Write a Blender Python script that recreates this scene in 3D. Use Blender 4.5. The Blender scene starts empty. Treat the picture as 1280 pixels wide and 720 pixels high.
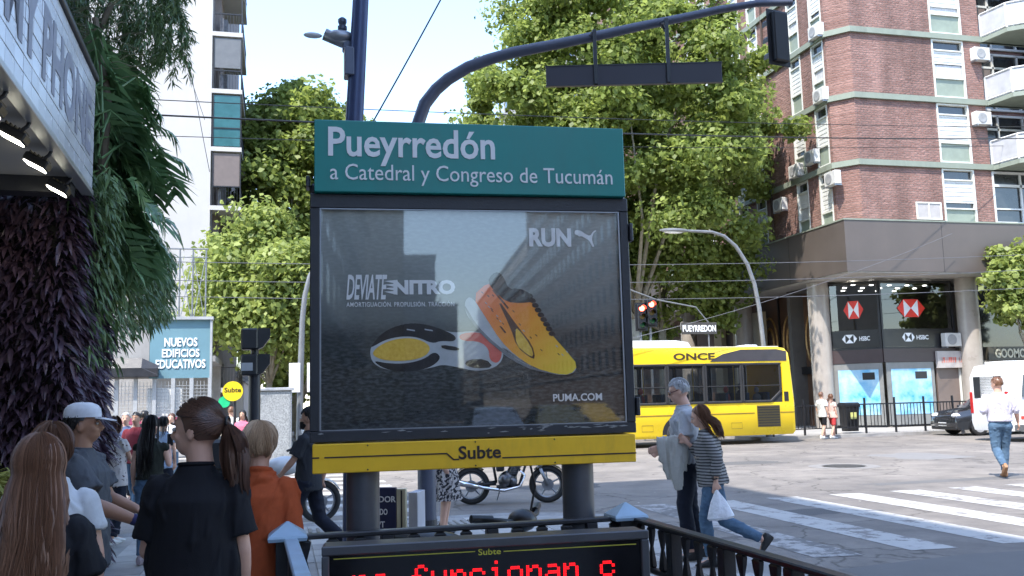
import bpy, bmesh, math, random
import numpy as np
from mathutils import Vector, Matrix, noise
random.seed(7); rng = np.random.default_rng(7)
sc = bpy.context.scene; col = sc.collection
R_ = math.radians
# ------------------------------------------------------------------ camera
FP = 1150.0; PITCH = math.atan(140/FP); YAW = R_(14.3); ROLL = .025; EYE = 1.6
_f = Vector((math.sin(YAW)*math.cos(PITCH), math.cos(YAW)*math.cos(PITCH), math.sin(PITCH)))
_r0 = Vector((math.cos(YAW), -math.sin(YAW), 0)); _u0 = _r0.cross(_f)
_r = math.cos(ROLL)*_r0 - math.sin(ROLL)*_u0; _u = math.cos(ROLL)*_u0 + math.sin(ROLL)*_r0
CP = Vector((0, 0, EYE))
cd = bpy.data.cameras.new('camera'); cam = bpy.data.objects.new('camera', cd); col.objects.link(cam)
M_ = Matrix((_r, _u, -_f)).transposed().to_4x4(); M_.translation = CP; cam.matrix_world = M_
cd.sensor_width = 36; cd.lens = 36*FP/1280; cd.clip_start = .05; cd.clip_end = 2000; sc.camera = cam
# ------------------------------------------------------------------ world and sun
w = bpy.data.worlds.new('World'); sc.world = w; w.use_nodes = True; nt = w.node_tree
sky = nt.nodes.new('ShaderNodeTexSky'); sky.sky_type = 'NISHITA'; sky.sun_disc = False
sky.sun_elevation = R_(60); sky.sun_rotation = R_(225); sky.air_density = 1.0; sky.dust_density = .5; sky.ozone_density = 1.3
bg = nt.nodes['Background']; bg.inputs[1].default_value = .15; nt.links.new(sky.outputs[0], bg.inputs[0])
sd = bpy.data.lights.new('sun', 'SUN'); sd.energy = 2.05; sd.angle = R_(.5); sd.color = (1, .95, .88)
so = bpy.data.objects.new('sun', sd); col.objects.link(so)
SUN = Vector((.354, .354, -.866)); so.rotation_euler = SUN.to_track_quat('-Z', 'Y').to_euler(); so.location = (0, 0, 60)
vs = sc.view_settings; vs.view_transform = 'Standard'; vs.look = 'None'; vs.exposure = 2.12; vs.gamma = 1
# ------------------------------------------------------------------ where a line of sight meets a plane
def ray(x, y): return _f + _r*((x-640)/FP) + _u*((360-y)/FP)
def PZ(x, y, z=0): d = ray(x, y); return CP + d*((z-EYE)/d.z)
def PX(x, y, X): d = ray(x, y); return CP + d*(X/d.x)
def PY(x, y, Y): d = ray(x, y); return CP + d*(Y/d.y)
def PD(x, y, D): d = ray(x, y); return CP + d*(D/(d.x*math.sin(YAW)+d.y*math.cos(YAW)))
# ------------------------------------------------------------------ materials
MATS = {}
def pm(name, c, rough=.6, metal=0, var=.12, vs_=3, bump=0, bs=60, spec=.5, emit=0, dirt=0, coat=0, c2=None, det=6):
    if name in MATS: return MATS[name]
    m = bpy.data.materials.new(name); m.use_nodes = True; n = m.node_tree.nodes; l = m.node_tree.links
    b = n['Principled BSDF']; tc = n.new('ShaderNodeTexCoord')
    nz = n.new('ShaderNodeTexNoise'); nz.inputs['Scale'].default_value = vs_; nz.inputs['Detail'].default_value = det; nz.inputs['Roughness'].default_value = .65
    l.new(tc.outputs['Object'], nz.inputs['Vector'])
    cr = n.new('ShaderNodeValToRGB'); cr.color_ramp.elements[0].position = .3; cr.color_ramp.elements[1].position = .7
    a = tuple(max(0, x*(1-var)) for x in c); d = tuple(min(1, x*(1+var)) for x in (c2 or c))
    if c2: a = c; d = c2
    cr.color_ramp.elements[0].color = (*a, 1); cr.color_ramp.elements[1].color = (*d, 1)
    l.new(nz.outputs['Fac'], cr.inputs[0]); out = cr.outputs[0]
    if dirt:
        n2 = n.new('ShaderNodeTexNoise'); n2.inputs['Scale'].default_value = vs_*.35; n2.inputs['Detail'].default_value = 9; n2.inputs['Roughness'].default_value = .75
        mp = n.new('ShaderNodeMapping'); mp.inputs['Scale'].default_value = (1, 1, .25); l.new(tc.outputs['Object'], mp.inputs[0]); l.new(mp.outputs[0], n2.inputs['Vector'])
        r2 = n.new('ShaderNodeValToRGB'); r2.color_ramp.elements[0].position = .5; r2.color_ramp.elements[1].position = .72
        r2.color_ramp.elements[0].color = (0, 0, 0, 1); r2.color_ramp.elements[1].color = (dirt, dirt, dirt, 1); l.new(n2.outputs['Fac'], r2.inputs[0])
        mx = n.new('ShaderNodeMix'); mx.data_type = 'RGBA'; l.new(r2.outputs[0], mx.inputs[0]); l.new(out, mx.inputs[6]); mx.inputs[7].default_value = (.06, .052, .045, 1); out = mx.outputs[2]
    l.new(out, b.inputs['Base Color']); b.inputs['Roughness'].default_value = rough; b.inputs['Metallic'].default_value = metal
    b.inputs['Specular IOR Level'].default_value = spec; b.inputs['Coat Weight'].default_value = coat
    rr = n.new('ShaderNodeMapRange'); rr.inputs[3].default_value = max(.03, rough-.1); rr.inputs[4].default_value = min(1, rough+.12); l.new(nz.outputs['Fac'], rr.inputs[0]); l.new(rr.outputs[0], b.inputs['Roughness'])
    if emit: l.new(out, b.inputs['Emission Color']); b.inputs['Emission Strength'].default_value = emit
    if bump:
        n3 = n.new('ShaderNodeTexNoise'); n3.inputs['Scale'].default_value = bs; n3.inputs['Detail'].default_value = 4; l.new(tc.outputs['Object'], n3.inputs['Vector'])
        bp = n.new('ShaderNodeBump'); bp.inputs['Strength'].default_value = bump; bp.inputs['Distance'].default_value = .02; l.new(n3.outputs['Fac'], bp.inputs['Height']); l.new(bp.outputs[0], b.inputs['Normal'])
    MATS[name] = m; return m
def glass_mat(name, ior=1.6, tint=(1, 1, 1), mul=1.0, rough=0.0):
    if name in MATS: return MATS[name]
    m = bpy.data.materials.new(name); m.use_nodes = True; n = m.node_tree.nodes; l = m.node_tree.links; n.remove(n['Principled BSDF'])
    t = n.new('ShaderNodeBsdfTransparent'); t.inputs[0].default_value = (*tint, 1); g = n.new('ShaderNodeBsdfGlossy'); g.inputs['Roughness'].default_value = rough
    fr = n.new('ShaderNodeFresnel'); fr.inputs[0].default_value = ior; mx = n.new('ShaderNodeMixShader')
    l.new(fr.outputs[0], mx.inputs[0]); l.new(t.outputs[0], mx.inputs[1]); l.new(g.outputs[0], mx.inputs[2]); l.new(mx.outputs[0], n['Material Output'].inputs[0])
    MATS[name] = m; return m
def leaf_mat(name, c1, c2, trans=.35, rough=.55):
    m = bpy.data.materials.new(name); m.use_nodes = True; n = m.node_tree.nodes; l = m.node_tree.links
    b = n['Principled BSDF']; g = n.new('ShaderNodeNewGeometry'); cr = n.new('ShaderNodeValToRGB')
    cr.color_ramp.elements[0].color = (*c1, 1); cr.color_ramp.elements[1].color = (*c2, 1)
    nz = n.new('ShaderNodeTexNoise'); nz.inputs['Scale'].default_value = .8; l.new(g.outputs['Position'], nz.inputs['Vector'])
    ad = n.new('ShaderNodeMath'); ad.operation = 'ADD'; l.new(g.outputs['Random Per Island'], ad.inputs[0]); l.new(nz.outputs['Fac'], ad.inputs[1])
    mu = n.new('ShaderNodeMath'); mu.operation = 'MULTIPLY'; mu.inputs[1].default_value = .62; l.new(ad.outputs[0], mu.inputs[0]); l.new(mu.outputs[0], cr.inputs[0])
    l.new(cr.outputs[0], b.inputs['Base Color']); b.inputs['Roughness'].default_value = rough
    t = n.new('ShaderNodeBsdfTranslucent'); l.new(cr.outputs[0], t.inputs[0]); mx = n.new('ShaderNodeMixShader'); mx.inputs[0].default_value = trans
    l.new(b.outputs[0], mx.inputs[1]); l.new(t.outputs[0], mx.inputs[2]); l.new(mx.outputs[0], n['Material Output'].inputs[0])
    MATS[name] = m; return m
def brick_mat():
    m = bpy.data.materials.new('brick'); m.use_nodes = True; n = m.node_tree.nodes; l = m.node_tree.links; b = n['Principled BSDF']
    tc = n.new('ShaderNodeTexCoord'); g = n.new('ShaderNodeNewGeometry'); sp = n.new('ShaderNodeSeparateXYZ'); l.new(tc.outputs['Object'], sp.inputs[0])
    ad = n.new('ShaderNodeMath'); l.new(sp.outputs[0], ad.inputs[0]); l.new(sp.outputs[1], ad.inputs[1]); cb = n.new('ShaderNodeCombineXYZ'); l.new(ad.outputs[0], cb.inputs[0]); l.new(sp.outputs[2], cb.inputs[1])
    nd = n.new('ShaderNodeTexNoise'); nd.inputs['Scale'].default_value = 5; l.new(tc.outputs['Object'], nd.inputs['Vector'])
    va = n.new('ShaderNodeVectorMath'); va.operation = 'MULTIPLY_ADD'; va.inputs[1].default_value = (.12, .09, .1); l.new(nd.outputs['Color'], va.inputs[0]); l.new(cb.outputs[0], va.inputs[2])
    bt = n.new('ShaderNodeTexBrick'); l.new(va.outputs[0], bt.inputs['Vector']); bt.inputs['Scale'].default_value = 1; bt.inputs['Brick Width'].default_value = .34; bt.inputs['Row Height'].default_value = .105
    bt.inputs['Mortar Size'].default_value = .014; bt.inputs['Mortar Smooth'].default_value = .4; bt.inputs['Color1'].default_value = (.23, .12, .096, 1); bt.inputs['Color2'].default_value = (.3, .168, .138, 1); bt.inputs['Mortar'].default_value = (.22, .16, .14, 1)
    nz = n.new('ShaderNodeTexNoise'); nz.inputs['Scale'].default_value = .7; nz.inputs['Detail'].default_value = 9; mpp = n.new('ShaderNodeMapping'); mpp.inputs['Scale'].default_value = (1.6, 1.6, .3); l.new(tc.outputs['Object'], mpp.inputs[0]); l.new(mpp.outputs[0], nz.inputs['Vector'])
    mr = n.new('ShaderNodeMapRange'); mr.inputs[1].default_value = .3; mr.inputs[2].default_value = .7; mr.inputs[3].default_value = .66; mr.inputs[4].default_value = 1.25; l.new(nz.outputs['Fac'], mr.inputs[0])
    hv = n.new('ShaderNodeVectorMath'); hv.operation = 'SCALE'; l.new(bt.outputs['Color'], hv.inputs[0]); l.new(mr.outputs[0], hv.inputs['Scale']); l.new(hv.outputs[0], b.inputs['Base Color'])
    bp = n.new('ShaderNodeBump'); bp.inputs['Strength'].default_value = 1; bp.inputs['Distance'].default_value = .05
    n4 = n.new('ShaderNodeTexNoise'); n4.inputs['Scale'].default_value = 9; n4.inputs['Detail'].default_value = 5; l.new(tc.outputs['Object'], n4.inputs['Vector'])
    ma = n.new('ShaderNodeMath'); ma.operation = 'SUBTRACT'; l.new(n4.outputs['Fac'], ma.inputs[0]); l.new(bt.outputs['Fac'], ma.inputs[1]); l.new(ma.outputs[0], bp.inputs['Height']); l.new(bp.outputs[0], b.inputs['Normal'])
    b.inputs['Roughness'].default_value = .9; MATS['brick'] = m; return m
def asphalt_mat():
    m = pm('asphalt', (.195, .178, .162), .85, 0, .18, 1.2, .5, 90)
    n = m.node_tree.nodes; l = m.node_tree.links; b = n['Principled BSDF']; src = b.inputs['Base Color'].links[0].from_socket
    tc = n.new('ShaderNodeTexCoord'); vo = n.new('ShaderNodeTexNoise'); vo.inputs['Scale'].default_value = .25; vo.inputs['Detail'].default_value = 12; vo.inputs['Roughness'].default_value = .8; l.new(tc.outputs['Object'], vo.inputs['Vector'])
    cr = n.new('ShaderNodeValToRGB'); cr.color_ramp.elements[0].position = .36; cr.color_ramp.elements[0].color = (.6, .6, .62, 1); cr.color_ramp.elements[1].position = .6; cr.color_ramp.elements[1].color = (1.15, 1.13, 1.1, 1); l.new(vo.outputs['Fac'], cr.inputs[0])
    # cracks
    vr = n.new('ShaderNodeTexVoronoi'); vr.feature = 'DISTANCE_TO_EDGE'; vr.inputs['Scale'].default_value = .35
    nd = n.new('ShaderNodeTexNoise'); nd.inputs['Scale'].default_value = 1.5; nd.inputs['Detail'].default_value = 6; l.new(tc.outputs['Object'], nd.inputs['Vector'])
    va = n.new('ShaderNodeVectorMath'); va.operation = 'MULTIPLY_ADD'; va.inputs[1].default_value = (.9, .9, .9); l.new(nd.outputs['Color'], va.inputs[0]); l.new(tc.outputs['Object'], va.inputs[2]); l.new(va.outputs[0], vr.inputs['Vector'])
    c2 = n.new('ShaderNodeValToRGB'); c2.color_ramp.elements[0].color = (.45, .45, .45, 1); c2.color_ramp.elements[1].position = .012; c2.color_ramp.elements[1].color = (1, 1, 1, 1); l.new(vr.outputs['Distance'], c2.inputs[0])
    m1 = n.new('ShaderNodeMix'); m1.data_type = 'RGBA'; m1.blend_type = 'MULTIPLY'; m1.inputs[0].default_value = 1; l.new(src, m1.inputs[6]); l.new(cr.outputs[0], m1.inputs[7])
    m2 = n.new('ShaderNodeMix'); m2.data_type = 'RGBA'; m2.blend_type = 'MULTIPLY'; m2.inputs[0].default_value = 1; l.new(m1.outputs[2], m2.inputs[6]); l.new(c2.outputs[0], m2.inputs[7]); l.new(m2.outputs[2], b.inputs['Base Color'])
    return m
def worn_paint(name, c, under, amount=.5):
    m = pm(name, c, .7, 0, .06, 4); n = m.node_tree.nodes; l = m.node_tree.links; b = n['Principled BSDF']; src = b.inputs['Base Color'].links[0].from_socket
    tc = n.new('ShaderNodeTexCoord'); nz = n.new('ShaderNodeTexNoise'); nz.inputs['Scale'].default_value = 3.5; nz.inputs['Detail'].default_value = 12; nz.inputs['Roughness'].default_value = .75; l.new(tc.outputs['Object'], nz.inputs['Vector'])
    cr = n.new('ShaderNodeValToRGB'); cr.color_ramp.elements[0].position = amount; cr.color_ramp.elements[1].position = amount+.07; l.new(nz.outputs['Fac'], cr.inputs[0])
    mx = n.new('ShaderNodeMix'); mx.data_type = 'RGBA'; l.new(cr.outputs[0], mx.inputs[0]); l.new(src, mx.inputs[6]); mx.inputs[7].default_value = (*under, 1); l.new(mx.outputs[2], b.inputs['Base Color'])
    return m
# ------------------------------------------------------------------ mesh builder
class MB:
    def __init__(s): s.v = []; s.f = []; s.m = []; s.mi = 0; s.sm = []; s.smooth = False
    def add(s, vs, fs):
        o = len(s.v); s.v.extend([tuple(p) for p in vs])
        for f in fs: s.f.append(tuple(i+o for i in f)); s.m.append(s.mi); s.sm.append(s.smooth)
        return s
    def box(s, a, b, bev=0):
        x0, y0, z0 = a; x1, y1, z1 = b
        if bev:
            k = bev; P = []
            for z, q in ((z0, k), (z0+k, 0), (z1-k, 0), (z1, k)):
                P += [(x0+k, y0+q, z), (x1-k, y0+q, z), (x1-q, y0+k, z), (x1-q, y1-k, z), (x1-k, y1-q, z), (x0+k, y1-q, z), (x0+q, y1-k, z), (x0+q, y0+k, z)]
            F = [tuple(reversed(range(8))), tuple(range(24, 32))]
            for r in range(3):
                for i in range(8): F.append((r*8+i, r*8+(i+1) % 8, (r+1)*8+(i+1) % 8, (r+1)*8+i))
            return s.add(P, F)
        return s.add([(x0, y0, z0), (x1, y0, z0), (x1, y1, z0), (x0, y1, z0), (x0, y0, z1), (x1, y0, z1), (x1, y1, z1), (x0, y1, z1)],
                     [(3, 2, 1, 0), (4, 5, 6, 7), (0, 1, 5, 4), (1, 2, 6, 5), (2, 3, 7, 6), (3, 0, 4, 7)])
    def rings(s, rs, cap=True, closed=False):
        n = len(rs[0]); V = [p for r in rs for p in r]; F = []
        m = len(rs)
        for i in range(m if closed else m-1):
            for j in range(n): F.append((i*n+j, i*n+(j+1) % n, ((i+1) % m)*n+(j+1) % n, ((i+1) % m)*n+j))
        if cap and not closed: F.append(tuple(reversed(range(n)))); F.append(tuple(range((m-1)*n, m*n)))
        return s.add(V, F)
    def tube(s, pts, rad, seg=8, cap=True, flat=1.0, closed=False, ref=None):
        pts = [Vector(p) for p in pts]; n = len(pts)
        if not hasattr(rad, '__len__'): rad = [rad]*n
        rs = []; prev = None
        for i, p in enumerate(pts):
            if closed: t = pts[(i+1) % n]-pts[i-1]
            else: t = (pts[min(i+1, n-1)]-pts[max(i-1, 0)])
            t = t.normalized() if t.length > 1e-9 else Vector((0, 0, 1))
            if prev is None:
                u = Vector(ref) if ref else (Vector((0, 0, 1)) if abs(t.z) < .9 else Vector((1, 0, 0)))
            else: u = prev
            u = (u - t*u.dot(t)); u = u.normalized() if u.length > 1e-6 else t.orthogonal().normalized()
            prev = u; v = t.cross(u); r = rad[i]
            rs.append([p+u*(math.cos(a)*r)+v*(math.sin(a)*r*flat) for a in [2*math.pi*k/seg for k in range(seg)]])
        return s.rings(rs, cap, closed)
    def cyl(s, a, b, r, r2=None, seg=16): return s.tube([a, b], [r, r if r2 is None else r2], seg)
    def ball(s, c, r, seg=14, rg=9, rot=None):
        if not hasattr(r, '__len__'): r = (r, r, r)
        V = []; c = Vector(c)
        for i in range(rg+1):
            th = math.pi*min(max(i/rg, .01), .99)
            for j in range(seg):
                ph = 2*math.pi*j/seg; p = Vector((r[0]*math.sin(th)*math.cos(ph), r[1]*math.sin(th)*math.sin(ph), -r[2]*math.cos(th)))
                if rot: p = rot @ p
                V.append(c+p)
        F = [tuple(reversed(range(seg))), tuple(range(rg*seg, (rg+1)*seg))]
        for i in range(rg):
            for j in range(seg): F.append((i*seg+j, i*seg+(j+1) % seg, (i+1)*seg+(j+1) % seg, (i+1)*seg+j))
        return s.add(V, F)
    def prism(s, poly, ext):      # poly: 3D points in a plane, ext: extrusion vector
        n = len(poly); e = Vector(ext); V = [Vector(p) for p in poly]; V += [p+e for p in V]
        F = [tuple(range(n)), tuple(reversed(range(n, 2*n)))]+[(i, n+i, n+(i+1) % n, (i+1) % n) for i in range(n)]
        return s.add(V, F)
    def lathe(s, prof, seg=20, c=(0, 0, 0)):
        return s.rings([[(c[0]+r*math.cos(2*math.pi*k/seg), c[1]+r*math.sin(2*math.pi*k/seg), c[2]+z) for k in range(seg)] for r, z in prof])
    def build(s, name, mats, parent=None, smooth=None, loc=None, fix=True):
        me = bpy.data.meshes.new(name); me.from_pydata(s.v, [], s.f)
        if not isinstance(mats, (list, tuple)): mats = [mats]
        for m in mats: me.materials.append(m)
        me.polygons.foreach_set('material_index', s.m)
        me.polygons.foreach_set('use_smooth', [bool(smooth) if smooth is not None else x for x in s.sm])
        if fix:
            bm = bmesh.new(); bm.from_mesh(me); bmesh.ops.recalc_face_normals(bm, faces=bm.faces); bm.to_mesh(me); bm.free()
        o = bpy.data.objects.new(name, me); col.objects.link(o)
        if parent: o.parent = parent
        if loc: o.location = loc
        if smooth:
            try: me.set_sharp_from_angle(angle=R_(40))
            except Exception: pass
        return o
def thing(name, label, cat, loc=(0, 0, 0), rz=0, group=None):
    o = bpy.data.objects.new(name, None); col.objects.link(o); o.location = loc; o.rotation_euler = (0, 0, rz); o.empty_display_size = .2
    return tag(o, label, cat, group)
def tag(o, label, cat, group=None):
    o['label'] = label; o['category'] = cat
    if group: o['group'] = group
    return o
def struct(o): o['kind'] = 'structure'; return o
def stuff(o): o['kind'] = 'stuff'; return o
def box(name, a, b, m, parent=None, bev=0): return MB().box(a, b, bev).build(name, m, parent)
def dup(o, loc=None, rz=None, label=None, parent=None):
    c = o.copy(); col.objects.link(c)
    if parent: c.parent = parent
    if loc is not None: c.location = loc
    if rz is not None: c.rotation_euler = (0, 0, rz)
    if label: c['label'] = label
    for ch in list(o.children): dup(ch, parent=c)
    return c
def np_mesh(name, V, F, mat, parent=None, smooth=False):
    me = bpy.data.meshes.new(name); nv = len(V); nf, k = F.shape
    me.vertices.add(nv); me.vertices.foreach_set('co', V.astype(np.float32).ravel()); me.loops.add(nf*k); me.loops.foreach_set('vertex_index', F.astype(np.int32).ravel())
    me.polygons.add(nf); me.polygons.foreach_set('loop_start', np.arange(0, nf*k, k, dtype=np.int32)); me.polygons.foreach_set('loop_total', np.full(nf, k, dtype=np.int32))
    if smooth: me.polygons.foreach_set('use_smooth', np.ones(nf, dtype=bool))
    me.update(calc_edges=True); me.materials.append(mat); o = bpy.data.objects.new(name, me); col.objects.link(o)
    if parent: o.parent = parent
    return o
def text_mesh(txt, bold=0.0, ext=.02, shear=0, spacing=1.0):
    cu = bpy.data.curves.new('t', 'FONT'); cu.body = txt; cu.offset = bold; cu.extrude = ext; cu.shear = shear; cu.space_character = spacing; cu.resolution_u = 3
    o = bpy.data.objects.new('t', cu); col.objects.link(o); dg = bpy.context.evaluated_depsgraph_get()
    me = bpy.data.meshes.new_from_object(o.evaluated_get(dg)); bpy.data.objects.remove(o); bpy.data.curves.remove(cu); me.materials.clear(); return me
def text(name, txt, mat, parent, o0, ux, uz, w, h, bold=0.0, depth=.003, shear=0, spacing=1.0):
    """lettering whose bounding box fills w x h; o0 lower-left corner, ux right, uz up (unit vectors)"""
    me = text_mesh(txt, bold, .5, shear, spacing); n = len(me.vertices); a = np.empty(n*3, np.float32); me.vertices.foreach_get('co', a); a = a.reshape(-1, 3)
    mn = a.min(0); mx = a.max(0); b = (a-mn)/(mx-mn+1e-9); ux = np.array(ux); uz = np.array(uz); nn = np.cross(ux, uz)
    P = np.array(o0)+np.outer(b[:, 0]*w, ux)+np.outer(b[:, 1]*h, uz)+np.outer(b[:, 2]*depth, nn)
    me.vertices.foreach_set('co', P.astype(np.float32).ravel()); me.update(); me.materials.append(mat); me.name = name
    o = bpy.data.objects.new(name, me); col.objects.link(o)
    if parent: o.parent = parent
    return o
def remesh(mb, name, mat, parent, voxel=.01, smooth_it=3, disp=None, clip=None):
    me = bpy.data.meshes.new('r'); me.from_pydata(mb.v, [], mb.f); bm = bmesh.new(); bm.from_mesh(me); bmesh.ops.recalc_face_normals(bm, faces=bm.faces); bm.to_mesh(me); bm.free()
    o = bpy.data.objects.new('r', me); col.objects.link(o)
    md = o.modifiers.new('r', 'REMESH'); md.mode = 'VOXEL'; md.voxel_size = voxel; md.use_smooth_shade = True
    if smooth_it: s2 = o.modifiers.new('s', 'SMOOTH'); s2.factor = .5; s2.iterations = smooth_it
    dg = bpy.context.evaluated_depsgraph_get(); m2 = bpy.data.meshes.new_from_object(o.evaluated_get(dg)); bpy.data.objects.remove(o); bpy.data.meshes.remove(me)
    if disp:
        n = len(m2.vertices); a = np.empty(n*3, np.float32); nr = np.empty(n*3, np.float32); m2.vertices.foreach_get('co', a); m2.vertices.foreach_get('normal', nr)
        a = a.reshape(-1, 3); nr = nr.reshape(-1, 3); a = a+nr*disp(a)[:, None]; m2.vertices.foreach_set('co', a.astype(np.float32).ravel()); m2.update()
    m2.materials.clear(); m2.materials.append(mat); m2.name = name
    m2.polygons.foreach_set('use_smooth', np.ones(len(m2.polygons), dtype=bool))
    q = bpy.data.objects.new(name, m2); col.objects.link(q); q.parent = parent; return q
def folds(amp, seed=0, sx=22, sz=9):
    r = np.random.default_rng(seed); K = [(r.normal(size=3)*np.array([sx, sx, sz]), r.uniform(0, 6.28), r.uniform(.4, 1)) for _ in range(9)]; W = r.normal(size=(3, 3))*6; ph = r.uniform(0, 6, 3)
    def f(a):
        wv = np.sin(a @ W + ph)*.06; b = a+wv; s = 0
        for k, p, q in K: s = s+q*(1-2*np.abs(np.sin(b @ k*.5+p)))
        return amp*np.clip(.45+s/3.0, .02, 1.3)
    return f
def fabric(n, c, c2=None, vs_=30, bump=.25, var=.08, rough=.85): return pm(n, c, rough, 0, var, vs_, bump, 400, spec=.25, c2=c2)
# ------------------------------------------------------------------ palette
dark = pm('dark_painted_steel', (.028, .029, .035), .42, .1, .18, 6, .12, 120, dirt=.35)
black = pm('black_plastic', (.013, .013, .015), .4, 0, .15, 8, .05, 80)
steel = pm('grey_steel', (.3, .31, .33), .4, .7, .12, 8)
lightsteel = pm('pale_painted_steel', (.42, .43, .44), .45, .2, .12, 5, dirt=.2)
white = pm('white_paint', (.76, .76, .74), .45, 0, .05, 2, dirt=.12)
white_m = pm('white_print', (.8, .8, .79), .5, 0, .03, 4)
conc = pm('concrete', (.3, .285, .27), .85, 0, .16, 3, .4, 40, dirt=.3)
road = asphalt_mat(); brick_m = brick_mat()
rubber = pm('rubber', (.02, .02, .021), .75, 0, .2, 10, .2, 90)
chrome = pm('chrome', (.7, .7, .72), .15, 1, .05, 8)
red_led = pm('red_led', (1, .006, .01), .5, 0, .0, 8, emit=.75)
dglass = pm('dark_window_glass', (.03, .034, .038), .07, 0, .3, 2, spec=.9)
tglass = glass_mat('clear_glass', 1.55)
# ------------------------------------------------------------------ ground, kerbs, pavements, markings
ZR = -.12
hx0, hx1, hy0, hy1 = .16, 1.78, .5, 4.62   # stair opening
m = MB(); B = 500
for a, b in (((-B, -B), (hx0, B)), ((hx1, -B), (B, B)), ((hx0, -B), (hx1, hy0)), ((hx0, hy1), (hx1, B))): m.add([(a[0], a[1], ZR), (b[0], a[1], ZR), (b[0], b[1], ZR), (a[0], b[1], ZR)], [(0, 1, 2, 3)])
struct(m.build('road', road, fix=False))
pave = pm('pavement_concrete', (.32, .305, .285), .85, 0, .15, 2, .3, 50, dirt=.3)
SX1, SY1 = 4.7, 12.9
m = MB()
arc = [(SX1-2+2*math.cos(a), SY1-2+2*math.sin(a)) for a in [math.pi/2*k/8 for k in range(9)]]
def slab(m, poly, z0=ZR-.1, z1=-.012): m.prism([(x, y, z1) for x, y in poly], (0, 0, z0-z1))
slab(m, [(-30, -60), (hx0, -60), (hx0, SY1), (-30, SY1)]); slab(m, [(hx1, -60), (SX1, -60), (SX1, SY1-2)]+arc[1:]+[(hx1, SY1)])
slab(m, [(hx0, -60), (hx1, -60), (hx1, hy0), (hx0, hy0)]); slab(m, [(hx0, hy1), (hx1, hy1), (hx1, SY1), (hx0, SY1)])
side = struct(m.build('sidewalk', pave)); side.name = 'sidewalk'
# paving tiles as pieces of the pavement
tm = [pm('tile_%s' % k, c, .75, 0, .12, 6, .25, 60, dirt=.25) for k, c in (('grey', (.34, .325, .305)), ('pale', (.42, .4, .375)), ('worn', (.29, .275, .26)))]
T = .42; tmesh = []
for k in range(3): o = MB().box((0, 0, -.03), (T-.012, T-.012, 0), .004).build('tile', tm[k]); tmesh.append(o.data); bpy.data.objects.remove(o)
cnt = 0
for j in range(19):
    for i in range(15):
        x = -1.72+i*T; y = 12.85-(j+1)*T
        if x+T > SX1-.15 or (x < hx1+.1 and x+T > hx0-.1 and y < hy1+.1) or (x > SX1-2 and y > SY1-2 and math.hypot(x+T-(SX1-2), y+T-(SY1-2)) > 1.86): continue
        if cnt >= 290: continue
        cnt += 1; o = bpy.data.objects.new('tile', tmesh[random.choice((0, 0, 1, 2))]); col.objects.link(o); o.parent = side; o.location = (x, y, random.uniform(-.004, .002)); o.rotation_euler = (random.uniform(-.004, .004), random.uniform(-.004, .004), 0)
# kerb
m = MB(); kp = [(-30, SY1+.02), (SX1-2, SY1+.02)]+[(SX1-2+2.02*math.cos(a), SY1-2+2.02*math.sin(a)) for a in [math.pi/2*(8-k)/8 for k in range(1, 9)]]+[(SX1+.02, -60)]
m.tube([(x, y, -.06) for x, y in kp], .085, 4, ref=(0, 0, 1)); struct(m.build('kerb', pm('kerb_granite', (.33, .32, .31), .8, 0, .2, 6, .3, 50)))
# tactile strip by the crossing
m = MB()
for i in range(44):
    for j in range(4): m.ball((-1.6+i*.1, 12.2+j*.1, .004), (.028, .028, .012), 6, 3)
stuff(m.build('paving_stud', pm('tactile_yellow_grey', (.3, .28, .25), .8), side))
# far pavements
m = MB(); slab(m, [(17.2, 31.0), (400, 31), (400, 45), (17.2, 45)], z1=0); slab(m, [(17.2, 45), (400, 45), (400, 300), (17.2, 300)], z1=0); struct(m.build('sidewalk', pave))
m = MB(); slab(m, [(-300, 31.0), (.6, 31), (.6, 300), (-300, 300)], z1=0); struct(m.build('sidewalk', pave))
m = MB(); slab(m, [(16.5, -90), (200, -90), (200, 8), (18, 8), (16.5, 6.5)], z1=0); struct(m.build('sidewalk', pave))
# crosswalks
wp = worn_paint('worn_white_marking', (.4, .39, .37), (.18, .168, .16), .52)
wp2 = worn_paint('very_worn_marking', (.36, .345, .33), (.14, .135, .13), .47)
for k in range(11):
    x = 5.45+1.18*k+.0
    MBo = MB().add([(x, 8.85, ZR+.004), (x+.56, 8.8, ZR+.004), (x+.6, 14.05, ZR+.004), (x+.04, 14.1, ZR+.004)], [(0, 1, 2, 3)])
    struct(MBo.build('crosswalk_stripe', wp2 if k < 1 else wp))
for k in range(14):
    y = 13.7+1.15*k; struct(MB().add([(-1.9, y, ZR+.004), (2.3, y, ZR+.004), (2.3, y+.55, ZR+.004), (-1.9, y+.55, ZR+.004)], [(0, 1, 2, 3)]).build('crosswalk_stripe', wp))
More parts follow.
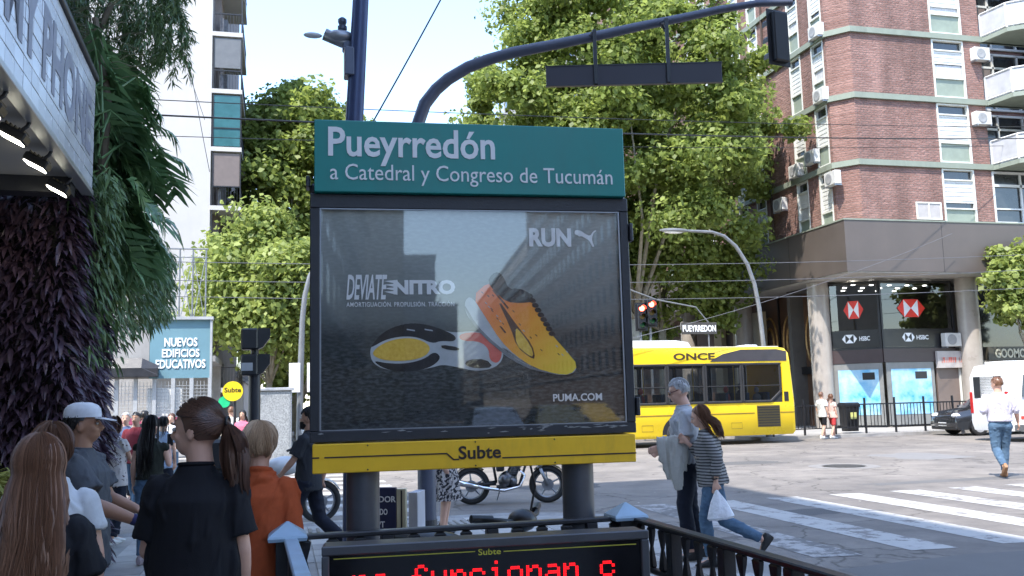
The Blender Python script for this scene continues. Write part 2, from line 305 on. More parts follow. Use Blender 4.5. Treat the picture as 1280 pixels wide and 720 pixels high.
# fresh asphalt patch bottom right, manhole
struct(MB().add([(5.3, -20, ZR+.002), (40, -20, ZR+.002), (40, 8.1, ZR+.002), (10, 8.2, ZR+.002), (7, 8.45, ZR+.002), (5.3, 8.2, ZR+.002)], [(0, 1, 2, 3, 4, 5)]).build('asphalt_patch', pm('fresh_asphalt', (.135, .13, .125), .8, 0, .1, 2, .4, 120)))
mh = thing('manhole_cover', 'round iron manhole cover in a pale concrete collar in the junction', 'manhole', tuple(PZ(1055, 583, ZR)))
MB().lathe([(.8, 0), (.8, .006), (.5, .008), (.5, 0)], 28).build('collar', pm('pale_collar', (.2, .19, .18), .8, 0, .2, 4), mh)
MB().lathe([(.46, 0), (.46, .018), (.4, .022), (.38, .014), (.02, .016)], 28).build('lid', pm('cast_iron', (.07, .068, .065), .6, .4, .2, 9), mh)
for k, (px, py, wx, wy, c_) in enumerate(((900, 580, 3.2, 1.1, .1), (1150, 570, 2.0, 2.6, .19), (700, 608, 1.6, 1.4, .1), (470, 625, 2.4, .9, .11), (1010, 640, .9, .7, .1), (1200, 600, 4.5, .5, .12))):
    p = PZ(px, py, ZR); r7 = random.Random(k); P = [(p.x+wx/2*math.cos(a)*r7.uniform(.8, 1.1)/max(abs(math.cos(a)), abs(math.sin(a))), p.y+wy/2*math.sin(a)*r7.uniform(.8, 1.1)/max(abs(math.cos(a)), abs(math.sin(a))), ZR+.0015) for a in [i*math.pi/8+.1 for i in range(16)]]
    struct(MB().add(P, [tuple(range(16))]).build('asphalt_patch', pm('repair_%d' % k, (c_, c_*.97, c_*.95), .85, 0, .12, 3, .4, 100)))
r8 = random.Random(5); m = MB()
for k in range(90): 
    x = r8.uniform(-1.6, 16); y = r8.uniform(7, 30); q = r8.uniform(.015, .05); a = r8.uniform(0, 3); z = (0.002 if (x < 4.6 and y < 12.8) else ZR+.006); m.add([(x, y, z), (x+q*math.cos(a), y+q*math.sin(a), z+.004), (x+q*math.cos(a+1), y+q*math.sin(a+1), z+.002)], [(0, 1, 2)])
stuff(m.build('litter', pm('litter_pale', (.45, .42, .36), .8)))
# stair pit
pit = thing('stairwell', 'tiled stairs going down inside the station railings', 'stairs', (0, 0, 0))
pw = pm('pit_tile', (.22, .21, .2), .6, 0, .15, 4, dirt=.3)
m = MB(); t = .06
for a, b in (((hx0-t, hy0-t), (hx0, hy1+t)), ((hx1, hy0-t), (hx1+t, hy1+t)), ((hx0, hy0-t), (hx1, hy0)), ((hx0, hy1), (hx1, hy1+t))): m.box((a[0], a[1], -4), (b[0], b[1], -.013))
m.build('side_wall', pw, pit)
for k in range(13): box('step', (hx0, hy1-.29*(k+1)-.3, -4), (hx1, hy1-.29*k-.3, -.17*(k+1)) if k else (hx1, hy1, -.17), pave, pit)
# ------------------------------------------------------------------ the station sign
AS = R_(-3.7); _t = Vector((math.cos(AS), math.sin(AS), 0)); _n = Vector((_t.y, -_t.x, 0))
Q0 = PD(590, 400, 4.85)
def S(x, y, Q=Q0):
    d = ray(x, y); k = (Q-CP).dot(_n)/d.dot(_n); p = CP+d*k; return ((p-Q).dot(_t), p.z)
X_, Z_ = (1, 0, 0), (0, 0, 1)
sg = thing('subway_sign', 'big station entrance sign on two grey legs with green header, sneaker poster and yellow band', 'subway sign', (Q0.x, Q0.y, 0), AS)
green = pm('sign_green', (.006, .22, .19), .38, 0, .06, 3, dirt=.24); yellow = pm('sign_yellow', (.95, .54, .015), .42, 0, .08, 4, dirt=.35)
hp = MB().box((-.816, -.05, 2.694), (.857, .06, 3.078), .004).build('header_panel', green, sg)
text('lettering', 'Pueyrredón', white_m, hp, (-.745, -.0505, 2.835), X_, Z_, .88, .205, .018, .004)
text('lettering', 'a Catedral y Congreso de Tucumán', white_m, hp, (-.735, -.0505, 2.732), X_, Z_, 1.52, .112, .0, .004)
cab = MB().box((-.838, .022, 1.412), (.878, .25, 2.755), .012).build('cabinet', dark, sg)
m = MB()
for a, b in (((-.838, 2.617), (.878, 2.692)), ((-.838, 1.41), (.878, 1.466)), ((-.838, 1.4665), (-.79, 2.6165)), ((.829, 1.4665), (.878, 2.6165))): m.box((a[0], -.012, a[1]), (b[0], .02, b[1]), .004)
m.build('frame', dark, sg)
m = MB(); 
for a, b in (((-.789, 1.467), (-.781, 2.616)), ((.820, 1.467), (.828, 2.616)), ((-.78, 2.610), (.819, 2.616)), ((-.78, 1.467), (.819, 1.472))): m.box((a[0], -.009, a[1]), (b[0], -.004, b[1]))
m.build('edge_strip', steel, sg)
# poster print, its lighter top standing in for sky mirrored in the glass
def poster_mat():
    m = bpy.data.materials.new('poster_print_sky_glare'); m.use_nodes = True; n = m.node_tree.nodes; l = m.node_tree.links; b = n['Principled BSDF']; tc = n.new('ShaderNodeTexCoord'); sp = n.new('ShaderNodeSeparateXYZ'); l.new(tc.outputs['Object'], sp.inputs[0])
    cr = n.new('ShaderNodeValToRGB'); mr = n.new('ShaderNodeMapRange'); mr.inputs[1].default_value = 1.46; mr.inputs[2].default_value = 2.62; l.new(sp.outputs[2], mr.inputs[0]); l.new(mr.outputs[0], cr.inputs[0])
    e = cr.color_ramp.elements; e[0].position = 0; e[0].color = (.035, .04, .042, 1); e[1].position = 1; e[1].color = (.36, .385, .36, 1); k = e.new(.5); k.color = (.15, .163, .155, 1); k = e.new(.42); k.color = (.06, .068, .068, 1)
    mp = n.new('ShaderNodeMapping'); mp.inputs['Scale'].default_value = (22, 1, 60); l.new(tc.outputs['Object'], mp.inputs[0]); nz = n.new('ShaderNodeTexNoise'); nz.inputs['Scale'].default_value = 1.3; nz.inputs['Detail'].default_value = 7; l.new(mp.outputs[0], nz.inputs['Vector'])
    c2 = n.new('ShaderNodeValToRGB'); c2.color_ramp.elements[0].position = .42; c2.color_ramp.elements[0].color = (.55, .55, .55, 1); c2.color_ramp.elements[1].position = .66; c2.color_ramp.elements[1].color = (1.9, 1.9, 1.9, 1); l.new(nz.outputs['Fac'], c2.inputs[0])
    f = n.new('ShaderNodeMapRange'); f.inputs[1].default_value = 1.75; f.inputs[2].default_value = 2.02; f.inputs[3].default_value = 1; f.inputs[4].default_value = 0.12; l.new(sp.outputs[2], f.inputs[0])
    mx = n.new('ShaderNodeMix'); mx.data_type = 'RGBA'; mx.blend_type = 'MULTIPLY'; l.new(f.outputs[0], mx.inputs[0]); l.new(cr.outputs[0], mx.inputs[6]); l.new(c2.outputs[0], mx.inputs[7]); l.new(mx.outputs[2], b.inputs['Base Color']); b.inputs['Roughness'].default_value = .6; b.inputs['Specular IOR Level'].default_value = .1; return m
po = MB().box((-.788, .0135, 1.467), (.827, .0205, 2.616)).build('poster', poster_mat(), sg)
def pp(zx, zy): return S(430+zx/3.879, 320+zy/3.879)       # a spot on the printed shoes
def print_poly(name, pts, mat, layer, sm=2, mapf=pp):
    P = [Vector(mapf(*p)) for p in pts]
    for _ in range(sm): P = [q for a, b in zip(P, P[1:]+P[:1]) for q in (a*.75+b*.25, a*.25+b*.75)]
    y = .0134-.0008*layer
    return MB().prism([(p.x, y, p.y) for p in P], (0, -.0006, 0)).build(name, mat, po)
pg = lambda n, c, c2=None, vs_=9, var=.15: pm(n, c, .6, 0, var, vs_, c2=c2, spec=.1)
sh_grey = pg('print_grey', (.5, .52, .53)); sh_blk = pg('print_black', (.018, .018, .022), vs_=20, var=.5); sh_yel = pg('print_yellow', (.75, .42, .04), (.9, .6, .1), 60); sh_red = pg('print_coral', (.75, .13, .1)); sh_dk = pg('print_dark_line', (.1, .035, .02))
def orange_mat():
    m = pg('print_orange', (.8, .25, .03)); n = m.node_tree.nodes; l = m.node_tree.links; b = n['Principled BSDF']; tc = n.new('ShaderNodeTexCoord'); sp = n.new('ShaderNodeSeparateXYZ'); l.new(tc.outputs['Object'], sp.inputs[0])
    ma = n.new('ShaderNodeMath'); ma.operation = 'SUBTRACT'; l.new(sp.outputs[0], ma.inputs[0]); l.new(sp.outputs[2], ma.inputs[1]); nz = n.new('ShaderNodeTexNoise'); nz.inputs['Scale'].default_value = 25; l.new(tc.outputs['Object'], nz.inputs['Vector'])
    m2 = n.new('ShaderNodeMath'); m2.operation = 'MULTIPLY_ADD'; m2.inputs[1].default_value = .15; l.new(nz.outputs['Fac'], m2.inputs[0]); l.new(ma.outputs[0], m2.inputs[2])
    mr = n.new('ShaderNodeMapRange'); mr.inputs[1].default_value = -2.05; mr.inputs[2].default_value = -1.15; l.new(m2.outputs[0], mr.inputs[0]); cr = n.new('ShaderNodeValToRGB'); l.new(mr.outputs[0], cr.inputs[0])
    e = cr.color_ramp.elements; e[0].color = (.85, .14, .04, 1); e[1].color = (.95, .66, .06, 1); k = e.new(.5); k.color = (.93, .36, .035, 1); l.new(cr.outputs[0], b.inputs['Base Color']); return m
org = orange_mat()
print_poly('printed_sole', [(125, 470), (135, 430), (200, 360), (300, 322), (400, 328), (480, 360), (545, 372), (620, 362), (700, 375), (770, 430), (778, 490), (740, 540), (650, 560), (560, 540), (480, 525), (430, 540), (330, 560), (200, 552), (140, 520)], sh_grey, 0)
print_poly('printed_tread', [(128, 440), (190, 365), (290, 325), (380, 325), (470, 352), (545, 385), (540, 415), (470, 410), (430, 425), (360, 392), (280, 388), (200, 405), (140, 440)], sh_blk, 1)
print_poly('printed_tread', [(135, 505), (210, 520), (300, 522), (390, 500), (440, 460), (475, 492), (430, 535), (360, 556), (300, 562), (200, 550)], sh_blk, 1)
print_poly('printed_tread', [(136, 465), (190, 420), (280, 395), (370, 402), (425, 440), (400, 485), (320, 508), (210, 508), (150, 490)], sh_yel, 2)
print_poly('printed_tread', [(555, 378), (640, 366), (720, 385), (768, 440), (765, 500), (738, 522), (706, 500), (705, 450), (660, 412), (570, 412)], sh_red, 1)
print_poly('printed_tread', [(470, 428), (560, 442), (560, 460), (478, 450)], sh_blk, 2, 1); print_poly('printed_tread', [(600, 502), (690, 498), (728, 540), (640, 545), (585, 528)], sh_blk, 2, 1)
for x0 in (305, 392): print_poly('printed_tread', [(x0, 352), (x0+38, 358), (x0+40, 364), (x0, 358)], sh_grey, 3, 0)
print_poly('printed_midsole', [(620, 190), (585, 215), (590, 280), (640, 340), (720, 420), (790, 490), (900, 545), (1040, 580), (1115, 572), (1135, 530), (1050, 520), (900, 500), (780, 420), (690, 300)], sh_grey, 4)
print_poly('printed_outsole', [(760, 440), (800, 492), (900, 548), (1040, 583), (1110, 578), (1120, 566), (1000, 560), (880, 520), (790, 450)], sh_blk, 4)
print_poly('printed_upper', [(622, 195), (700, 125), (760, 150), (860, 170), (920, 230), (1000, 370), (1080, 460), (1138, 530), (1100, 575), (1030, 572), (920, 540), (830, 480), (760, 410), (690, 300)], org, 5, 1)
print_poly('printed_collar', [(697, 125), (720, 85), (750, 75), (775, 100), (800, 160), (850, 155), (905, 180), (925, 220), (860, 228), (790, 222), (735, 175)], sh_blk, 6, 1)
print_poly('printed_stripe', [(735, 190), (850, 350), (915, 430), (930, 500), (900, 490), (840, 440), (810, 350)], sh_dk, 6, 1); print_poly('printed_stripe', [(832, 355), (845, 350), (908, 435), (922, 490), (890, 478), (836, 430)], sh_yel, 7, 1)
r6 = random.Random(8)
for k in range(26):      # printed mesh knit marks on the shoe
    u, v_ = r6.random(), r6.random(); x = 660+u*420; y = 190+u*300+(v_-.5)*110; print_poly('printed_knit_mark', [(x, y), (x+9, y+8), (x+8, y+12), (x-2, y+3)], sh_dk if k % 3 else sh_grey, 6, 0)
print_poly('printed_sole_line', [(590, 240), (640, 330), (740, 430), (880, 530), (1020, 568), (1020, 574), (870, 540), (730, 440), (630, 340), (584, 246)], pg('print_mid_grey', (.2, .21, .22)), 5, 1)
for k in range(9):
    x = 888+k*13.5; y = 185+k*23; print_poly('printed_lace', [(x-5, y), (x+22, y-6), (x+34, y+16), (x+4, y+20)], sh_blk, 7, 1)
print_poly('printed_stitch', [(720, 165), (728, 163), (800, 250), (795, 256)], sh_dk, 7, 0); print_poly('printed_stitch', [(755, 340), (762, 338), (788, 370), (782, 374)], sh_dk, 7, 0)
def on(px0, py0, px1, py1): a = S(px0, py1); b = S(px1, py0); return (a[0], .0095, a[1]), b[0]-a[0], b[1]-a[1]
def ptxt(t, x0, y0, x1, y1, **k): o, w_, h_ = on(x0, y0, x1, y1); text('printed_lettering', t, white_m, po, o, X_, Z_, w_, h_, depth=.001, **k)
ptxt('RUN', 662, 285, 714, 308, bold=.045); ptxt('DEVIATE', 433, 343, 484, 374.5, bold=.02, shear=.25, spacing=.95); ptxt('NITRO', 492, 349.5, 569, 368, bold=.05)
ptxt('AMORTIGUACIÓN. PROPULSIÓN. TRACCIÓN', 433, 375.5, 568, 383.5, bold=.01, spacing=1.1); ptxt('PUMA.COM', 692, 491, 753, 502, bold=.02)
for k in range(4): print_poly('printed_flame', [(480, 351+k*4.4), (497, 349.5+k*4.6), (497, 354.6+k*4.6)], white_m, 3, 0, mapf=lambda a, b: S(a, b))
zc = lambda x, y: S(600+x/5.142, 260+y/5.142)
print_poly('printed_logo', [(610, 152), (618, 138), (650, 143), (680, 165), (712, 178), (728, 150), (748, 139), (750, 147), (736, 155), (722, 190), (728, 222), (738, 244), (728, 250), (716, 228), (704, 206), (680, 192), (655, 178), (640, 182), (632, 174), (612, 166)], white_m, 3, 1, mapf=zc)
def sheen():
    m = glass_mat('display_glass', 1.5, (.985, .99, .985)); nn = m.node_tree; mx = [q for q in nn.nodes if q.type == 'MIX_SHADER'][0]; nn.links.remove(mx.inputs[0].links[0]); mx.inputs[0].default_value = .095; [q for q in nn.nodes if q.type == 'BSDF_GLOSSY'][0].inputs['Roughness'].default_value = .022; return m
MB().add([(-.79, -.003, 1.466), (.829, -.003, 1.466), (.829, -.003, 2.617), (-.79, -.003, 2.617)], [(0, 1, 2, 3)]).build('glass', sheen(), sg)
bd = MB().box((-.824, -.03, 1.257), (.865, .22, 1.403), .004).build('yellow_band', yellow, sg)
dk = pm('band_brown_print', (.03, .016, .012), .5)
sl = lambda z: z
m = MB()
for a in (((-.824, 1.3325), (-.79, 1.3395)), ((-.765, 1.3325), (-.155, 1.3395)), ((.14, 1.3005), (.865, 1.3075))): m.box((a[0][0], -.0325, a[0][1]), (a[1][0], -.0305, a[1][1]))
m.prism([(-.155, -.0305, 1.3325), (-.155, -.0305, 1.3395), (-.148, -.0305, 1.3395), (-.112, -.0305, 1.3075), (-.085, -.0305, 1.3075), (-.085, -.0305, 1.3005), (-.115, -.0305, 1.3005), (-.151, -.0305, 1.3325)], (0, -.002, 0))
m.build('printed_line', dk, bd)
text('lettering', 'Subte', dk, bd, (-.088, -.0305, 1.303), X_, Z_, .222, .068, .02, .003)
m = MB(); [m.cyl((x, -.0305, z), (x, -.034, z), .004, seg=8) for x in (-.55, -.0, .42) for z in (1.27, 1.39)]; m.build('rivet', dk, bd)
MB().box((.879, -.03, 2.45), (.9, .03, 2.55), .004).build('hinge', dark, sg); MB().box((.879, -.03, 1.5), (.9, .03, 1.6), .004).build('hinge', dark, sg); MB().box((-.86, -.0, 2.73), (-.839, .1, 2.79), .004).build('bracket', dark, sg)
r9 = random.Random(31); m = MB()
for k in range(34):
    x = r9.uniform(.22, .86) if k < 26 else r9.uniform(-.8, .8); z = 1.452+r9.gauss(0, .007) if k < 30 else r9.uniform(1.42, 1.46); L9 = r9.uniform(.01, .07)
    m.prism([(x, -.0122, z), (x+L9*.4, -.0122, z-r9.uniform(.001, .005)), (x+L9, -.0122, z+r9.uniform(-.002, .002)), (x+L9*.6, -.0122, z+r9.uniform(.001, .006))], (0, -.0006, 0))
stuff(m.build('peeled_paint', pm('peeled_pale', (.3, .3, .29), .8), sg))
legm = pm('leg_grey_steel', (.085, .088, .1), .38, .25, .14, 5, .04, 60, dirt=.35)
for s in (-.572, .570):
    lg = MB().lathe([(.0855, 0), (.0855, 1.256)], 32).build('leg', legm, sg, smooth=True); lg.location = (s, .09, 0)
    MB().lathe([(.15, 0), (.15, .02), (.1, .035), (.09, .035)], 24).build('base_flange', dark, lg)
# ------------------------------------------------------------------ LED display on the stair head
QL = PD(402, 684, 4.0)
ld = thing('led_display', 'long black electronic display under the sign with red dotted letters and thin yellow line', 'display', (QL.x, QL.y, 0), AS)
fr = pm('display_frame_grey', (.09, .092, .1), .4, .2, .1, 6, dirt=.3)
MB().box((.002, .0, .34), (1.441, .16, 1.0), .012).build('housing', fr, ld)
m = MB(); W_ = 1.443
for a, b in (((0, .965), (W_, 1.005)), ((0, .33), (W_, .37)), ((0, .3705), (.032, .9645)), ((W_-.038, .3705), (W_, .9645))): m.box((a[0], -.022, a[1]), (b[0], -.001, b[1]), .005)
m.build('bezel', fr, ld)
scr = MB().box((.032, -.008, .3705), (W_-.038, -.001, .9645)).build('screen', pm('screen_black', (.008, .008, .01), .12, 0, .3, 3, dirt=.1), ld)
yl = pm('thin_yellow_print', (.6, .55, .06), .5, emit=.0)
m = MB(); zl = .948
m.box((.05, -.0095, zl), (.655, -.0085, zl+.004)); m.box((.78, -.0095, zl-.006), (1.385, -.0085, zl-.002)); m.build('printed_line', yl, scr)
text('lettering', 'Subte', yl, scr, (.668, -.0085, .933), X_, Z_, .1, .026, .012, .001)
FONT = {'n': ['10110', '11001', '10001', '10001', '10001'], 'o': ['01110', '10001', '10001', '10001', '01110'], 'f': ['00110', '01001', '01000', '11100', '01000', '01000', '01000'],
        'u': ['10001', '10001', '10001', '10011', '01101'], 'c': ['01110', '10001', '10000', '10001', '01110'], 'i': ['00100', '00000', '01100', '00100', '00100', '00100', '01110'], 'a': ['01110', '00001', '01111', '10001', '01111'], ' ': []}
def Sl(x, y): return S(x, y, QL)
dp = .0138; xs = Sl(516, 701)[0]; zt = Sl(650, 706)[1]-.009
m = MB(); m.smooth = True
for k, ch in enumerate('no funcionan c'):
    g = FONT[ch]; x0 = xs+(k-3)*dp*6.05
    for r, row in enumerate(g):
        for c, b in enumerate(row):
            if b == '1':
                z = zt-(r-(len(g)-5))*dp
                for dx in (-.0034, .0034):
                    for dz in (-.0034, .0034): m.ball((x0+c*dp+dx, -.0095, z+dz), (.0031, .002, .0031), 6, 4)
stuff(m.build('lit_dot', red_led, scr)); 
for s in (.2, 1.2): MB().box((s, .02, 0 if False else -.0), (s+.06, .1, .345), .004).build('support_post', dark, ld)
# ------------------------------------------------------------------ stair railings
rail_m = pm('railing_black_paint', (.03, .03, .034), .38, .1, .2, 9, .08, 60, dirt=.3); blue_cap = pm('worn_cap_sunlit_rail', (.33, .45, .56), .45, .1, .12, 6, dirt=.3)
def railing(lab, a, b, rail_mat=None, step=.125, heavy=.26):
    a = Vector(a); b = Vector(b); L = (b-a).length; t = thing('stair_railing', lab, 'railing', (a.x, a.y, 0), math.atan2(b.y-a.y, b.x-a.x), 'railings round the stair opening')
    MB().box((0, -.032, .95), (L, .032, .975), .006).build('top_rail', rail_mat or rail_m, t); MB().box((0, -.018, .72), (L, .018, .745), .004).build('middle_rail', rail_m, t); MB().box((0, -.02, .12), (L, .02, .15), .004).build('bottom_rail', rail_m, t)
    prof = [(.013, 0), (.03, .02), (.026, .05), (.012, .115), (.026, .17), (.03, .2), (.013, .215)]
    n = int(L/step); pr = None; br = None
    for k in range(n):
        x = (k+.5)*L/n
        if k % 4 == 3:
            o = MB().box((x-.03, -.03, 0), (x+.03, .03, .95), .004).build('post', rail_m, t); MB().box((x-.045, -.045, 0), (x+.045, .045, .03)).build('foot_plate', rail_m, o); continue
        if pr is None:
            q = MB(); q.rings([[(r_*1.0*c0, .35*r_*s0, .735+z) for c0, s0 in ((1, 1), (-1, 1), (-1, -1), (1, -1))] for r_, z in prof]); pr = q.build('baluster', rail_m, t, loc=(x, 0, 0))
            q = MB(); q.tube([(.045*math.cos(i*math.pi/8), 0, .43+.26*math.sin(i*math.pi/8)) for i in range(16)], .011, 6, closed=True, ref=(0, 1, 0)); br = q.build('oval_bar', rail_m, t, loc=(x, 0, 0))
        else:
            o = pr.copy(); col.objects.link(o); o.location = (x, 0, 0); o = br.copy(); col.objects.link(o); o.location = (x, 0, 0)
    return t
railing('black stair railing running along behind the big sign legs', (.06, 4.72, 0), (1.80, 4.72, 0))
railing('black stair railing nearest the zebra crossing, sloping away to the lower right', (1.83, 4.66, 0), (1.93, 1.2, 0))
railing('stair railing with top rail coloured pale blue as if sunlit beside the orange jacket', (.06, 4.6, 0), (.16, 1.2, 0), blue_cap)  # pale blue on this top rail stands in for sunlight on it
for (x, y), lb in (((.045, 4.68), 'square railing post with pale blue pyramid cap beside the orange jacket'), ((1.79, 4.70), 'square railing post with blue pyramid cap right of the sign leg')):
    t = thing('railing_post', lb, 'post', (x, y, 0), 0, 'capped corner posts')
    MB().box((-.055, -.055, 0), (.055, .055, .96), .005).build('shaft', rail_m, t)
    q = MB(); q.rings([[(sx*r0, sy*r0, z) for sx, sy in ((-1, -1), (1, -1), (1, 1), (-1, 1))] for r0, z in ((.088, .96), (.092, .975), (.088, .985), (.006, 1.045))]); q.build('cap', blue_cap, t)
# ------------------------------------------------------------------ traffic mast with arm, hung panel and signal
mast_m = pm('mast_blue_grey', (.075, .085, .12), .42, .3, .14, 5, dirt=.25)
ms = thing('traffic_mast', 'curved grey traffic light mast arching over from behind the big sign', 'mast', (1.62, 10.45, 0))
path = [(0, 0, 0), (0, 0, 2.5), (-.05, -.01, 4.85)]+[tuple(PD(x, y, 10.5)-Vector((1.62, 10.45, 0))) for x, y in ((531, 130), (545, 112), (560, 99), (585, 84), (612, 74), (640, 66), (700, 54.5), (760, 42), (800, 33), (850, 23), (900, 12), (945, 4.5), (990, 3))]
MB().tube(path, [.105, .1, .078]+[.076, .074, .073, .07, .068, .066, .062, .057, .054, .05, .046, .042, .04], 20).build('pole', mast_m, ms, smooth=True)
MB().lathe([(.2, 0), (.2, .03), (.12, .05), (.11, .3)], 20).build('base', dark, ms)
hv = thing('hanging_panel', 'long dark blank sign panel hung by two brackets under the mast arm', 'sign', tuple(PD(683, 108, 10.46)), YAW*-1)
pl = PD(903, 108, 10.46)-PD(683, 108, 10.46); wl = Vector((pl.x, pl.y)).length; hv.rotation_euler = (0, 0, math.atan2(pl.y, pl.x))
MB().box((0, -.02, 0), (wl, .02, .235), .004).build('panel', pm('panel_dark_purple', (.028, .026, .036), .55, 0, .1, 4), hv)
m = MB(); m.box((-.006, -.026, .231), (wl+.006, .026, .243)); m.box((-.006, -.026, -.008), (wl+.006, .026, .004)); m.build('edge_trim', black, hv)
for px, top, bot in ((745, 38, 106), (836, 24, 105)):
    s = (px-683)/220*wl; zt_ = PD(px, top, 10.45).z-hv.location.z; MB().box((s-.022, -.05, 0), (s+.022, -.028, zt_), .003).tube([(s, 0, zt_+.0), (s-.05, -.01, zt_-.06), (s-.0, .05, zt_-.12)], .02, 6).build('bracket', black, hv)
def signal_head(name, lab, loc, rz, mat=None, n=3, lit=None, sc_=1.0, group=None):
    t = thing(name, lab, 'traffic light', loc, rz, group); t.scale = (sc_,)*3; h = .3*n
    MB().box((-.16, -.1, 0), (.16, .1, h), .02).build('housing', mat or black, t); MB().box((-.24, -.015, -.06), (.24, .0, h+.06), .005).build('backing_board', black, t)
    for k in range(n):
        z = h-.15-.3*k; c = [(.5, .03, .02), (.35, .22, .02), (.02, .3, .1)][k % 3]
        vz = MB(); vz.rings([[(math.cos(a)*.115, y, z+math.sin(a)*.115) for a in [math.pi*i/8-.3 for i in range(9)]]+[(math.cos(a)*.105, y, z+math.sin(a)*.105) for a in [math.pi*i/8-.3 for i in range(8, -1, -1)]] for y in (-.1, -.28)]).build('visor', black, t)
        MB().ball((0, -.1, z), (.1, .03, .1), 16, 8).build('lens', pm('signal_lit_red', (1, .06, .03), .3, emit=9) if lit == k else pm('lens_%d' % k, tuple(x*.25 for x in c), .2), t, smooth=True)
    return t
p = PD(975, 78, 10.3); signal_head('traffic_light', 'black traffic light seen from behind at the end of the mast arm', (p.x, p.y, p.z), R_(180-14+25), group=None, sc_=.66)
# dark pole with camera
cp = thing('camera_pole', 'tall dark blue pole rising behind the sign with a camera lamp near its top', 'pole', (.68, 8.6, 0))
MB().tube([(-.02, 0, 0), (0, 0, 4.2), (.07, 0, 5.5), (.12, 0, 8)], [.1, .085, .077, .07], 20).build('shaft', pm('pole_navy', (.035, .05, .11), .35, .3, .12, 5), cp, smooth=True)
m = MB(); m.box((-.09, -.09, 4.7), (.0, .09, 4.98), .01); m.build('control_box', mast_m, cp)
cm = thing('pole_camera', 'grey dome camera with antenna on a short bracket beside the dark pole', 'camera', tuple(PD(428, 53, 8.55)))
m = MB(); m.smooth = True; m.tube([(.1, 0, .0), (0, 0, .0), (-.17, 0, .07)], [.045, .055, .06], 12); m.ball((-.02, 0, .05), (.14, .09, .07)); m.build('housing', steel, cm)
MB().ball((-.28, 0, .05), (.09, .04, .028)).build('lens_arm', pm('pale_plastic', (.55, .56, .57), .4), cm, smooth=True); MB().lathe([(.03, .1), (.045, .13), (.045, .16), (.03, .17), (.042, .2), (.042, .23), (.02, .25)], 14).build('antenna', mast_m, cm)
MB().box((.0, -.05, -.09), (.12, .05, .01), .01).build('bracket', mast_m, cm)
# ------------------------------------------------------------------ shop canopy with tiled fascia
can = thing('shop_canopy', 'shop canopy clad in white tiles with big grey letters, top left', 'canopy', (-1.7, 9.0, 0), .036)
FZ0, FZ1, L_ = 3.62, 4.66, 12.0
MB().box((-1.2, -L_, FZ0), (-.03, 0, FZ1-.03)).build('core', pm('canopy_beige', (.38, .345, .31), .7, 0, .06, 2), can)
MB().box((-.06, -L_, FZ1), (.05, .02, FZ1+.05), .006).build('top_trim', dark, can); MB().box((-.07, -L_, FZ0-.05), (.03, .02, FZ0-.002), .004).build('bottom_trim', pm('aluminium_trim', (.5, .5, .5), .35, .7, .08, 6), can)
th, tw = .115, .235; tl = []; tmat = [pm('fascia_tile_a', (.5, .51, .53), .25, 0, .05, 3), pm('fascia_tile_b', (.56, .57, .585), .22, 0, .05, 3)]
for q in range(2): o = MB().box((0, 0, 0), (.022, tw-.008, th-.007), .002).build('tile', tmat[q]); tl.append(o.data); bpy.data.objects.remove(o)
MB().box((-.03, -L_, FZ0), (-.0005, 0, FZ1-.001)).build('tile_grout', pm('grout_dark', (.12, .12, .125), .8), can)
for r in range(9):
    for c in range(22): o = bpy.data.objects.new('tile', tl[random.random() < .4]); col.objects.link(o); o.parent = can; o.location = (random.uniform(-.001, .002), -tw*(c+1)+(tw/2 if r % 2 else 0)-(tw/2 if r % 2 else 0), FZ0+.003+r*th)
text('painted_lettering', 'MY PHONE', pm('letter_grey', (.24, .25, .3), .5, 0, .15, 9), can, (.024, -3.35, FZ0+.26), (0, 1, 0), Z_, 3.15, .56, .035, .003)
MB().box((-1.2, -.5, FZ0-.14), (-.08, -.28, FZ0-.002)).build('recess_shade_box', dark, can);  # dark box put in for the shaded gap of the recess at the canopy end
for k, (px, py) in enumerate(((22, 112), (62, 196), (86, 232), (108, 262), (3, 78))):
    pass
lampm = pm('lamp_glow', (1, .9, .72), .4, emit=6)
lamp_labels = ['nearest lit floodlight under the canopy edge, at the picture edge', 'second lit floodlight under the tiled canopy edge', 'lit floodlight in the middle of the canopy row on curved arm', 'fourth lit floodlight along the canopy edge', 'last floodlight at the far corner of the canopy']
for k, y in enumerate((5.55, 6.1, 6.75, 7.5, 8.35)):
    t = thing('canopy_floodlight', lamp_labels[k], 'floodlight', (-1.74+(9-y)*.036, y, FZ0-.02), .036, 'floodlights under the shop canopy')
    MB().tube([(0, 0, 0), (-.02, -.02, -.06), (-.06, -.03, -.1), (-.1, -.02, -.09)], .014, 8).build('arm', black, t)
    rot = Matrix.Rotation(R_(28), 3, 'Y'); 
    def rb(a, b, bev=.0): 
        q = MB().box(a, b, bev); q.v = [tuple(rot @ Vector(v)+Vector((-.1, 0, -.13))) for v in q.v]; return q
    rb((-.1, -.08, -.02), (.08, .08, .045), .01).build('housing', black, t); rb((-.085, -.068, -.028), (.065, .068, -.021)).build('lit_panel', lampm, t)
    m = MB(); 
    for f in range(5): q = rb((-.08+f*.032, -.075, .045), (-.072+f*.032, .075, .062)); m.add(q.v, q.f)
    m.build('fin', black, t)
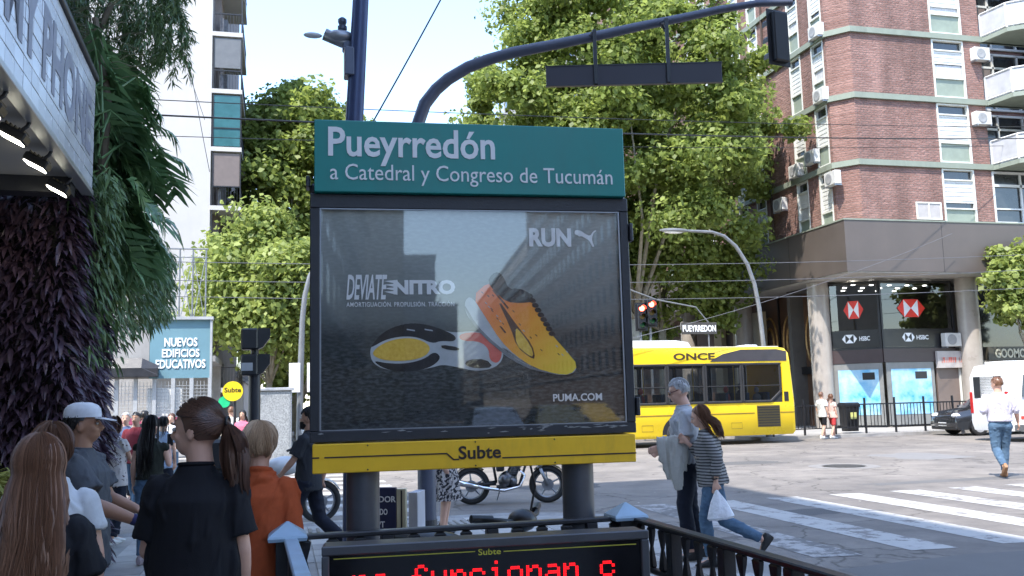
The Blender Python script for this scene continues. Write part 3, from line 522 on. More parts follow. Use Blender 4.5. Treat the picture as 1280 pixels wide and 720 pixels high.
# building above and behind on our side
bl = thing('corner_building', 'tall rendered building over the shop canopy and planted wall on the left', 'building', (-2.6, 7.3, 0))
rend = pm('old_render', (.3, .28, .25), .9, 0, .12, 1, .2, 20, dirt=.3)
MB().box((-20, -80, 4.7), (0, 0, 26.5)).box((-20, -80, 0), (-1.4, 0, 4.69)).box((-1.39, -80, 0), (-1.0, 0, 3.6)).build('wall', rend, bl)
for fl in range(7):
    for k in range(18):
        if k % 1 == 0: 
            pass
wm = MB(); wf = MB()
for fl in range(7):
    for k in range(20):
        y = -3.2-k*3.6; z = 6+fl*2.9; wm.box((.0, y, z), (.02, y+1.5, z+1.7)); wf.box((.0, y-.12, z-.12), (.06, y+1.62, z-.02)); 
wp_ = stuff(wm.build('window', dglass, bl)); stuff(wf.build('window_sill', conc, bl))
for z in (5.0, 10.6, 16.4, 22.2): MB().box((0, -80, z), (.5, .1, z+.18)).build('ledge', conc, bl)
# ------------------------------------------------------------------ planted wall (purple foliage) and big leaves
gw = thing('planted_wall', 'green wall covered with dark purple trailing leaves under the canopy end', 'green wall', (-1.9, 9.1, 0))
MB().box((-4.5, .0, 0), (-.02, 1.5, 3.58)).build('backing', pm('soil_felt', (.02, .018, .016), .95, 0, .2, 5), gw)
MB().box((-4.5, .3, 3.585), (-.5, 3.2, 7.6)).box((-4.5, 1.6, 2.9), (-.4, 5, 3.58)).build('upper_trough', pm('soil_felt_upper', (.03, .035, .025), .95, 0, .2, 5), gw)
def blades(n, base_fn, length, width, mat, name, parent, droop=.5, seed=1, segs=3):
    r = np.random.default_rng(seed); V = []; F = []; o = 0
    P, D = base_fn(n, r)          # positions and outward directions
    D = D+r.normal(size=D.shape)*.45; D /= np.linalg.norm(D, axis=1)[:, None]
    L = r.uniform(.55, 1.15, n)*length; Wd = r.uniform(.7, 1.2, n)*width
    up = np.array([0, 0, 1.]); side = np.cross(D, up+r.normal(size=(n, 3))*.5); side /= np.linalg.norm(side, axis=1)[:, None]+1e-9
    prof = [(0, .25), (.35, 1), (.7, .7), (1, .04)]; rows = []
    for t, wd in prof:
        c = P+D*(L*t)[:, None]; c[:, 2] -= droop*L*t*t; nrm = np.cross(side, D)
        rows.append(np.stack([c-side*(Wd*wd*.5)[:, None]+nrm*(Wd*wd*.12)[:, None], c, c+side*(Wd*wd*.5)[:, None]+nrm*(Wd*wd*.12)[:, None]], 1))
    V = np.stack(rows, 1).reshape(-1, 3)     # n,4,3
    q = []
    for i in range(3):
        for j in range(2): q.append([i*3+j, i*3+j+1, (i+1)*3+j+1, (i+1)*3+j])
    F = (np.arange(n)[:, None, None]*12+np.array(q)[None]).reshape(-1, 4)
    return np_mesh(name, V, F, mat, parent)
purple = leaf_mat('purple_leaf', (.018, .011, .018), (.125, .075, .105), .12, .4); dkgreen = leaf_mat('deep_green_leaf', (.025, .055, .02), (.15, .23, .08), .2, .4)
ygreen = leaf_mat('strappy_yellow_green', (.1, .13, .02), (.4, .38, .1), .3)
def front_face(n, r):
    a = int(n*.62); x = r.uniform(-3.4, 0.02, a); z = r.uniform(0, 3.62, a); P1 = np.stack([x, r.uniform(-.12, .0, a)-.05*np.sin(x*7)*np.sin(z*5), z], 1)
    b = n-a; y = r.uniform(-.1, 1.6, b); z = r.uniform(0, 3.7, b); P2 = np.stack([r.uniform(-.04, .1, b)+.06*np.sin(y*5)*np.sin(z*6), y, z], 1)
    return np.concatenate([P1, P2]), np.concatenate([np.tile([0, -1., -.25], (a, 1)), np.tile([1., -.3, -.25], (b, 1))])
stuff(blades(15000, front_face, .17, .045, purple, 'purple_foliage', gw, seed=3))
def under(n, r):
    y = r.uniform(0, 5.6, n); z = 3.9-np.abs(r.normal(size=n))*.62; z = np.clip(z, 2.1, 4.4); y = y*(.3+.7*np.clip((z-2.3)/.7, 0, 1)); return np.stack([.05+r.uniform(-.05, .32, n)*np.clip((z-1.2)/1.5, 0.1, 1), y, z], 1), np.tile([.7, -.4, -.9], (n, 1))
stuff(blades(7000, under, .13, .03, dkgreen, 'hanging_fern', gw, seed=5))
# strappy plant at the left edge
sp_ = thing('strappy_plant', 'yellow green spider plant arching out at the left picture edge', 'plant', (-2.05, 7.3, 0)); 
MB().lathe([(.18, 0), (.25, .95), (.28, 1.0), (.22, .98)], 20).build('pot', conc, sp_)
def tuft(n, r): a = r.uniform(0, 6.28, n); e = r.uniform(.1, 1.0, n); return np.stack([np.cos(a)*.05, np.sin(a)*.05, np.full(n, 1.05)], 1), np.stack([np.cos(a), np.sin(a), e], 1)
stuff(blades(260, tuft, .62, .022, ygreen, 'leaves', sp_, droop=.75, seed=8))
# big lobed leaves (philodendron)
def lobed(seed, L=.62):
    r = random.Random(seed); V = []; F = []; n = 9
    def pt(x, y): return (x, y, -.55*y*y/L - .25*x*x/L + .05*math.sin(9*y/L))
    mid = [(0, L*(i/n)) for i in range(n+1)]; V = [pt(*p) for p in mid]; k = len(V)
    for sgn in (-1, 1):
        for i in range(1, n):
            wd = L*.46*math.sin(math.pi*min(1, (i+.8)/(n+1.2)))**.8*r.uniform(.85, 1.1); y = L*i/n; ang = .55+.5*i/n
            b0 = (sgn*.0, y-L*.04); b1 = (sgn*.0, y+L*.05); t0 = (sgn*wd*.55, y+wd*.3*ang-L*.03); t1 = (sgn*wd*.7, y+wd*.5*ang+L*.028); tp = (sgn*wd*1.1, y+wd*.75*ang)
            V += [pt(*q) for q in (b0, t0, tp, t1, b1)]; F.append((k, k+1, k+2, k+3, k+4) if sgn > 0 else (k+4, k+3, k+2, k+1, k)); k += 5
            # web near midrib
            j = len(V); V += [pt(0, L*i/n-L*.06), pt(sgn*wd*.3, y+wd*.05), pt(sgn*wd*.3, y+wd*.25), pt(0, L*i/n+L*.06)]; F.append((j, j+1, j+2, j+3)); k += 4
    m = MB(); m.add(V, F); return m
ph = thing('philodendron', 'big dark philodendron with deeply lobed leaves hanging over the planted wall', 'plant', (-1.75, 9.6, 3.7))
lm = leaf_mat('philodendron_leaf', (.045, .1, .045), (.2, .34, .14), .3, .25)
lms = []
for s in range(4): o = lobed(s).build('leaf', lm, fix=False); lms.append(o.data); bpy.data.objects.remove(o)
MB().tube([(-.3, .4, -.4), (0, .2, .2), (.05, .1, 1.0), (-.1, .2, 1.9)], [.06, .055, .05, .03], 8).build('stem', pm('woody_stem', (.1, .08, .05), .8, 0, .2, 9), ph)
rr = random.Random(4); targets = []
for px, py, up in ((232, 150, 0), (245, 180, 0), (215, 130, 0), (200, 175, 0), (222, 255, 0), (238, 262, 0), (228, 215, 0), (205, 225, 0), (160, 270, 0), (190, 290, 0), (215, 285, 0), (150, 220, 0), (170, 190, 0), (150, 160, 0), (185, 140, 0), (140, 250, 0), (135, 300, 0), (170, 320, 0), (205, 240, 0), (190, 205, 0),
                 (150, 120, 0), (130, 180, 0), (175, 255, 0), (125, 225, 0), (180, 100, 0), (155, 90, 0), (195, 120, 0), (140, 335, 0), (120, 280, 0), (160, 240, 0)):
    dist = rr.uniform(9.2, 10.3); targets.append(PD(px, py, dist))
for _ in range(46): targets.append(PD(rr.uniform(110, 205), rr.uniform(90, 340), rr.uniform(9.4, 10.5)))
base = Vector((-1.75, 9.6, 3.7))
for i, T_ in enumerate(targets):
    T_ = T_-base; root = Vector((rr.uniform(-.1, .05), rr.uniform(-.1, .3), T_.z*.55+rr.uniform(.0, .45))); d = (T_-root); 
    if d.length < .05: continue
    hd = Vector((d.x, d.y, 0)); dn = Vector((hd.x, hd.y, min(-.25, d.z)*rr.uniform(.6, 1.3))).normalized()
    s = rr.uniform(.75, 1.15); st = T_-dn*(.6*s)
    MB().tube([root, (root+st)/2+Vector((0, 0, .12)), st], [.012, .01, .007], 5).build('stalk', lm, ph)
    o = bpy.data.objects.new('leaf', rr.choice(lms)); col.objects.link(o); o.parent = ph; o.location = st; o.scale = (s, s, s)
    yv = dn; zv = Vector((rr.uniform(-.5, .5), rr.uniform(-1.1, -.1), 1)); xv = yv.cross(zv).normalized(); zv = xv.cross(yv); o.rotation_euler = Matrix((xv, yv, zv)).transposed().to_euler()
# drooping sprays at the top
tp = thing('trailing_shrub', 'dark drooping shrub with feathery sprays hanging at the top left', 'shrub', (-1.75, 10.0, 4.5))
MB().tube([(-.6, .2, -.3), (-.3, .1, .6), (.0, .1, 1.4)], [.05, .04, .03], 7).build('stem', MATS['woody_stem'], tp)
segs = []; r2 = random.Random(12)
P = []; D = []
for k in range(150):
    px = r2.uniform(70, 232); py = r2.uniform(-60, 60) if px > 130 else r2.uniform(-60, 100); q = PD(px, py, r2.uniform(9.3, 10.6))-Vector((-1.75, 10.0, 4.5)); ln = r2.uniform(.25, .6)*(1.2 if px < 200 else .8)
    if px > 190: ln = r2.uniform(.15, .6)
    for j in range(60):
        t = j/60; P.append((q.x+.12*t*math.sin(k)+r2.gauss(0, .018), q.y+r2.gauss(0, .02), q.z-ln*t)); D.append((r2.gauss(0, .6), r2.gauss(0, .6), -1))
P = np.array(P); D = np.array(D)
stuff(blades(len(P), lambda n, r: (P.copy(), D.copy()), .11, .017, dkgreen, 'foliage', tp, seed=6, droop=.2))
tw_ = MB()
for k in range(60):
    q = PD(r2.uniform(60, 150), r2.uniform(5, 110), r2.uniform(9.2, 9.8))-Vector((-1.75, 10.0, 4.5)); a = r2.uniform(-.4, .6); tw_.tube([q, q+Vector((.12, -.03, .03+a*.1)), q+Vector((.26, -.05, a*.2)), q+Vector((.36, -.06, a*.3+.03))], [.006, .005, .004, .002], 4)
stuff(tw_.build('dry_twig', pm('dry_twig', (.2, .19, .11), .8), tp))
# ------------------------------------------------------------------ brick apartment block on the far corner
bb = thing('brick_apartment_building', 'tall red brick apartment block with pale green ledges above a dark bank front', 'building', (0, 0, 0))
ledge_m = pm('pale_green_ledge', (.24, .27, .215), .7, 0, .08, 2, dirt=.35); spand = pm('green_spandrel', (.25, .29, .23), .5, 0, .12, 2, dirt=.2); shut = pm('white_roller_shutter', (.66, .66, .63), .5, 0, .08, 1.5, dirt=.15)
bronze = pm('dark_fascia', (.115, .094, .082), .5, .1, .1, .8, dirt=.15); cream = pm('cream_frame', (.66, .66, .6), .5, 0, .08, 2, dirt=.2)
XL, YR, CX, CY = 23.6, 34.0, 24.3, 34.8
FLO = 3.0; Z0 = 8.6; LZ = [11.46+FLO*k for k in range(7)]; ZT = 31
m = MB()
def wall_y(x0, x1): m.box((x0, YR, Z0), (x1, YR+.4, ZT))
def wall_x(y0, y1): m.box((XL, y0, Z0), (XL+.4, y1, ZT))
wall_y(CX, 28.45); wall_y(30.17, 31.1)
m.prism([(CX, YR, Z0), (CX+.3, YR+.4, Z0), (XL+.4, CY+.1, Z0), (XL, CY, Z0)], (0, 0, ZT-Z0))
LW = []; y = 35.0
for k in range(5): LW += [(y, y+.95), (y+1.85, y+2.8)]; y += 5.6
yy = CY
for a, b in LW: wall_x(yy, a); yy = b
wall_x(yy, 66)
m.box((24.6, 36.2, Z0), (60, 66, ZT)).box((34.5, 34.0, Z0), (60, 34.4, ZT)).box((31.1, 35.1, Z0), (34.5, 35.5, ZT))
bw = m.build('brick_wall', brick_m, bb)
m = MB()
for z in LZ:
    for zz in (z,):
        m.tube([(60, YR-.06, zz+.0), (CX-.02, YR-.06, zz), (XL-.08, CY-.03, zz), (XL-.08, 66, zz)], .135, 4, ref=(0, 0, 1))
for k, z in enumerate(LZ):
    MBl = MB(); r0_, r1_ = .12, .18
    P = [(60, YR), (CX, YR), (XL, CY), (XL, 66)]
    prof = lambda o: [(60, YR-o), (CX-o*.35, YR-o), (XL-o, CY-o*.35), (XL-o, 66)]
    i_ = prof(-.1); o_ = prof(.12)
    V = [(x, y, z-.12) for x, y in o_]+[(x, y, z+.13) for x, y in o_]+[(x, y, z+.13) for x, y in i_]+[(x, y, z-.12) for x, y in i_]
    F = [(j*4+i, j*4+i+1, ((j+1) % 4)*4+i+1, ((j+1) % 4)*4+i) for j in range(4) for i in range(3)]
    MBl.add(V, F).build('ledge', ledge_m, bb)
def wframe(m, ax, p, a, b, z0, z1, w_, d0, d1):   # rectangular frame in plane; ax 'y' plane normal -y, 'x' plane normal -x
    for (u0, u1, v0, v1) in ((a, b, z1-w_, z1), (a, b, z0, z0+w_), (a, a+w_, z0+w_, z1-w_), (b-w_, b, z0+w_, z1-w_)):
        if ax == 'y': m.box((u0, p+d0, v0), (u1, p+d1, v1))
        else: m.box((p+d0, u0, v0), (p+d1, u1, v1))
def slab_(ax, p, a, b, z0, z1, d0, d1):
    return MB().box((a, p+d0, z0), (b, p+d1, z1)) if ax == 'y' else MB().box((p+d0, a, z0), (p+d1, b, z1))
rw = random.Random(21)
def brick_window(ax, p, a, b, zl, fl, force=None):
    """full height strip between two ledges: dark top pane, shutter, window, green panel"""
    z0 = zl-FLO+.15; z1 = zl-.13; f = MB()
    wframe(f, ax, p, a, b, z0, z1, .07, -.03, .12)
    for z in (z0+.92, z1-.5):
        for q in (slab_(ax, p, a+.07, b-.07, z-.03, z+.03, -.02, .1),): f.add(q.v, q.f)
    w_ = f.build('window', cream, bb)
    slab_(ax, p, a+.07, b-.07, z0+.07, z0+.89, .06, .1).build('spandrel_panel', spand, w_)
    slab_(ax, p, a+.07, b-.07, z0+.95, z1-.07, .12, .14).build('pane', dglass, w_)
    hgt = z1-.53-(z0+.95); s = force if force is not None else rw.choice((1, 1, .6, .55, .8)); zz = z1-.53; q = MB(); nsl = int(round(hgt*s/.1))
    for i in range(nsl):
        b_ = slab_(ax, p, a+.075, b-.075, zz-.095, zz-.006, .05-.012*(i % 2 == 0), .09); q.add(b_.v, b_.f); zz -= .1
    if nsl: stuff(q.build('roller_slat', shut, w_))
    if s < .75:
        c = slab_(ax, p, a+.1, b-.1, z0+1.0, z0+.95+hgt*(1-s), .1, .11); c.build('curtain', pm('sheer_curtain', (.5, .5, .5), .9, 0, .25, 14), w_)
for k, zl in enumerate(LZ):
    zt_ = zl
    brick_window('y', YR, 28.47, 30.15, zt_, k, {0: .8, 1: .95, 2: .5, 3: .7}.get(k))
    for i, (a, b) in enumerate(LW[:8]): brick_window('x', XL, a, b, zt_, k)
# pair of small openings low on the facade
m = MB(); wframe(m, 'y', YR, 27.0, 28.3, 9.0, 9.78, .06, -.04, .02); m.box((27.62, YR-.04, 9.06), (27.68, YR+.02, 9.72)); sw = m.build('window', cream, bb); MB().box((27.06, YR-.012, 9.06), (28.24, YR-.003, 9.72)).build('pane', pm('frosted', (.4, .37, .35), .5), sw)
# balconies
balc_w = pm('balcony_white', (.62, .62, .6), .5, 0, .05, 3, dirt=.15); balc_g = pm('balcony_grey_panel', (.42, .42, .43), .35, 0, .15, 1.5)
for k, zl in enumerate(LZ[:5]):
    bx = MB(); bx.prism([(31.15, 34.0, zl-.12), (31.35, 32.6, zl-.12), (32.2, 31.9, zl-.12), (36.5, 31.9, zl-.12), (36.5, 34.0, zl-.12)], (0, 0, .2)); bo = bx.build('balcony', ledge_m, bb)
    pts = [(31.17, 33.95), (31.37, 32.62), (32.2, 31.93), (33.3, 31.93), (34.4, 31.93), (35.5, 31.93), (36.5, 31.93)]
    m = MB()
    for z in (zl+.16, zl+1.2): m.tube([(x, y, z) for x, y in pts], .045, 4, ref=(0, 0, 1))
    for x, y in pts: m.box((x-.035, y-.035, zl+.08), (x+.035, y+.035, zl+1.2))
    m.build('railing', balc_w, bo)
    for (x0, y0), (x1, y1) in zip(pts, pts[1:]): MB().prism([(x0, y0+.01, zl+.22), (x1, y1+.01, zl+.22), (x1, y1+.01, zl+1.14), (x0, y0+.01, zl+1.14)], (.0, .02, 0)).build('panel', balc_g, bo)
    # the dark glazed front behind each balcony
    z0 = zl+.15; m = MB(); wframe(m, 'y', 35.05, 31.1, 36.4, z0-FLO+.1 if k == 0 else z0-.1, zl+FLO-.15, .1, -.05, .04)
    for x in (32.6, 34.0): m.box((x, 35.0, z0), (x+.09, 35.08, zl+FLO-.2))
    m.box((31.2, 35.0, zl+2.1), (36.3, 35.08, zl+2.2)); wo = m.build('balcony_window', balc_w, bb); MB().box((31.2, 35.09, zl+.1), (36.4, 35.098, zl+FLO-.2)).build('pane', dglass, wo)
    if k in (1, 2): MB().box((31.3, 35.02, zl+.7+.4*k), (32.5, 35.05, zl+2.1)).build('shade', pm('brown_shade', (.16, .13, .12), .7), wo)
m = MB(); wframe(m, 'y', 34.03, 31.1, 36.0, 8.9, 11.3, .1, -.05, .06); 
for x in (32.6, 34.1): m.box((x, 34.0, 9.0), (x+.09, 34.08, 11.2))
m.box((31.2, 34.0, 10.6), (35.9, 34.08, 10.72)).box((31.2, 33.99, 9.55), (35.9, 34.05, 9.62)); wo = m.build('balcony_window', balc_w, bb); MB().box((31.2, 34.1, 8.95), (36, 34.108, 11.25)).build('pane', dglass, wo)
# dark fascia over the bank
m = MB(); FX, FY, f0, f1 = 23.2, 33.75, 6.65, 8.85
m.box((FX, FY, f0), (60, 37.5, f1)).box((FX, 37.5, f0), (24.5, 66, f1)); m.build('fascia', bronze, bb)
m = MB()
for x in (28, 33, 38): m.box((x, FY-.004, f0+.02), (x+.02, FY+.01, f1-.02))
for y in (38.2, 43, 48): m.box((FX-.004, y, f0+.02), (FX+.01, y+.02, f1-.02))
m.build('panel_joint', pm('joint_dark', (.03, .027, .025), .6), bb)
MB().box((FX-.03, FY-.03, f1), (60, FY+.4, f1+.06)).box((FX-.03, FY+.4, f1), (FX+.4, 66, f1+.06)).build('fascia_capping', ledge_m, bb)
brown = pm('brown_interior', (.12, .065, .04), .5, 0, .3, .6, dirt=.3); stone = pm('polished_column', (.36, .32, .28), .3, 0, .12, 1.5, dirt=.2)
soff = pm('soffit_cream', (.45, .42, .38), .6)
MB().box((FX+.05, FY+.05, f0-.05), (60, 66, f0-.003)).build('soffit', soff, bb)
for x, y in ((24.0, 37.3), (30.25, 35.2), (36.4, 35.2), (23.9, 44.2), (23.9, 51)): MB().lathe([(.47, 0), (.47, f0-.06)], 24, (x, y, 0)).build('column', stone, bb, smooth=True)
# bank glazing
gz0, gz1 = 3.45, 6.5; A_ = (24.35, 37.1); B_ = (25.9, 35.5); C_ = (29.7, 35.5)
def glaze(p, q, z0, z1, parent, nm='glazing', gm=None, nb=1):
    d = Vector((q[0]-p[0], q[1]-p[1], 0)); L = d.length; t = bpy.data.objects.new(nm, None)
    m = MB()
    for u0, u1, v0, v1 in ((0, L, z1-.09, z1), (0, L, z0, z0+.08), (0, .09, z0+.08, z1-.09), (L-.09, L, z0+.08, z1-.09)): m.box((u0, -.05, v0), (u1, .05, v1))
    o = m.build(nm, black, parent); o.location = (p[0], p[1], 0); o.rotation_euler = (0, 0, math.atan2(d.y, d.x)); MB().add([(.09, 0, z0+.08), (L-.09, 0, z0+.08), (L-.09, 0, z1-.09), (.09, 0, z1-.09)], [(0, 1, 2, 3)]).build('pane', gm or tglass, o); return o, L
bank = thing('bank_branch', 'bank front in the corner ground floor with red and white hexagon logos on dark glass', 'bank', (0, 0, 0))
bglass = glass_mat('bank_glass', 1.9, (.4, .42, .43))
red = pm('logo_red', (.75, .03, .015), .4); lw = pm('logo_white', (.85, .85, .84), .4)
for (p, q) in ((A_, B_), (B_, C_)):
    o, L = glaze(p, q, gz0, gz1, bank, gm=bglass)
    cx = L*(.5 if p is A_ else .42); cz = 5.25; w2, h2 = (.43 if p is A_ else .72), .40
    hx = w2; q2 = lambda pts, mm, nm, y=-.012: MB().prism([(cx+x, y, cz+z) for x, z in pts], (0, -.008, 0)).build(nm, mm, o)
    i2 = w2*.52
    q2([(-i2, -h2), (i2, -h2), (i2, h2), (-i2, h2)], lw, 'logo_white_square')
    q2([(-w2, 0), (-i2, -h2), (-i2, h2)], red, 'logo_red_triangle', -.022); q2([(w2, 0), (i2, h2), (i2, -h2)], red, 'logo_red_triangle', -.022)
    q2([(-i2, h2), (i2, h2), (0, 0)], red, 'logo_red_triangle', -.022); q2([(-i2, -h2), (0, 0), (i2, -h2)], red, 'logo_red_triangle', -.022)
    MB().box((.1, -.03, gz0+.09), (L-.1, -.015, gz0+.88)).build('black_band', pm('band_black', (.01, .01, .012), .3), o)
    cz2 = gz0+.5; s = .24; bx0 = cx-.25
    for tri in ([(-1.35, 0), (-.75, -.8), (-.75, .8)], [(1.35, 0), (.75, .8), (.75, -.8)]): MB().prism([(bx0+x*s, -.031, cz2+z*s) for x, z in tri], (0, -.006, 0)).build('logo_small', lw, o)
    for tri in ([(-.72, .8), (.72, .8), (0, 0)], [(.72, -.8), (-.72, -.8), (0, 0)]): MB().prism([(bx0+x*s, -.031, cz2+z*s) for x, z in tri], (0, -.006, 0)).build('logo_small', lw, o)
    text('lettering', 'HSBC', lw, o, (bx0+.42, -.031, cz2-.11), X_, Z_, .62 if p is B_ else .45, .2, .02)
    MB().box((0, -.06, 2.85), (L, .1, gz0-.003)).build('transom', pm('transom_maroon', (.05, .032, .032), .4), o)
    # lower screens
    x0, x1 = (.15, L-.15) if p is A_ else (.2, 2.45)
    MB().box((x0-.1, -.03, .1), (x1+.1, .02, 2.84)).build('door_surround', pm('surround_grey', (.2, .2, .19), .4), o)
    MB().box((x0+.12, -.045, .55), (x1-.08, -.031, 2.55)).build('blue_poster', pm('poster_sky_blue', (.02, .32, .6), .3, 0, .2, 1.2, c2=(.5, .68, .75)), o)
    MB().box((x0+.1+.55*(x1-x0), -.052, 2.1), (x0+.1+.82*(x1-x0), -.046, 2.42)).build('poster_label', black, o)
bin_ = pm('bank_interior', (.14, .13, .12), .7, 0, .2, 1); 
MB().box((24.5, 40.5, 0), (60, 40.8, f0-.06)).build('back_wall', bin_, bank); MB().box((24.5, 37.0, 6.45), (60, 40.4, 6.5)).build('ceiling', bin_, bank)
spot = pm('downlight', (1, .95, .85), .4, emit=5)
dl = MB()
for i in range(5):
    for j in range(3): dl.lathe([(.09, 0), (.09, -.03)], 10, (25.4+i*.95+.3*(j % 2), 36.6+j*1.1, 6.44))
stuff(dl.build('ceiling_downlight', spot, bank)); 
# rest of the ground floor
gf = thing('side_shopfront', 'brown ornamental glazed shopfront beside the bank along the receding street', 'shopfront', (0, 0, 0))
MB().box((25.2, 38.4, 0), (25.4, 66, f0-.06)).build('wall', brown, gf)
gold = pm('gold_ornament', (.34, .2, .07), .4, .4, .3, 6)
for k in range(3):
    y = 39.6+k*2.1; MB().tube([(25.17, y+.75*math.cos(a), 4.2+1.35*math.sin(a)) for a in [i*math.pi/10 for i in range(20)]], .06, 4, closed=True, ref=(1, 0, 0)).tube([(25.17, y+.4*math.cos(a), 4.2+.8*math.sin(a)) for a in [i*math.pi/8 for i in range(16)]], .07, 4, closed=True, ref=(1, 0, 0)).build('gold_ornament', gold, gf)
for k in range(6): MB().box((25.1, 38.5+2.1*k, 0), (25.19, 38.6+2.1*k, f0-.1)).build('mullion', black, gf)
MB().box((24.9, 38.4, 2.5), (25.18, 66, 2.85)).build('transom', black, gf)
for k in range(3): MB().box((24.6, 43.6+k*2.3, 0), (24.9, 44.5+k*2.3, 5.9)).build('cream_pilaster', pm('cream_stone', (.5, .43, .3), .5), gf)
sh = thing('small_shop', 'small shop with grey fascia and faded red strokes beside the bank', 'shop', (0, 0, 0))
MB().box((28.55, 35.3, 2.55), (30.6, 35.45, 3.3)).build('fascia', pm('pale_fascia', (.45, .41, .39), .5), sh)
m = MB(); r3 = random.Random(3)
for k in range(16):
    x = 28.75+k*.1+(.12 if k > 7 else 0); m.prism([(x, 35.295, 2.78), (x+.035, 35.295, 2.78), (x+.035+r3.choice((-.03, 0, .03)), 35.295, 3.02), (x+r3.choice((-.03, 0, .03)), 35.295, 3.02)], (0, -.006, 0))
stuff(m.build('red_stroke', pm('faded_red', (.6, .14, .1), .6), sh))
MB().box((28.6, 35.5, .1), (30.8, 35.6, 2.54)).build('shutter', pm('shop_brown', (.17, .13, .11), .5, 0, .12, 1), sh); MB().box((29.75, 35.44, .1), (29.83, 35.5, 2.54)).build('mullion', cream, sh)
sh2 = thing('clothes_shop', 'shop at the right edge with dark lettered sign box behind the white van', 'shop', (0, 0, 0))
sb = MB().box((31.0, 35.0, 2.85), (37.5, 35.2, 3.45)).build('sign_box', pm('sign_dark_bronze', (.06, .055, .04), .5), sh2)
text('lettering', 'GOOMOOD', pm('sign_pale_brass', (.5, .47, .36), .4), sb, (31.35, 34.999, 2.94), X_, Z_, 2.3, .42, .03, .02)
MB().box((31.0, 35.3, 0), (40, 35.5, 2.84)).build('front', pm('shop_front_grey', (.35, .34, .31), .5), sh2); MB().box((31.0, 35.3, 3.46), (60, 35.5, f0-.06)).build('upper_glazing', dglass, sh2)
# AC units
acm = pm('ac_white', (.62, .61, .58), .5, 0, .06, 3, dirt=.2)
def ac_unit(loc, rz, lab):
    t = thing('air_conditioner', lab, 'air conditioner', loc, rz, 'air conditioners on the brick facade')
    MB().box((-.42, -.34, 0), (.42, -.03, .6), .02).build('casing', acm, t)
    MB().lathe([(.24, 0), (.24, .012), (.2, .02), (.04, .012), (.04, .02)], 18).build('fan_grille', pm('grille_grey', (.3, .3, .3), .6), t); g = t.children[-1] if t.children else None
    for c in col.objects:
        if c.parent == t and c.name.startswith('fan_grille'): c.location = (-.08, -.342, .3); c.rotation_euler = (R_(90), 0, 0)
    MB().box((-.38, -.36, -.06), (-.33, 0, -.003)).box((.33, -.36, -.06), (.38, 0, -.003)).build('bracket', steel, t)
    return t
for px, py, lab in ((1222, 78, 'air conditioner beside the window strip under the upper right balcony'), (1224, 158, 'air conditioner beside the window strip between two right balconies'), ):
    p = PY(px, py, YR); ac_unit((p.x, YR, p.z), 0, lab)
p = PY(1195, 441, 35.2); ac_unit((29.3, 35.44, 3.5), 0, 'larger outdoor air conditioner on the bank front beside the round column')
for px, py, lab in ((1025, 48, 'upper air conditioner by the corner window of the receding facade'), (1031, 128, 'air conditioner hanging under the corner window one storey down'), (1000, 222, 'small air conditioner below the second window column'), (1020, 205, 'air conditioner on the corner window just above the dark fascia'), (1046, 232, 'air conditioner right at the brick corner above the dark fascia'), (980, 264, 'air conditioner low on the receding facade near the rain streak'), (942, 290, 'far air conditioner on the receding facade beside the tree')):
    p = PX(px, py, XL-.0); ac_unit((XL, p.y, p.z), R_(-90), lab)
# stained downpipe
MB().tube([(XL-.06, 40.05, 8.9), (XL-.06, 40.05, 30)], .07, 6).build('downpipe', pm('rusty_pipe', (.07, .045, .035), .8), bb)
# farther buildings on the right and left of the avenue
def block(lab, x0, y0, x1, y1, h, mat, side_, nfl=None, gx=3.0, balc=False, name='apartment_block', far=False):
    t = thing(name, lab, 'building', (x0, y0, 0)); W, D = x1-x0, y1-y0
    MB().box((0, 0, 0), (W, D, h)).box((-.25, -.25, h+.003), (W+.25, D+.25, h+.35)).build('wall', mat, t)
    fl = int((h-4)/3); wn = MB(); sl_ = MB(); bc = MB(); n = max(1, int(D/gx)); xx = W if side_ > 0 else 0; s = side_
    for f in range(fl):
        for k in range(n):
            y = (k+.5)*D/n-.6; z = 4.6+f*3; a, b = sorted((xx-s*.05, xx+s*.03)); wn.box((a, y, z), (b, y+1.2, z+1.6)); a, b = sorted((xx, xx+s*.12)); sl_.box((a, y-.1, z-.1), (b, y+1.3, z))
            if balc and k % 2: a, b = sorted((xx, xx+s*.9)); bc.box((a, y-.6, z-.7), (b, y+1.8, z-.55)); a, b = sorted((xx+s*.85, xx+s*.9)); bc.box((a, y-.6, z-.54), (b, y+1.8, z+.35))
        for k in range(int(W/3.4)):
            x = (k+.5)*3.4; z = 4.6+f*3; wn.box((x, -.03, z), (x+1.2, .05, z+1.6))
    stuff(wn.build('window', dglass, t)); stuff(sl_.build('window_sill', conc, t))
    if balc: stuff(bc.build('balcony', lightsteel, t))
    for z in (3.9, h-3): MB().box((-.12, -.12, z), (W+.12, D+.12, z+.15)).build('cornice', conc, t)
    return t
g1 = pm('grey_stucco', (.34, .33, .32), .9, 0, .1, .6, dirt=.3); g2 = pm('beige_stucco', (.42, .38, .31), .9, 0, .1, .6, dirt=.3); g3 = pm('pale_stucco', (.52, .5, .47), .9, 0, .08, .6, dirt=.2); g4 = pm('brown_stucco', (.22, .17, .14), .9, 0, .12, .6, dirt=.3)
block('grey apartment tower rising above the big tree beyond the brick block', 23, 67, 45, 92, 34.5, g1, -1, balc=True)
block('beige apartment block farther down the right side of the avenue', 23, 93, 45, 120, 30, g2, -1)
block('pale far block at the end of the right side of the avenue', 23, 121, 45, 190, 27, g3, -1)
block('beige block beyond the white tower on the left side of the avenue', -22, 64, -3.2, 90, 22, g2, 1, balc=True)
block('pale far block at the end of the left side of the avenue', -22, 91, -3.2, 180, 26, g3, 1)
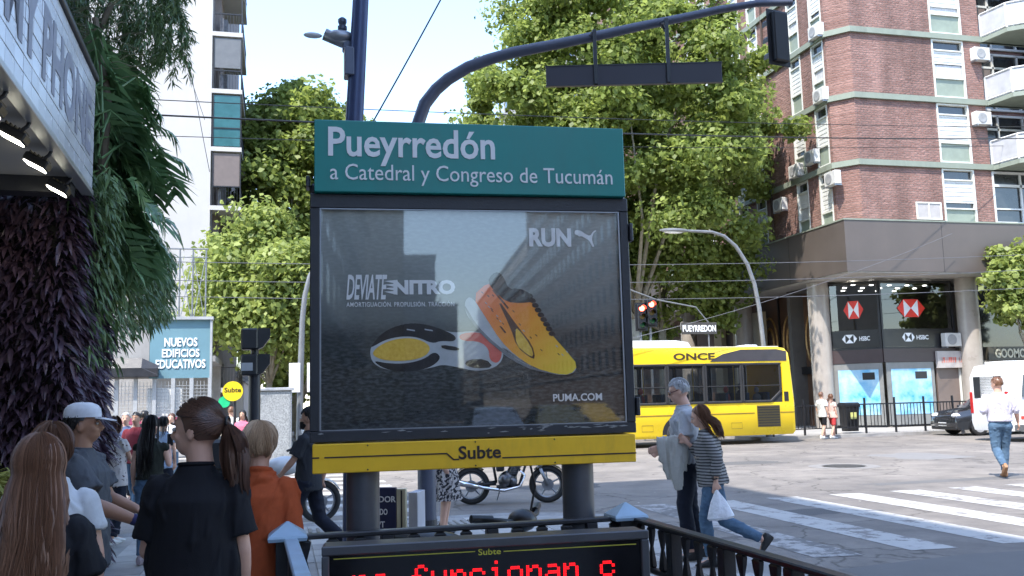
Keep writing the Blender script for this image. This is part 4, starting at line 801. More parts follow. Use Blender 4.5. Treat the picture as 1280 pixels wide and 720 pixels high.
# behind the camera: what the display glass mirrors
block('grey stone block across the avenue behind the viewer', 20, -28, 40, -6, 21, g1, -1)
block('old beige block with balconies farther behind the viewer', 20, -62, 40, -29, 26, g2, -1, balc=True)
block('brown tower at the far end of the avenue behind the viewer', 20, -130, 40, -63, 34, g4, -1)
block('long pale block on the near side far behind the viewer', -22, -260, 6.5, -151, 27, g3, 1, balc=True)
block('grey block closing the avenue view far behind the viewer', 16, -460, 31, -430, 17, g1, 1)
block('low beige block at the vanishing end of the near side behind the viewer', -22, -420, 17, -261, 30, g2, 1)
block('long pale block on the opposite side far behind the viewer', 23, -260, 43, -131, 30, g3, -1, balc=True)
block('low grey block at the vanishing end of the opposite side behind the viewer', 29, -420, 49, -261, 28, g1, -1)
block('beige block on the near side of the avenue far behind the viewer', -22, -150, .8, -81, 27, g2, 1)
# ------------------------------------------------------------------ white tower on the left with a column of balconies
wt = thing('white_tower', 'tall white blank walled tower with a narrow column of enclosed balconies, left', 'building', (0, 0, 0))
wm_ = pm('white_render', (.46, .44, .42), .85, 0, .05, .5, dirt=.12); TY = 42.0; TX = -3.0
MB().box((-22, TY, 0), (TX-.0, TY+20, 48)).build('wall', wm_, wt)
MB().box((TX+.001, TY+1.0, 0), (TX+.3, TY+20, 48)).build('recess_wall', pm('balcony_brown_wall', (.22, .18, .165), .8, 0, .1, 1), wt)
tb = pm('teal_glass', (.035, .12, .13), .15, 0, .2, 1.5); zf0 = 7.6
for k in range(13):
    z = zf0-2.68*2+2.68*k
    if z < 2: continue
    b = MB().box((TX+.002, TY-.05, z), (TX+1.32, TY+5.0, z+.2)).build('balcony', wm_, wt)
    m = MB()
    for x in (TX+.05, TX+1.25): m.box((x, TY-.02, z+.2), (x+.05, TY+.03, z+2.66))
    m.box((TX+.1, TY-.02, z+1.05), (TX+1.25, TY+.03, z+1.1))
    if k != 4:
        for i in range(9): m.box((TX+.14+i*.125, TY-.005, z+.2), (TX+.155+i*.125, TY+.01, z+1.05))
    m.box((TX+1.27, TY+.04, z+1.05), (TX+1.3, TY+5, z+1.1))
    for i in range(18): m.box((TX+1.28, TY+.1+i*.27, z+.2), (TX+1.295, TY+.12+i*.27, z+1.05))
    m.build('railing', black, b)
    MB().box((TX+.31, TY+.3, z+.21), (TX+.45, TY+.9, z+1.0)).box((TX+.31, TY+1.2, z+.21), (TX+.6, TY+1.6, z+1.3)).build('clutter', pm('balcony_clutter', (.14, .14, .15), .7, 0, .5, 6), b)
    if k == 4: MB().box((TX+.1, TY+.01, z+.25), (TX+1.24, TY+.025, z+2.6)).build('pane', tb, b)
    if k == 5 : MB().box((TX+.1, TY+.005, z+1.2), (TX+1.24, TY+.02, z+2.6)).build('blind', pm('balcony_blind', (.12, .125, .13), .5), b)
    if k == 3: MB().box((TX+.1, TY+.03, z+1.1), (TX+1.24, TY+.045, z+2.6)).build('awning', pm('brown_awning', (.15, .12, .11), .7), b)
# old rooftop frame and cables on the tower side
# ------------------------------------------------------------------ hoarding with lettering, left
hd = thing('school_hoarding', 'long corner hoarding with a blue banner reading in white capitals over mesh gates', 'hoarding', (0, 0, 0))
HY = 32.0; a = PY(188, 400, HY); b = PY(263, 404, HY); c = PY(263, 472, HY); l = PY(122, 398, HY)
gh = pm('grey_hoarding_print', (.34, .33, .32), .8, 0, .12, 1.2, dirt=.35)
MB().box((l.x-3, HY, c.z), (a.x-.01, HY+.12, a.z)).build('grey_panel', gh, hd)
bp_ = MB().box((a.x, HY-.02, c.z), (b.x, HY+.12, a.z)).build('blue_panel', pm('banner_blue', (.13, .25, .3), .6, 0, .06, 1, dirt=.06), hd)
MB().box((a.x-1.2, HY-.14, a.z+.003), (b.x+.1, HY+.25, a.z+.1)).box((b.x+.003, HY-.1, .0), (b.x+.07, HY+.2, a.z)).build('frame', lightsteel, hd)
for i, (t_, x0, x1, y0, y1) in enumerate((('NUEVOS', 205.5, 247, 422, 433.5), ('EDIFICIOS', 202.5, 249.5, 436, 447), ('EDUCATIVOS', 194.5, 257, 449, 461))):
    p0 = PY(x0, y1, HY); p1 = PY(x1, y0, HY); text('lettering', t_, white_m, bp_, (p0.x, HY-.021, p0.z), X_, Z_, p1.x-p0.x, p1.z-p0.z, .025, .02)
    text('lettering_shadow', t_, pm('banner_shadow_ink', (.05, .14, .2), .7), bp_, (p0.x+.02, HY-.0205, p0.z-.03), X_, Z_, p1.x-p0.x, p1.z-p0.z, .03, .008)
MB().box((l.x+.3, HY-.35, c.z+.05), (a.x+.3, HY-.01, c.z+.32)).prism([(l.x+.3, HY-.36, c.z+.34), (a.x-.2, HY-.36, c.z+.34), (a.x+.3, HY-.36, c.z+.1), (a.x+.3, HY-.36, c.z+.06), (l.x+.3, HY-.36, c.z+.06)], (0, .2, .32)).build('folded_awning', dark, hd)
gt = thing('mesh_gate', 'pale metal gates with wire mesh under the hoarding', 'gate', (0, 0, 0))
xs_ = [l.x+.2, l.x+.5, l.x+1.35, l.x+1.65, l.x+2.4, l.x+2.7, b.x]
for k, x in enumerate(np.linspace(l.x, b.x-.05, 7)): MB().box((x, HY-.05, 0), (x+.12, HY+.07, c.z-.003)).build('post', lightsteel, gt)
m = MB(); X0, X1 = l.x, b.x
for k in range(int((X1-X0)/.11)): x = X0+.11*k; m.box((x, HY-.005, .9), (x+.014, HY+.009, c.z-.1))
for k in range(int((c.z-1)/.11)): z = .9+.11*k; m.box((X0, HY-.02, z), (X1, HY-.006, z+.014))
stuff(m.build('wire_mesh', lightsteel, gt)); MB().box((X0, HY, .05), (X1, HY+.05, .9)).build('lower_panel', gh, gt); MB().box((X0+.5, HY-.02, 1.1), (X1, HY-.001, 1.32)).build('magenta_strip', pm('magenta_panel', (.35, .06, .12), .6), gt)
MB().box((X0+1.55, HY+.12, 1.2), (X0+2.6, HY+.2, c.z-.3)).build('white_notice', white, gt)
MB().box((X0-6, HY+6, 0), (X1, HY+6.2, 3.4)).build('yard_wall', conc, gt)
# steel frame on the yard roof
st = thing('rooftop_frame', 'thin steel lattice frame standing over the hoarding before the white tower', 'frame', (0, 0, 0))
for k in range(4): p = PY(208+k*16.5, 350, 34); MB().cyl((p.x, 34, 3.4), (p.x, 34, 7.2), .03, seg=6).build('post', steel, st)
pa = PY(205, 345, 34); pb = PY(260, 345, 34)
MB().cyl((pa.x, 34, 7.2), (pb.x, 34, 7.2), .03, seg=6).cyl((pa.x, 34, 6.9), (pb.x, 34, 6.9), .02, seg=6).build('top_bar', steel, st)
m = MB()
for k in range(3): 
    x0 = PY(208+k*16.5, 350, 34).x; x1 = PY(208+(k+1)*16.5, 350, 34).x; m.cyl((x0, 34, 4.5), (x1, 34, 7), .015, seg=5).cyl((x0, 34, 7), (x1, 34, 4.5), .015, seg=5)
stuff(m.build('cross_brace', steel, st))
MB().box((pa.x-1.0, 33.8, 3.2), (pb.x+.3, 38, 3.4)).build('roof_slab', conc, st)
# ------------------------------------------------------------------ trees
leafA = leaf_mat('plane_leaf', (.06, .1, .018), (.38, .45, .11), .6, .5); leafB = leaf_mat('bright_leaf', (.07, .12, .02), (.42, .48, .13), .5, .5)
bark = pm('plane_bark', (.2, .17, .12), .9, 0, .3, 4, .4, 20, c2=(.36, .33, .26))
def tree(lab, x, y, h, rx, ry, zb, n, size, mat, nb=70, trunk_r=.22, seed=0, lean=0.0, name='plane_tree', blob=1.35, fork=None):
    r = np.random.default_rng(seed+100); t = thing(name, lab, 'tree', (x, y, 0), 0, 'street trees along the avenue')
    cz = (zb+h)/2; rz = (h-zb)/2; nb = int(nb*2.6); blob *= .66
    # blobs of leaves
    d = r.normal(size=(nb, 3)); d /= np.linalg.norm(d, axis=1)[:, None]; rad = r.uniform(.35, 1, nb)**.5
    hol = r.normal(size=(7, 3)); hol /= np.linalg.norm(hol, axis=1)[:, None]; kp = ((d @ hol.T).max(1) < .9) | (rad < .6); d = d[kp]; rad = rad[kp]*r.uniform(.82, 1.12, kp.sum()); nb = len(rad)
    c = d*rad[:, None]*np.array([rx*.9, ry*.9, rz*.9]); c[:, 2] += cz; c[:, 0] += lean*(c[:, 2]/h)
    br = r.uniform(.45, 1.45, nb)*blob
    k = r.integers(0, nb, n); dd = r.normal(size=(n, 3)); dd /= np.linalg.norm(dd, axis=1)[:, None]; q = r.uniform(.15, 1.3, n)
    P = c[k]+dd*(br[k]*q)[:, None]*np.array([1, 1, .72])
    s = size*r.uniform(.5, 1.2, n); nr = dd+r.normal(size=(n, 3))*.8+np.array([0, 0, .5]); nr /= np.linalg.norm(nr, axis=1)[:, None]
    a = np.cross(nr, r.normal(size=(n, 3))); a /= np.linalg.norm(a, axis=1)[:, None]; b = np.cross(nr, a)
    V = np.stack([P-a*s[:, None]*.6, P-b*s[:, None]*.42+nr*s[:, None]*.1, P+a*s[:, None]*.6, P+b*s[:, None]*.42+nr*s[:, None]*.1], 1).reshape(-1, 3)
    o = np_mesh('crown', V, np.arange(n*4).reshape(-1, 4), mat, t)
    m = MB(); m.smooth = True; rr_ = random.Random(seed); fk = fork or zb*.8
    m.tube([(0, 0, 0), (.05, 0, fk*.5), (.1+lean*.2, .05, fk)], [trunk_r*1.25, trunk_r, trunk_r*.85], 10)
    top = Vector((.1+lean*.2, .05, fk))
    for i in range(min(nb, 11)):
        e = Vector(c[i]); mid = top.lerp(e, .5)+Vector((rr_.uniform(-.4, .4), rr_.uniform(-.4, .4), -.3+rr_.uniform(0, .8))); m.tube([top-Vector((0, 0, .2)), mid, e], [trunk_r*.45, trunk_r*.25, .03], 6)
    m.build('trunk', bark, t)
    return t
tree('tall spreading plane tree filling the sky right of the sign, before the brick block', 15.4, 38.5, 22.5, 8.2, 6.5, 5.4, 125000, .235, leafA, 120, .26, 1, fork=5.2)
tree('second plane tree with two pale bare trunks behind the yellow bus', 18.2, 42.0, 17, 6.2, 5, 3.6, 60000, .26, leafA, 80, .22, 2, fork=5)
tree('farther plane tree lower at the left flank of the big crown', 12.2, 50, 18.2, 6.2, 6, 5, 44000, .3, leafA, 70, .25, 3)
tree('distant plane tree low on the skyline just right of the curved mast', 11.2, 66, 19.5, 5.0, 5, 5, 18000, .5, leafA, 50, .25, 4)
tree('tall dense tree beside the white tower on the left of the avenue', .6, 48, 18.6, 4.8, 5.4, 6, 54000, .29, leafA, 80, .24, 5)
tree('dense tree standing between the left tree and the dark camera pole', 5.2, 58, 19.5, 4.8, 5, 5, 26000, .42, leafA, 60, .24, 6)
tree('lower bright green tree leaning out in front of the white tower balconies', -.5, 37.5, 9.8, 3.1, 3.2, 2.6, 34000, .24, leafB, 60, .13, 7, fork=2.6, lean=.3)
tree('dark shaded tree low behind the round yellow station sign', .9, 44, 7.5, 2.8, 3, 1.8, 14000, .28, leafA, 36, .13, 8, fork=2)
tree('small bright street tree at the right picture edge before the shops', 31.4, 33.0, 8.0, 2.5, 1.2, 3.4, 13000, .26, leafB, 46, .1, 9, name='street_tree', blob=.62)
tree('small leafy tree behind the dark hanging leaves by the white wall', -5.3, 27, 7.6, 1.6, 1.6, 4.2, 6000, .22, leafB, 22, .1, 10, name='street_tree', blob=.7)
# ------------------------------------------------------------------ street lamp, signals and signs on the far side
galv = pm('galvanised', (.2, .205, .21), .5, .4, .12, 4)
sl2 = thing('street_lamp', 'tall pale street lamp with long curved arm over the yellow bus', 'street lamp', (17.75, 31.4, 0))
pts = [(0, 0, 0), (0, 0, 3.5)]+[tuple(PY(x, y, 31.4)-Vector((17.75, 31.4, 0))) for x, y in ((949, 385), (943, 355), (934, 330), (920, 308), (905, 295), (890, 290), (860, 288.5))]
MB().tube(pts, [.11, .09, .085, .08, .075, .07, .065, .06, .05], 10).build('pole', galv, sl2, smooth=True)
e = Vector(pts[-1]); MB().ball((e.x-.55, e.y, e.z), (.62, .16, .09), 14, 7).build('lamp_head', galv, sl2, smooth=True); MB().ball((e.x-.6, e.y, e.z-.06), (.4, .11, .06), 12, 6).build('lens', white, sl2, smooth=True)
ll = thing('street_lamp', 'pale grey lamp pole with two notice boxes standing left of the sign', 'street lamp', (.55, 26, 0))
pts = [(0, 0, 0), (0, 0, .9)]+[tuple(PY(x, y, 26)-Vector((.55, 26, 0))) for x, y in ((376, 460), (378, 400), (381, 370), (387, 345), (398, 325))]
MB().tube(pts, [.1, .09, .085, .075, .07, .06, .05], 10).build('pole', galv, ll, smooth=True)
MB().box((-.28, -.12, 1.95), (.02, -.1, 2.75), .01).box((.2, -.12, 1.95), (.42, -.1, 2.75), .01).build('notice_box', white, ll)
b0 = PY(343, 528, 25.5); t = thing('utility_cabinet', 'grey speckled utility cabinet beside the pale lamp pole', 'cabinet', (b0.x, 25.5, 0)); MB().box((-.5, -.2, .0), (.45, .2, 2.0), .02).build('body', pm('speckled_grey', (.3, .31, .31), .6, 0, .5, 30), t); MB().box((-.45, -.215, .1), (.4, -.2, 1.9), .008).build('door', pm('speckled_grey', (.3, .31, .31)), t); MB().box((-.56, -.25, 2.003), (.5, .25, 2.08), .01).build('lid', lightsteel, t)
# left pedestrian signal, nearer
tl = thing('pedestrian_signal', 'black pedestrian signal with two stacked hoods seen from behind on a dark post', 'traffic light', (-.3, 12.25, 0))
MB().cyl((0, 0, 0), (0, 0, 2.02), .075, seg=16).build('post', dark, tl, smooth=True)
for z, w_, nm in ((2.32, .17, 'upper_hood'), (1.99, .17, 'lower_hood')):
    MB().box((-w_, -.14, z), (.04, .1, z+.27), .02).build(nm, black, tl); MB().prism([(.042, -.12, z+.27), (.19, -.12, z+.27), (.19, -.12, z+.15), (.1, -.12, z+.03), (.042, -.12, z)], (0, .2, 0)).build('visor', black, tl)
MB().box((-.16, -.147, 2.05), (-.02, -.142, 2.15)).build('sticker', lightsteel, tl); MB().cyl((0, 0, 2.26), (0, 0, 2.34), .05, seg=10).build('joint', black, tl)
# round Subte sign
p = PY(291, 489, 24); rs = thing('round_subte_sign', 'round yellow station sign with a small green disc hanging below its left', 'sign', (p.x, 24, p.z))
ydisc = pm('disc_yellow', (.85, .62, .02), .4); 
MB().rings([[(.245*math.cos(a), y, .245*math.sin(a)) for a in [i*math.pi/14 for i in range(28)]] for y in (-.03, .03)]).build('disc', ydisc, rs); text('lettering', 'Subte', dk, rs, (-.2, -.031, -.03), X_, Z_, .4, .12, .02, .004)
MB().rings([[(-.2+.14*math.cos(a), y, -.26+.14*math.sin(a)) for a in [i*math.pi/10 for i in range(20)]] for y in (-.01, .02)]).build('small_disc', pm('disc_green', (.02, .5, .2), .4), rs); MB().cyl((.05, .06, -p.z), (.05, .06, .2), .035, seg=8).build('post', dark, rs)
p = PY(121, 493, 24); signal_head('traffic_light', 'small traffic light showing red beside the purple planted wall', (p.x, 24, p.z-.6), 0, lit=0, sc_=.9, group='traffic lights')
for px, py, lb in ((801, 385, 'small traffic light showing red at the left of the pair over the bus'), (813, 380, 'brighter traffic light showing red above the bus roof')):
    p = PY(px, py, 34); t = signal_head('traffic_light', lb, (p.x, 34, p.z-.85), 0, lit=0, sc_=1.1, group='traffic lights'); MB().cyl((0, .12, -4.2), (0, .12, .9), .05, seg=8).build('post', galv, t)
p = PY(852, 418, 34); ss = thing('street_name_sign', 'street name sign with white capitals hung under a thin arm above the bus', 'sign', (p.x, 34, p.z))
MB().box((0, -.02, 0), (1.55, .02, .48), .01).build('plate', pm('plate_dark', (.05, .045, .04), .5), ss); text('lettering', 'PUEYRREDON', white_m, ss, (.05, -.021, .1), X_, Z_, 1.45, .27, .03, .006); MB().tube([(1.2, .05, -4), (1.2, .05, .5), (.7, .05, 1.1), (-1.0, .05, 1.4), (-2.4, .05, 1.9)], .032, 8).build('arm', galv, ss)
# pedestrian fence at the far kerb
fn = thing('kerb_fence', 'black pedestrian fence along the far kerb before the bank', 'fence', (17.9, 31.3, 0))
for k in range(9): MB().box((k*1.32-.03, -.03, 0), (k*1.32+.03, .03, 1.35)).build('post', black, fn)
MB().box((0, -.02, 1.08), (10.6, .02, 1.13)).build('top_rail', black, fn); MB().box((0, -.02, .22), (10.6, .02, .26)).build('bottom_rail', black, fn)
bars = None
for k in range(70):
    if bars is None: bars = MB().box((-.011, -.011, .262), (.011, .011, 1.078)).build('bar', black, fn, loc=(.15, 0, 0)); continue
    if k % 9 == 8: continue
    o = bars.copy(); col.objects.link(o); o.location = (.15+k*.15, 0, 0)
# ------------------------------------------------------------------ cables
def cable(lab, a, b, sag, r=.012, mt=None):
    a = Vector(a); b = Vector(b); pts = [a.lerp(b, i/16)-Vector((0, 0, sag*4*(i/16)*(1-i/16))) for i in range(17)]
    q = MB().tube([p-a for p in pts], r, 5).build('overhead_cable', mt or black, smooth=True); q.location = a; tag(q, lab, 'cable', 'overhead cables'); return q
cable('black cable rising steeply from behind the sign header to the top of the frame', PY(455, 172, 14), PY(572, -40, 14), .03, .014)
for k, (y0, y1, y2, Y, s) in enumerate(((118, 150, 158, 22, .25), (137, 158, 171, 21, .3), (165, 180, 178, 26, .35))):
    cable(('upper', 'middle thicker', 'lower')[k]+' of the three long cables crossing the street behind the sign header', PY(60, y0, Y), PY(1400, y2, Y+9), s, (.012, .022, .012)[k])
cg = pm('cable_grey', (.13, .13, .14), .6)
for k, (x0, y0, x1, y1) in enumerate(((-10, 322, 1400, 312), (100, 348, 1400, 330), (100, 368, 1420, 352))): cable(('highest', 'middle', 'lowest')[k]+' pale cable strung across in front of the dark fascia and bus', PY(x0, y0, 27), PY(x1, y1, 30), .4, .011, cg)
cable('thin line rising from the bus rear up across the dark fascia', PY(780, 425, 31), PY(1190, 292, 33.3), .3, .01, cg)
cable('left thin wire slanting down the white tower wall', PY(222, -5, 38), PY(262, 215, 38), .1, .014); cable('right thin wire slanting down the white tower wall', PY(205, -5, 38), PY(256, 150, 38), .05, .012)
# ------------------------------------------------------------------ bus
by = pm('bus_yellow', (.84, .57, .012), .28, 0, .04, 1, coat=.5, dirt=.05)
def bus(loc, rz):
    t = thing('city_bus', 'yellow city bus with dark windows passing behind the sign toward the left', 'bus', loc, rz)   # local: rear at x=0, front at x=-11, near side y=0
    L, W, z0, z1 = 11.0, 2.5, .3, 3.33
    prof = lambda k: [(0+k, z0), (0, z0+.25), (0, 1.4), (.02, 2.2), (-.08, 2.9), (-.28, z1-.06), (-.55, z1)]
    pr = [(-.12, z0), (-.01, z0+.12), (0, 1.4), (-.05, 2.5), (-.14, 2.98), (-.3, z1-.02), (-.6, z1+.02), (-L+.5, z1+.02), (-L+.12, 3.05), (-L, 1.2), (-L, z0+.1), (-L+.1, z0)]
    lowp = [(-.12, z0), (-.01, z0+.12), (0, 1.42), (-L+.03, 1.42), (-L, 1.2), (-L, z0+.1), (-L+.1, z0)]
    upp = [(-.09, 2.8), (-.14, 3.14), (-.3, z1-.02), (-.6, z1+.02), (-L+.5, z1+.02), (-L+.12, 3.05), (-L+.1, 2.8)]
    m = MB()
    def hull(pp_):
        cx = sum(x for x, z in pp_)/len(pp_); cz = sum(z for x, z in pp_)/len(pp_)
        rg_ = lambda y, i_: [(x+(i_ if x < cx else -i_), y, z+((i_ if z < cz else -i_) if (z < 1 or z > 2.9) else 0)) for x, z in pp_]
        m.rings([rg_(0, .06), rg_(.06, 0), rg_(W-.06, 0), rg_(W, .06)])
    hull(lowp); hull(upp); hull([(0, 1.421), (-.09, 2.799), (-.5, 2.799), (-.5, 1.421)]); hull([(-8.9, 1.421), (-8.9, 2.799), (-L+.1, 2.799), (-L+.03, 1.421)])
    # wheel arches are dark insets
    m.build('body', by, t, smooth=True)
    for x in (-4.45, -9.6):
        MB().prism([(x+.62*math.cos(a), -.003, .42+.62*math.sin(a)) for a in [math.pi*i/14 for i in range(15)]], (0, .05, 0)).build('wheel_arch', black, t)
        o = MB(); o.smooth = True; o.rings([[(x+r*math.cos(a), y, .42+r*math.sin(a)) for a in [i*math.pi/12 for i in range(24)]] for y, r in ((-.03, .2), (-.035, .4), (-.02, .47), (.3, .47))]); wh = o.build('wheel', rubber, t); MB().rings([[(x+r*math.cos(a), y, .42+r*math.sin(a)) for a in [i*math.pi/10 for i in range(20)]] for y, r in ((-.055, .07), (-.04, .26), (-.036, .27))]).build('rim', steel, wh)
    bg_ = pm('bus_glass', (.05, .055, .06), .08, 0, .4, 1.5, spec=.8)
    xs = [-.5, -2.02, -3.42, -4.82, -6.22, -7.62, -8.9]
    bglz = glass_mat('bus_window_glass', 1.7, (.62, .64, .65))
    for yy in (0, W):
        for k in range(6):
            a, b = xs[k+1]+.04, xs[k]-.04
            P = [(a, 1.46), (b-.4, 1.46), (b, 1.8), (b, 2.76), (a, 2.76)] if k == 0 else [(a, 1.46), (b, 1.46), (b, 2.76), (a, 2.76)]
            m = MB()
            for (x0, z_0), (x1, z_1) in zip(P, P[1:]+P[:1]): m.tube([(x0, yy, z_0), (x1, yy, z_1)], .045, 6)
            m.box((a, yy-.02, 2.0), (b, yy+.02, 2.03)).box((xs[k+1]-.045, yy-.015, 1.42), (xs[k+1]+.045, yy+.015, 2.8))
            if k == 0: m.prism([(b-.4, yy, 1.422), (b+.04, yy, 1.422), (b+.04, yy, 1.8)], (0, .02, 0))
            w_ = m.build('window', rubber, t); MB().add([(x, yy, z) for x, z in P], [tuple(range(len(P)))]).build('pane', bglz, w_)
    rr5 = random.Random(9)
    for k in range(8):
        x = -1.25-1.42*(k//2)-rr5.uniform(-.25, .25); y = (.45, 1.95)[k % 2]; z = 1.75+rr5.random()*.3; m = MB(); m.smooth = True
        m.ball((x, y, z), (.09, .08, .115), 10, 7); m.ball((x, y, z-.3), (.13, .2, .19), 10, 7); ps = m.build('person', [fabric('rider_%d' % (k % 4), ((.3, .3, .32), (.05, .06, .1), (.4, .1, .08), (.12, .08, .06))[k % 4])], None); ps.parent = None
        ps.location = (0, 0, 0); RID.append(ps)
    m = MB()
    for k in range(10):
        for y in (.3, .75, 1.75, 2.2): m.box((-1.0-.8*k, y-.18, 1.43), (-.9-.8*k, y+.18, 1.78), .02)
    stuff(m.build('seat_back', pm('seat_blue_grey', (.08, .1, .15), .6), t)); m = MB()
    for x in (-1.7, -3.3, -5.2, -7.0): m.cyl((x, 1.2, 1.42), (x, 1.2, 2.8), .02, seg=6)
    m.build('grab_pole', pm('pole_yellow', (.6, .45, .03), .3), t)
    MB().prism([(-.25, -.006, 2.86), (-.25, -.006, 3.2), (-.62, -.006, 3.27), (-2.0, -.006, 3.27), (-2.7, -.006, 3.12), (-3.1, -.006, 2.93), (-3.2, -.006, 2.86)], (0, -.008, 0)).build('rear_dark_panel', pm('bus_dark_panel', (.05, .045, .05), .3), t)
    text('lettering', 'ONCE', pm('bus_lettering', (.05, .03, .01), .5), t, (-4.55, -.004, 2.93), X_, Z_, 1.55, .24, .03, .006)
    MB().box((-6.6, -.012, 2.95), (-6.1, -.004, 3.15)).build('small_sign', black, t)
    gr = MB().box((-1.5, -.01, .58), (-.62, -.002, 1.32)).build('engine_vent', pm('vent_brown', (.12, .085, .02), .5), t)
    for k in range(8): MB().box((-1.48, -.03, .61+k*.09), (-.64, -.011, .645+k*.09)).build('slat', black, gr)
    MB().box((-9, -.012, 1.05), (-1.6, -.002, 1.08)).box((-.6, -.012, 1.05), (-.05, -.002, 1.08)).build('side_trim', pm('bus_trim_brown', (.2, .12, .02), .5), t)
    MB().box((-.42, -.012, 1.45), (-.25, -.002, 1.78)).build('marker_light', black, t)
    m = MB()
    for k in range(6): m.tube([(-2.5-k*1.1, -.006, .55), (-2.1-k*1.1, -.006, .55), (-2.1-k*1.1, -.006, .75), (-2.5-k*1.1, -.006, .75)], .006, 4, closed=True)
    stuff(m.build('hatch_line', MATS['bus_trim_brown'], t))
    ac = MB(); ac.rings([[(x, y, z) for x, z in ((-3.6+i, z1+.02), (-3.75+i*1.5, z1+.24), (-4.1+i*2, z1+.3), (-7.6, z1+.3), (-7.8, z1+.02))] for y, i in ((.3, -.1), (.5, 0), (2.0, 0), (2.2, -.1))]); ac.build('roof_unit', white, t)
    MB().box((-1.5, .6, z1+.0), (-1.0, 1.3, z1+.14), .03).build('roof_vent', white, t); MB().box((-9.8, .05, z1+.021), (-.5, 2.45, z1+.05), .01).build('roof_skin', pm('bus_roof_cream', (.75, .68, .5), .5), t)
    return t
RID = []
bus((17.62, 29.2, ZR), 0)
for i_, ps in enumerate(RID): ps.location = (17.62, 29.2, ZR); tag(ps, 'bus passenger on the %s side behind the %s bus window from the rear' % (('near', 'far')[i_ % 2], ('first', 'second', 'third', 'fourth')[i_//2]), 'person', 'passengers inside the yellow bus')
# ------------------------------------------------------------------ cars and vans: lofted from side outlines
def vehicle(name, lab, cat, loc, rz, L, W, outline, roof_in, paint, wheels, wr, windows, extra=None, group=None):
    """outline: closed (x, z) side profile from rear-bottom, counterclockwise; roof_in: tumblehome per point"""
    t = thing(name, lab, cat, loc, rz, group); m = MB(); m.smooth = True
    def ring(y, f): return [(x, y*(1-0)+(-1 if y > 0 else 1)*ri, z) for (x, z), ri in zip(outline, roof_in)]
    zs = [z for _, z in outline]; cx = L/2
    def rg(yf, ins): return [(x+(ins if x < cx else -ins), math.copysign(max(0, abs(yf)-ri), yf) , z-(ins if z > .8 else 0)) for (x, z), ri in zip(outline, roof_in)]
    h = W/2; m.rings([rg(-h, .05), rg(-h+.05, .0), rg(-h*.4, -.02), rg(h*.4, -.02), rg(h-.05, 0), rg(h, .05)]); m.build('body', paint, t, smooth=True)
    for x in wheels:
        for s in (-1, 1):
            y0 = s*(h-.005); MB().prism([(x+(wr+.07)*math.cos(a), y0+s*.008, wr+(wr+.07)*math.sin(a)) for a in [math.pi*i/12-.12*(1 if i == 0 else -1 if i == 12 else 0) for i in range(13)]], (0, -s*.05, 0)).build('wheel_arch', black, t)
            o = MB(); o.smooth = True; o.rings([[(x+r*math.cos(a), s*y, wr+r*math.sin(a)) for a in [i*math.pi/12 for i in range(24)]] for y, r in ((h+.015, wr*.6), (h+.022, wr*.9), (h+.0, wr), (h-.2, wr))]); w_ = o.build('wheel', rubber, t)
            q = MB(); q.rings([[(x+r*math.cos(a), s*y, wr+r*math.sin(a)) for a in [i*math.pi/10 for i in range(20)]] for y, r in ((h+.035, .03), (h+.028, wr*.3), (h+.02, wr*.62))]); q.build('rim', lightsteel, w_)
    for pts, ri in windows:
        for s in (-1, 1): 
            P = [(x, s*(h+.006-r_), z) for (x, z), r_ in zip(pts, ri)]; MB().prism(P, (0, s*.008, 0)).build('side_window', dglass, t)
    if extra: extra(t, h)
    return t
darkpaint = pm('black_car_paint', (.03, .032, .036), .15, .3, .1, 2, coat=1); whitepaint = pm('white_van_paint', (.74, .74, .73), .25, 0, .04, 1, coat=.5, dirt=.05); taxiy = pm('taxi_yellow', (.75, .5, .03), .25, 0, .04, 1, coat=.5)
car_out = [(.1, .25), (0, .45), (.02, .95), (.25, 1.02), (.75, 1.4), (1.2, 1.5), (2.2, 1.5), (2.6, 1.42), (3.2, 1.0), (4.05, .88), (4.25, .7), (4.3, .4), (4.2, .22)]
car_ri = [.04, 0, .02, .06, .22, .27, .27, .24, .08, .08, .06, .03, .06]
car_win = [([(.75, 1.0), (1.15, 1.38), (1.75, 1.42), (1.75, 1.0)], [.08, .235, .24, .08]), ([(1.8, 1.0), (1.8, 1.42), (2.3, 1.41), (2.95, 1.0)], [.08, .24, .235, .08])]
def car_extra(t, h):
    MB().prism([(3.06, -h+.2, 1.06), (3.06, h-.2, 1.06), (2.62, h-.3, 1.40), (2.62, -h+.3, 1.40)], (.012, 0, .012)).build('windscreen', dglass, t)
    MB().prism([(.22, -h+.18, 1.06), (.22, h-.18, 1.06), (.7, h-.3, 1.37), (.7, -h+.3, 1.37)], (-.012, 0, .012)).build('rear_window', dglass, t)
    for s in (-1, 1): MB().ball((4.12, s*(h-.25), .74), (.18, .2, .1), 12, 6).build('headlight', pm('headlamp', (.7, .72, .75), .1), t, smooth=True); MB().box((3.0-.08, s*(h+.02)-.06, .98), (3.08, s*(h+.02)+.06, 1.1), .02).build('mirror', darkpaint, t); MB().box((-.01, s*(h-.2)-.12, .7), (.05, s*(h-.2)+.12, .92), .01).build('tail_light', pm('tail_red', (.5, .02, .02), .3), t)
    MB().box((4.2, -.5, .52), (4.29, .5, .68), .01).build('grille', black, t); MB().box((4.29, -.26, .36), (4.31, .26, .49)).build('number_plate', white, t); MB().box((4.24, -.45, .6), (4.3, .45, .62)).build('chrome_bar', chrome, t); MB().box((4.1, -h+.08, .22), (4.28, h-.08, .34), .03).build('bumper_lip', black, t)
p = PZ(1172, 548, ZR)
vehicle('parked_car', 'black car with chrome grille nosing out behind the white van', 'car', (p.x+5.8, p.y+1.0, ZR), R_(180-8), 4.3, 1.8, car_out, car_ri, darkpaint, (.8, 3.4), .32, car_win, car_extra)
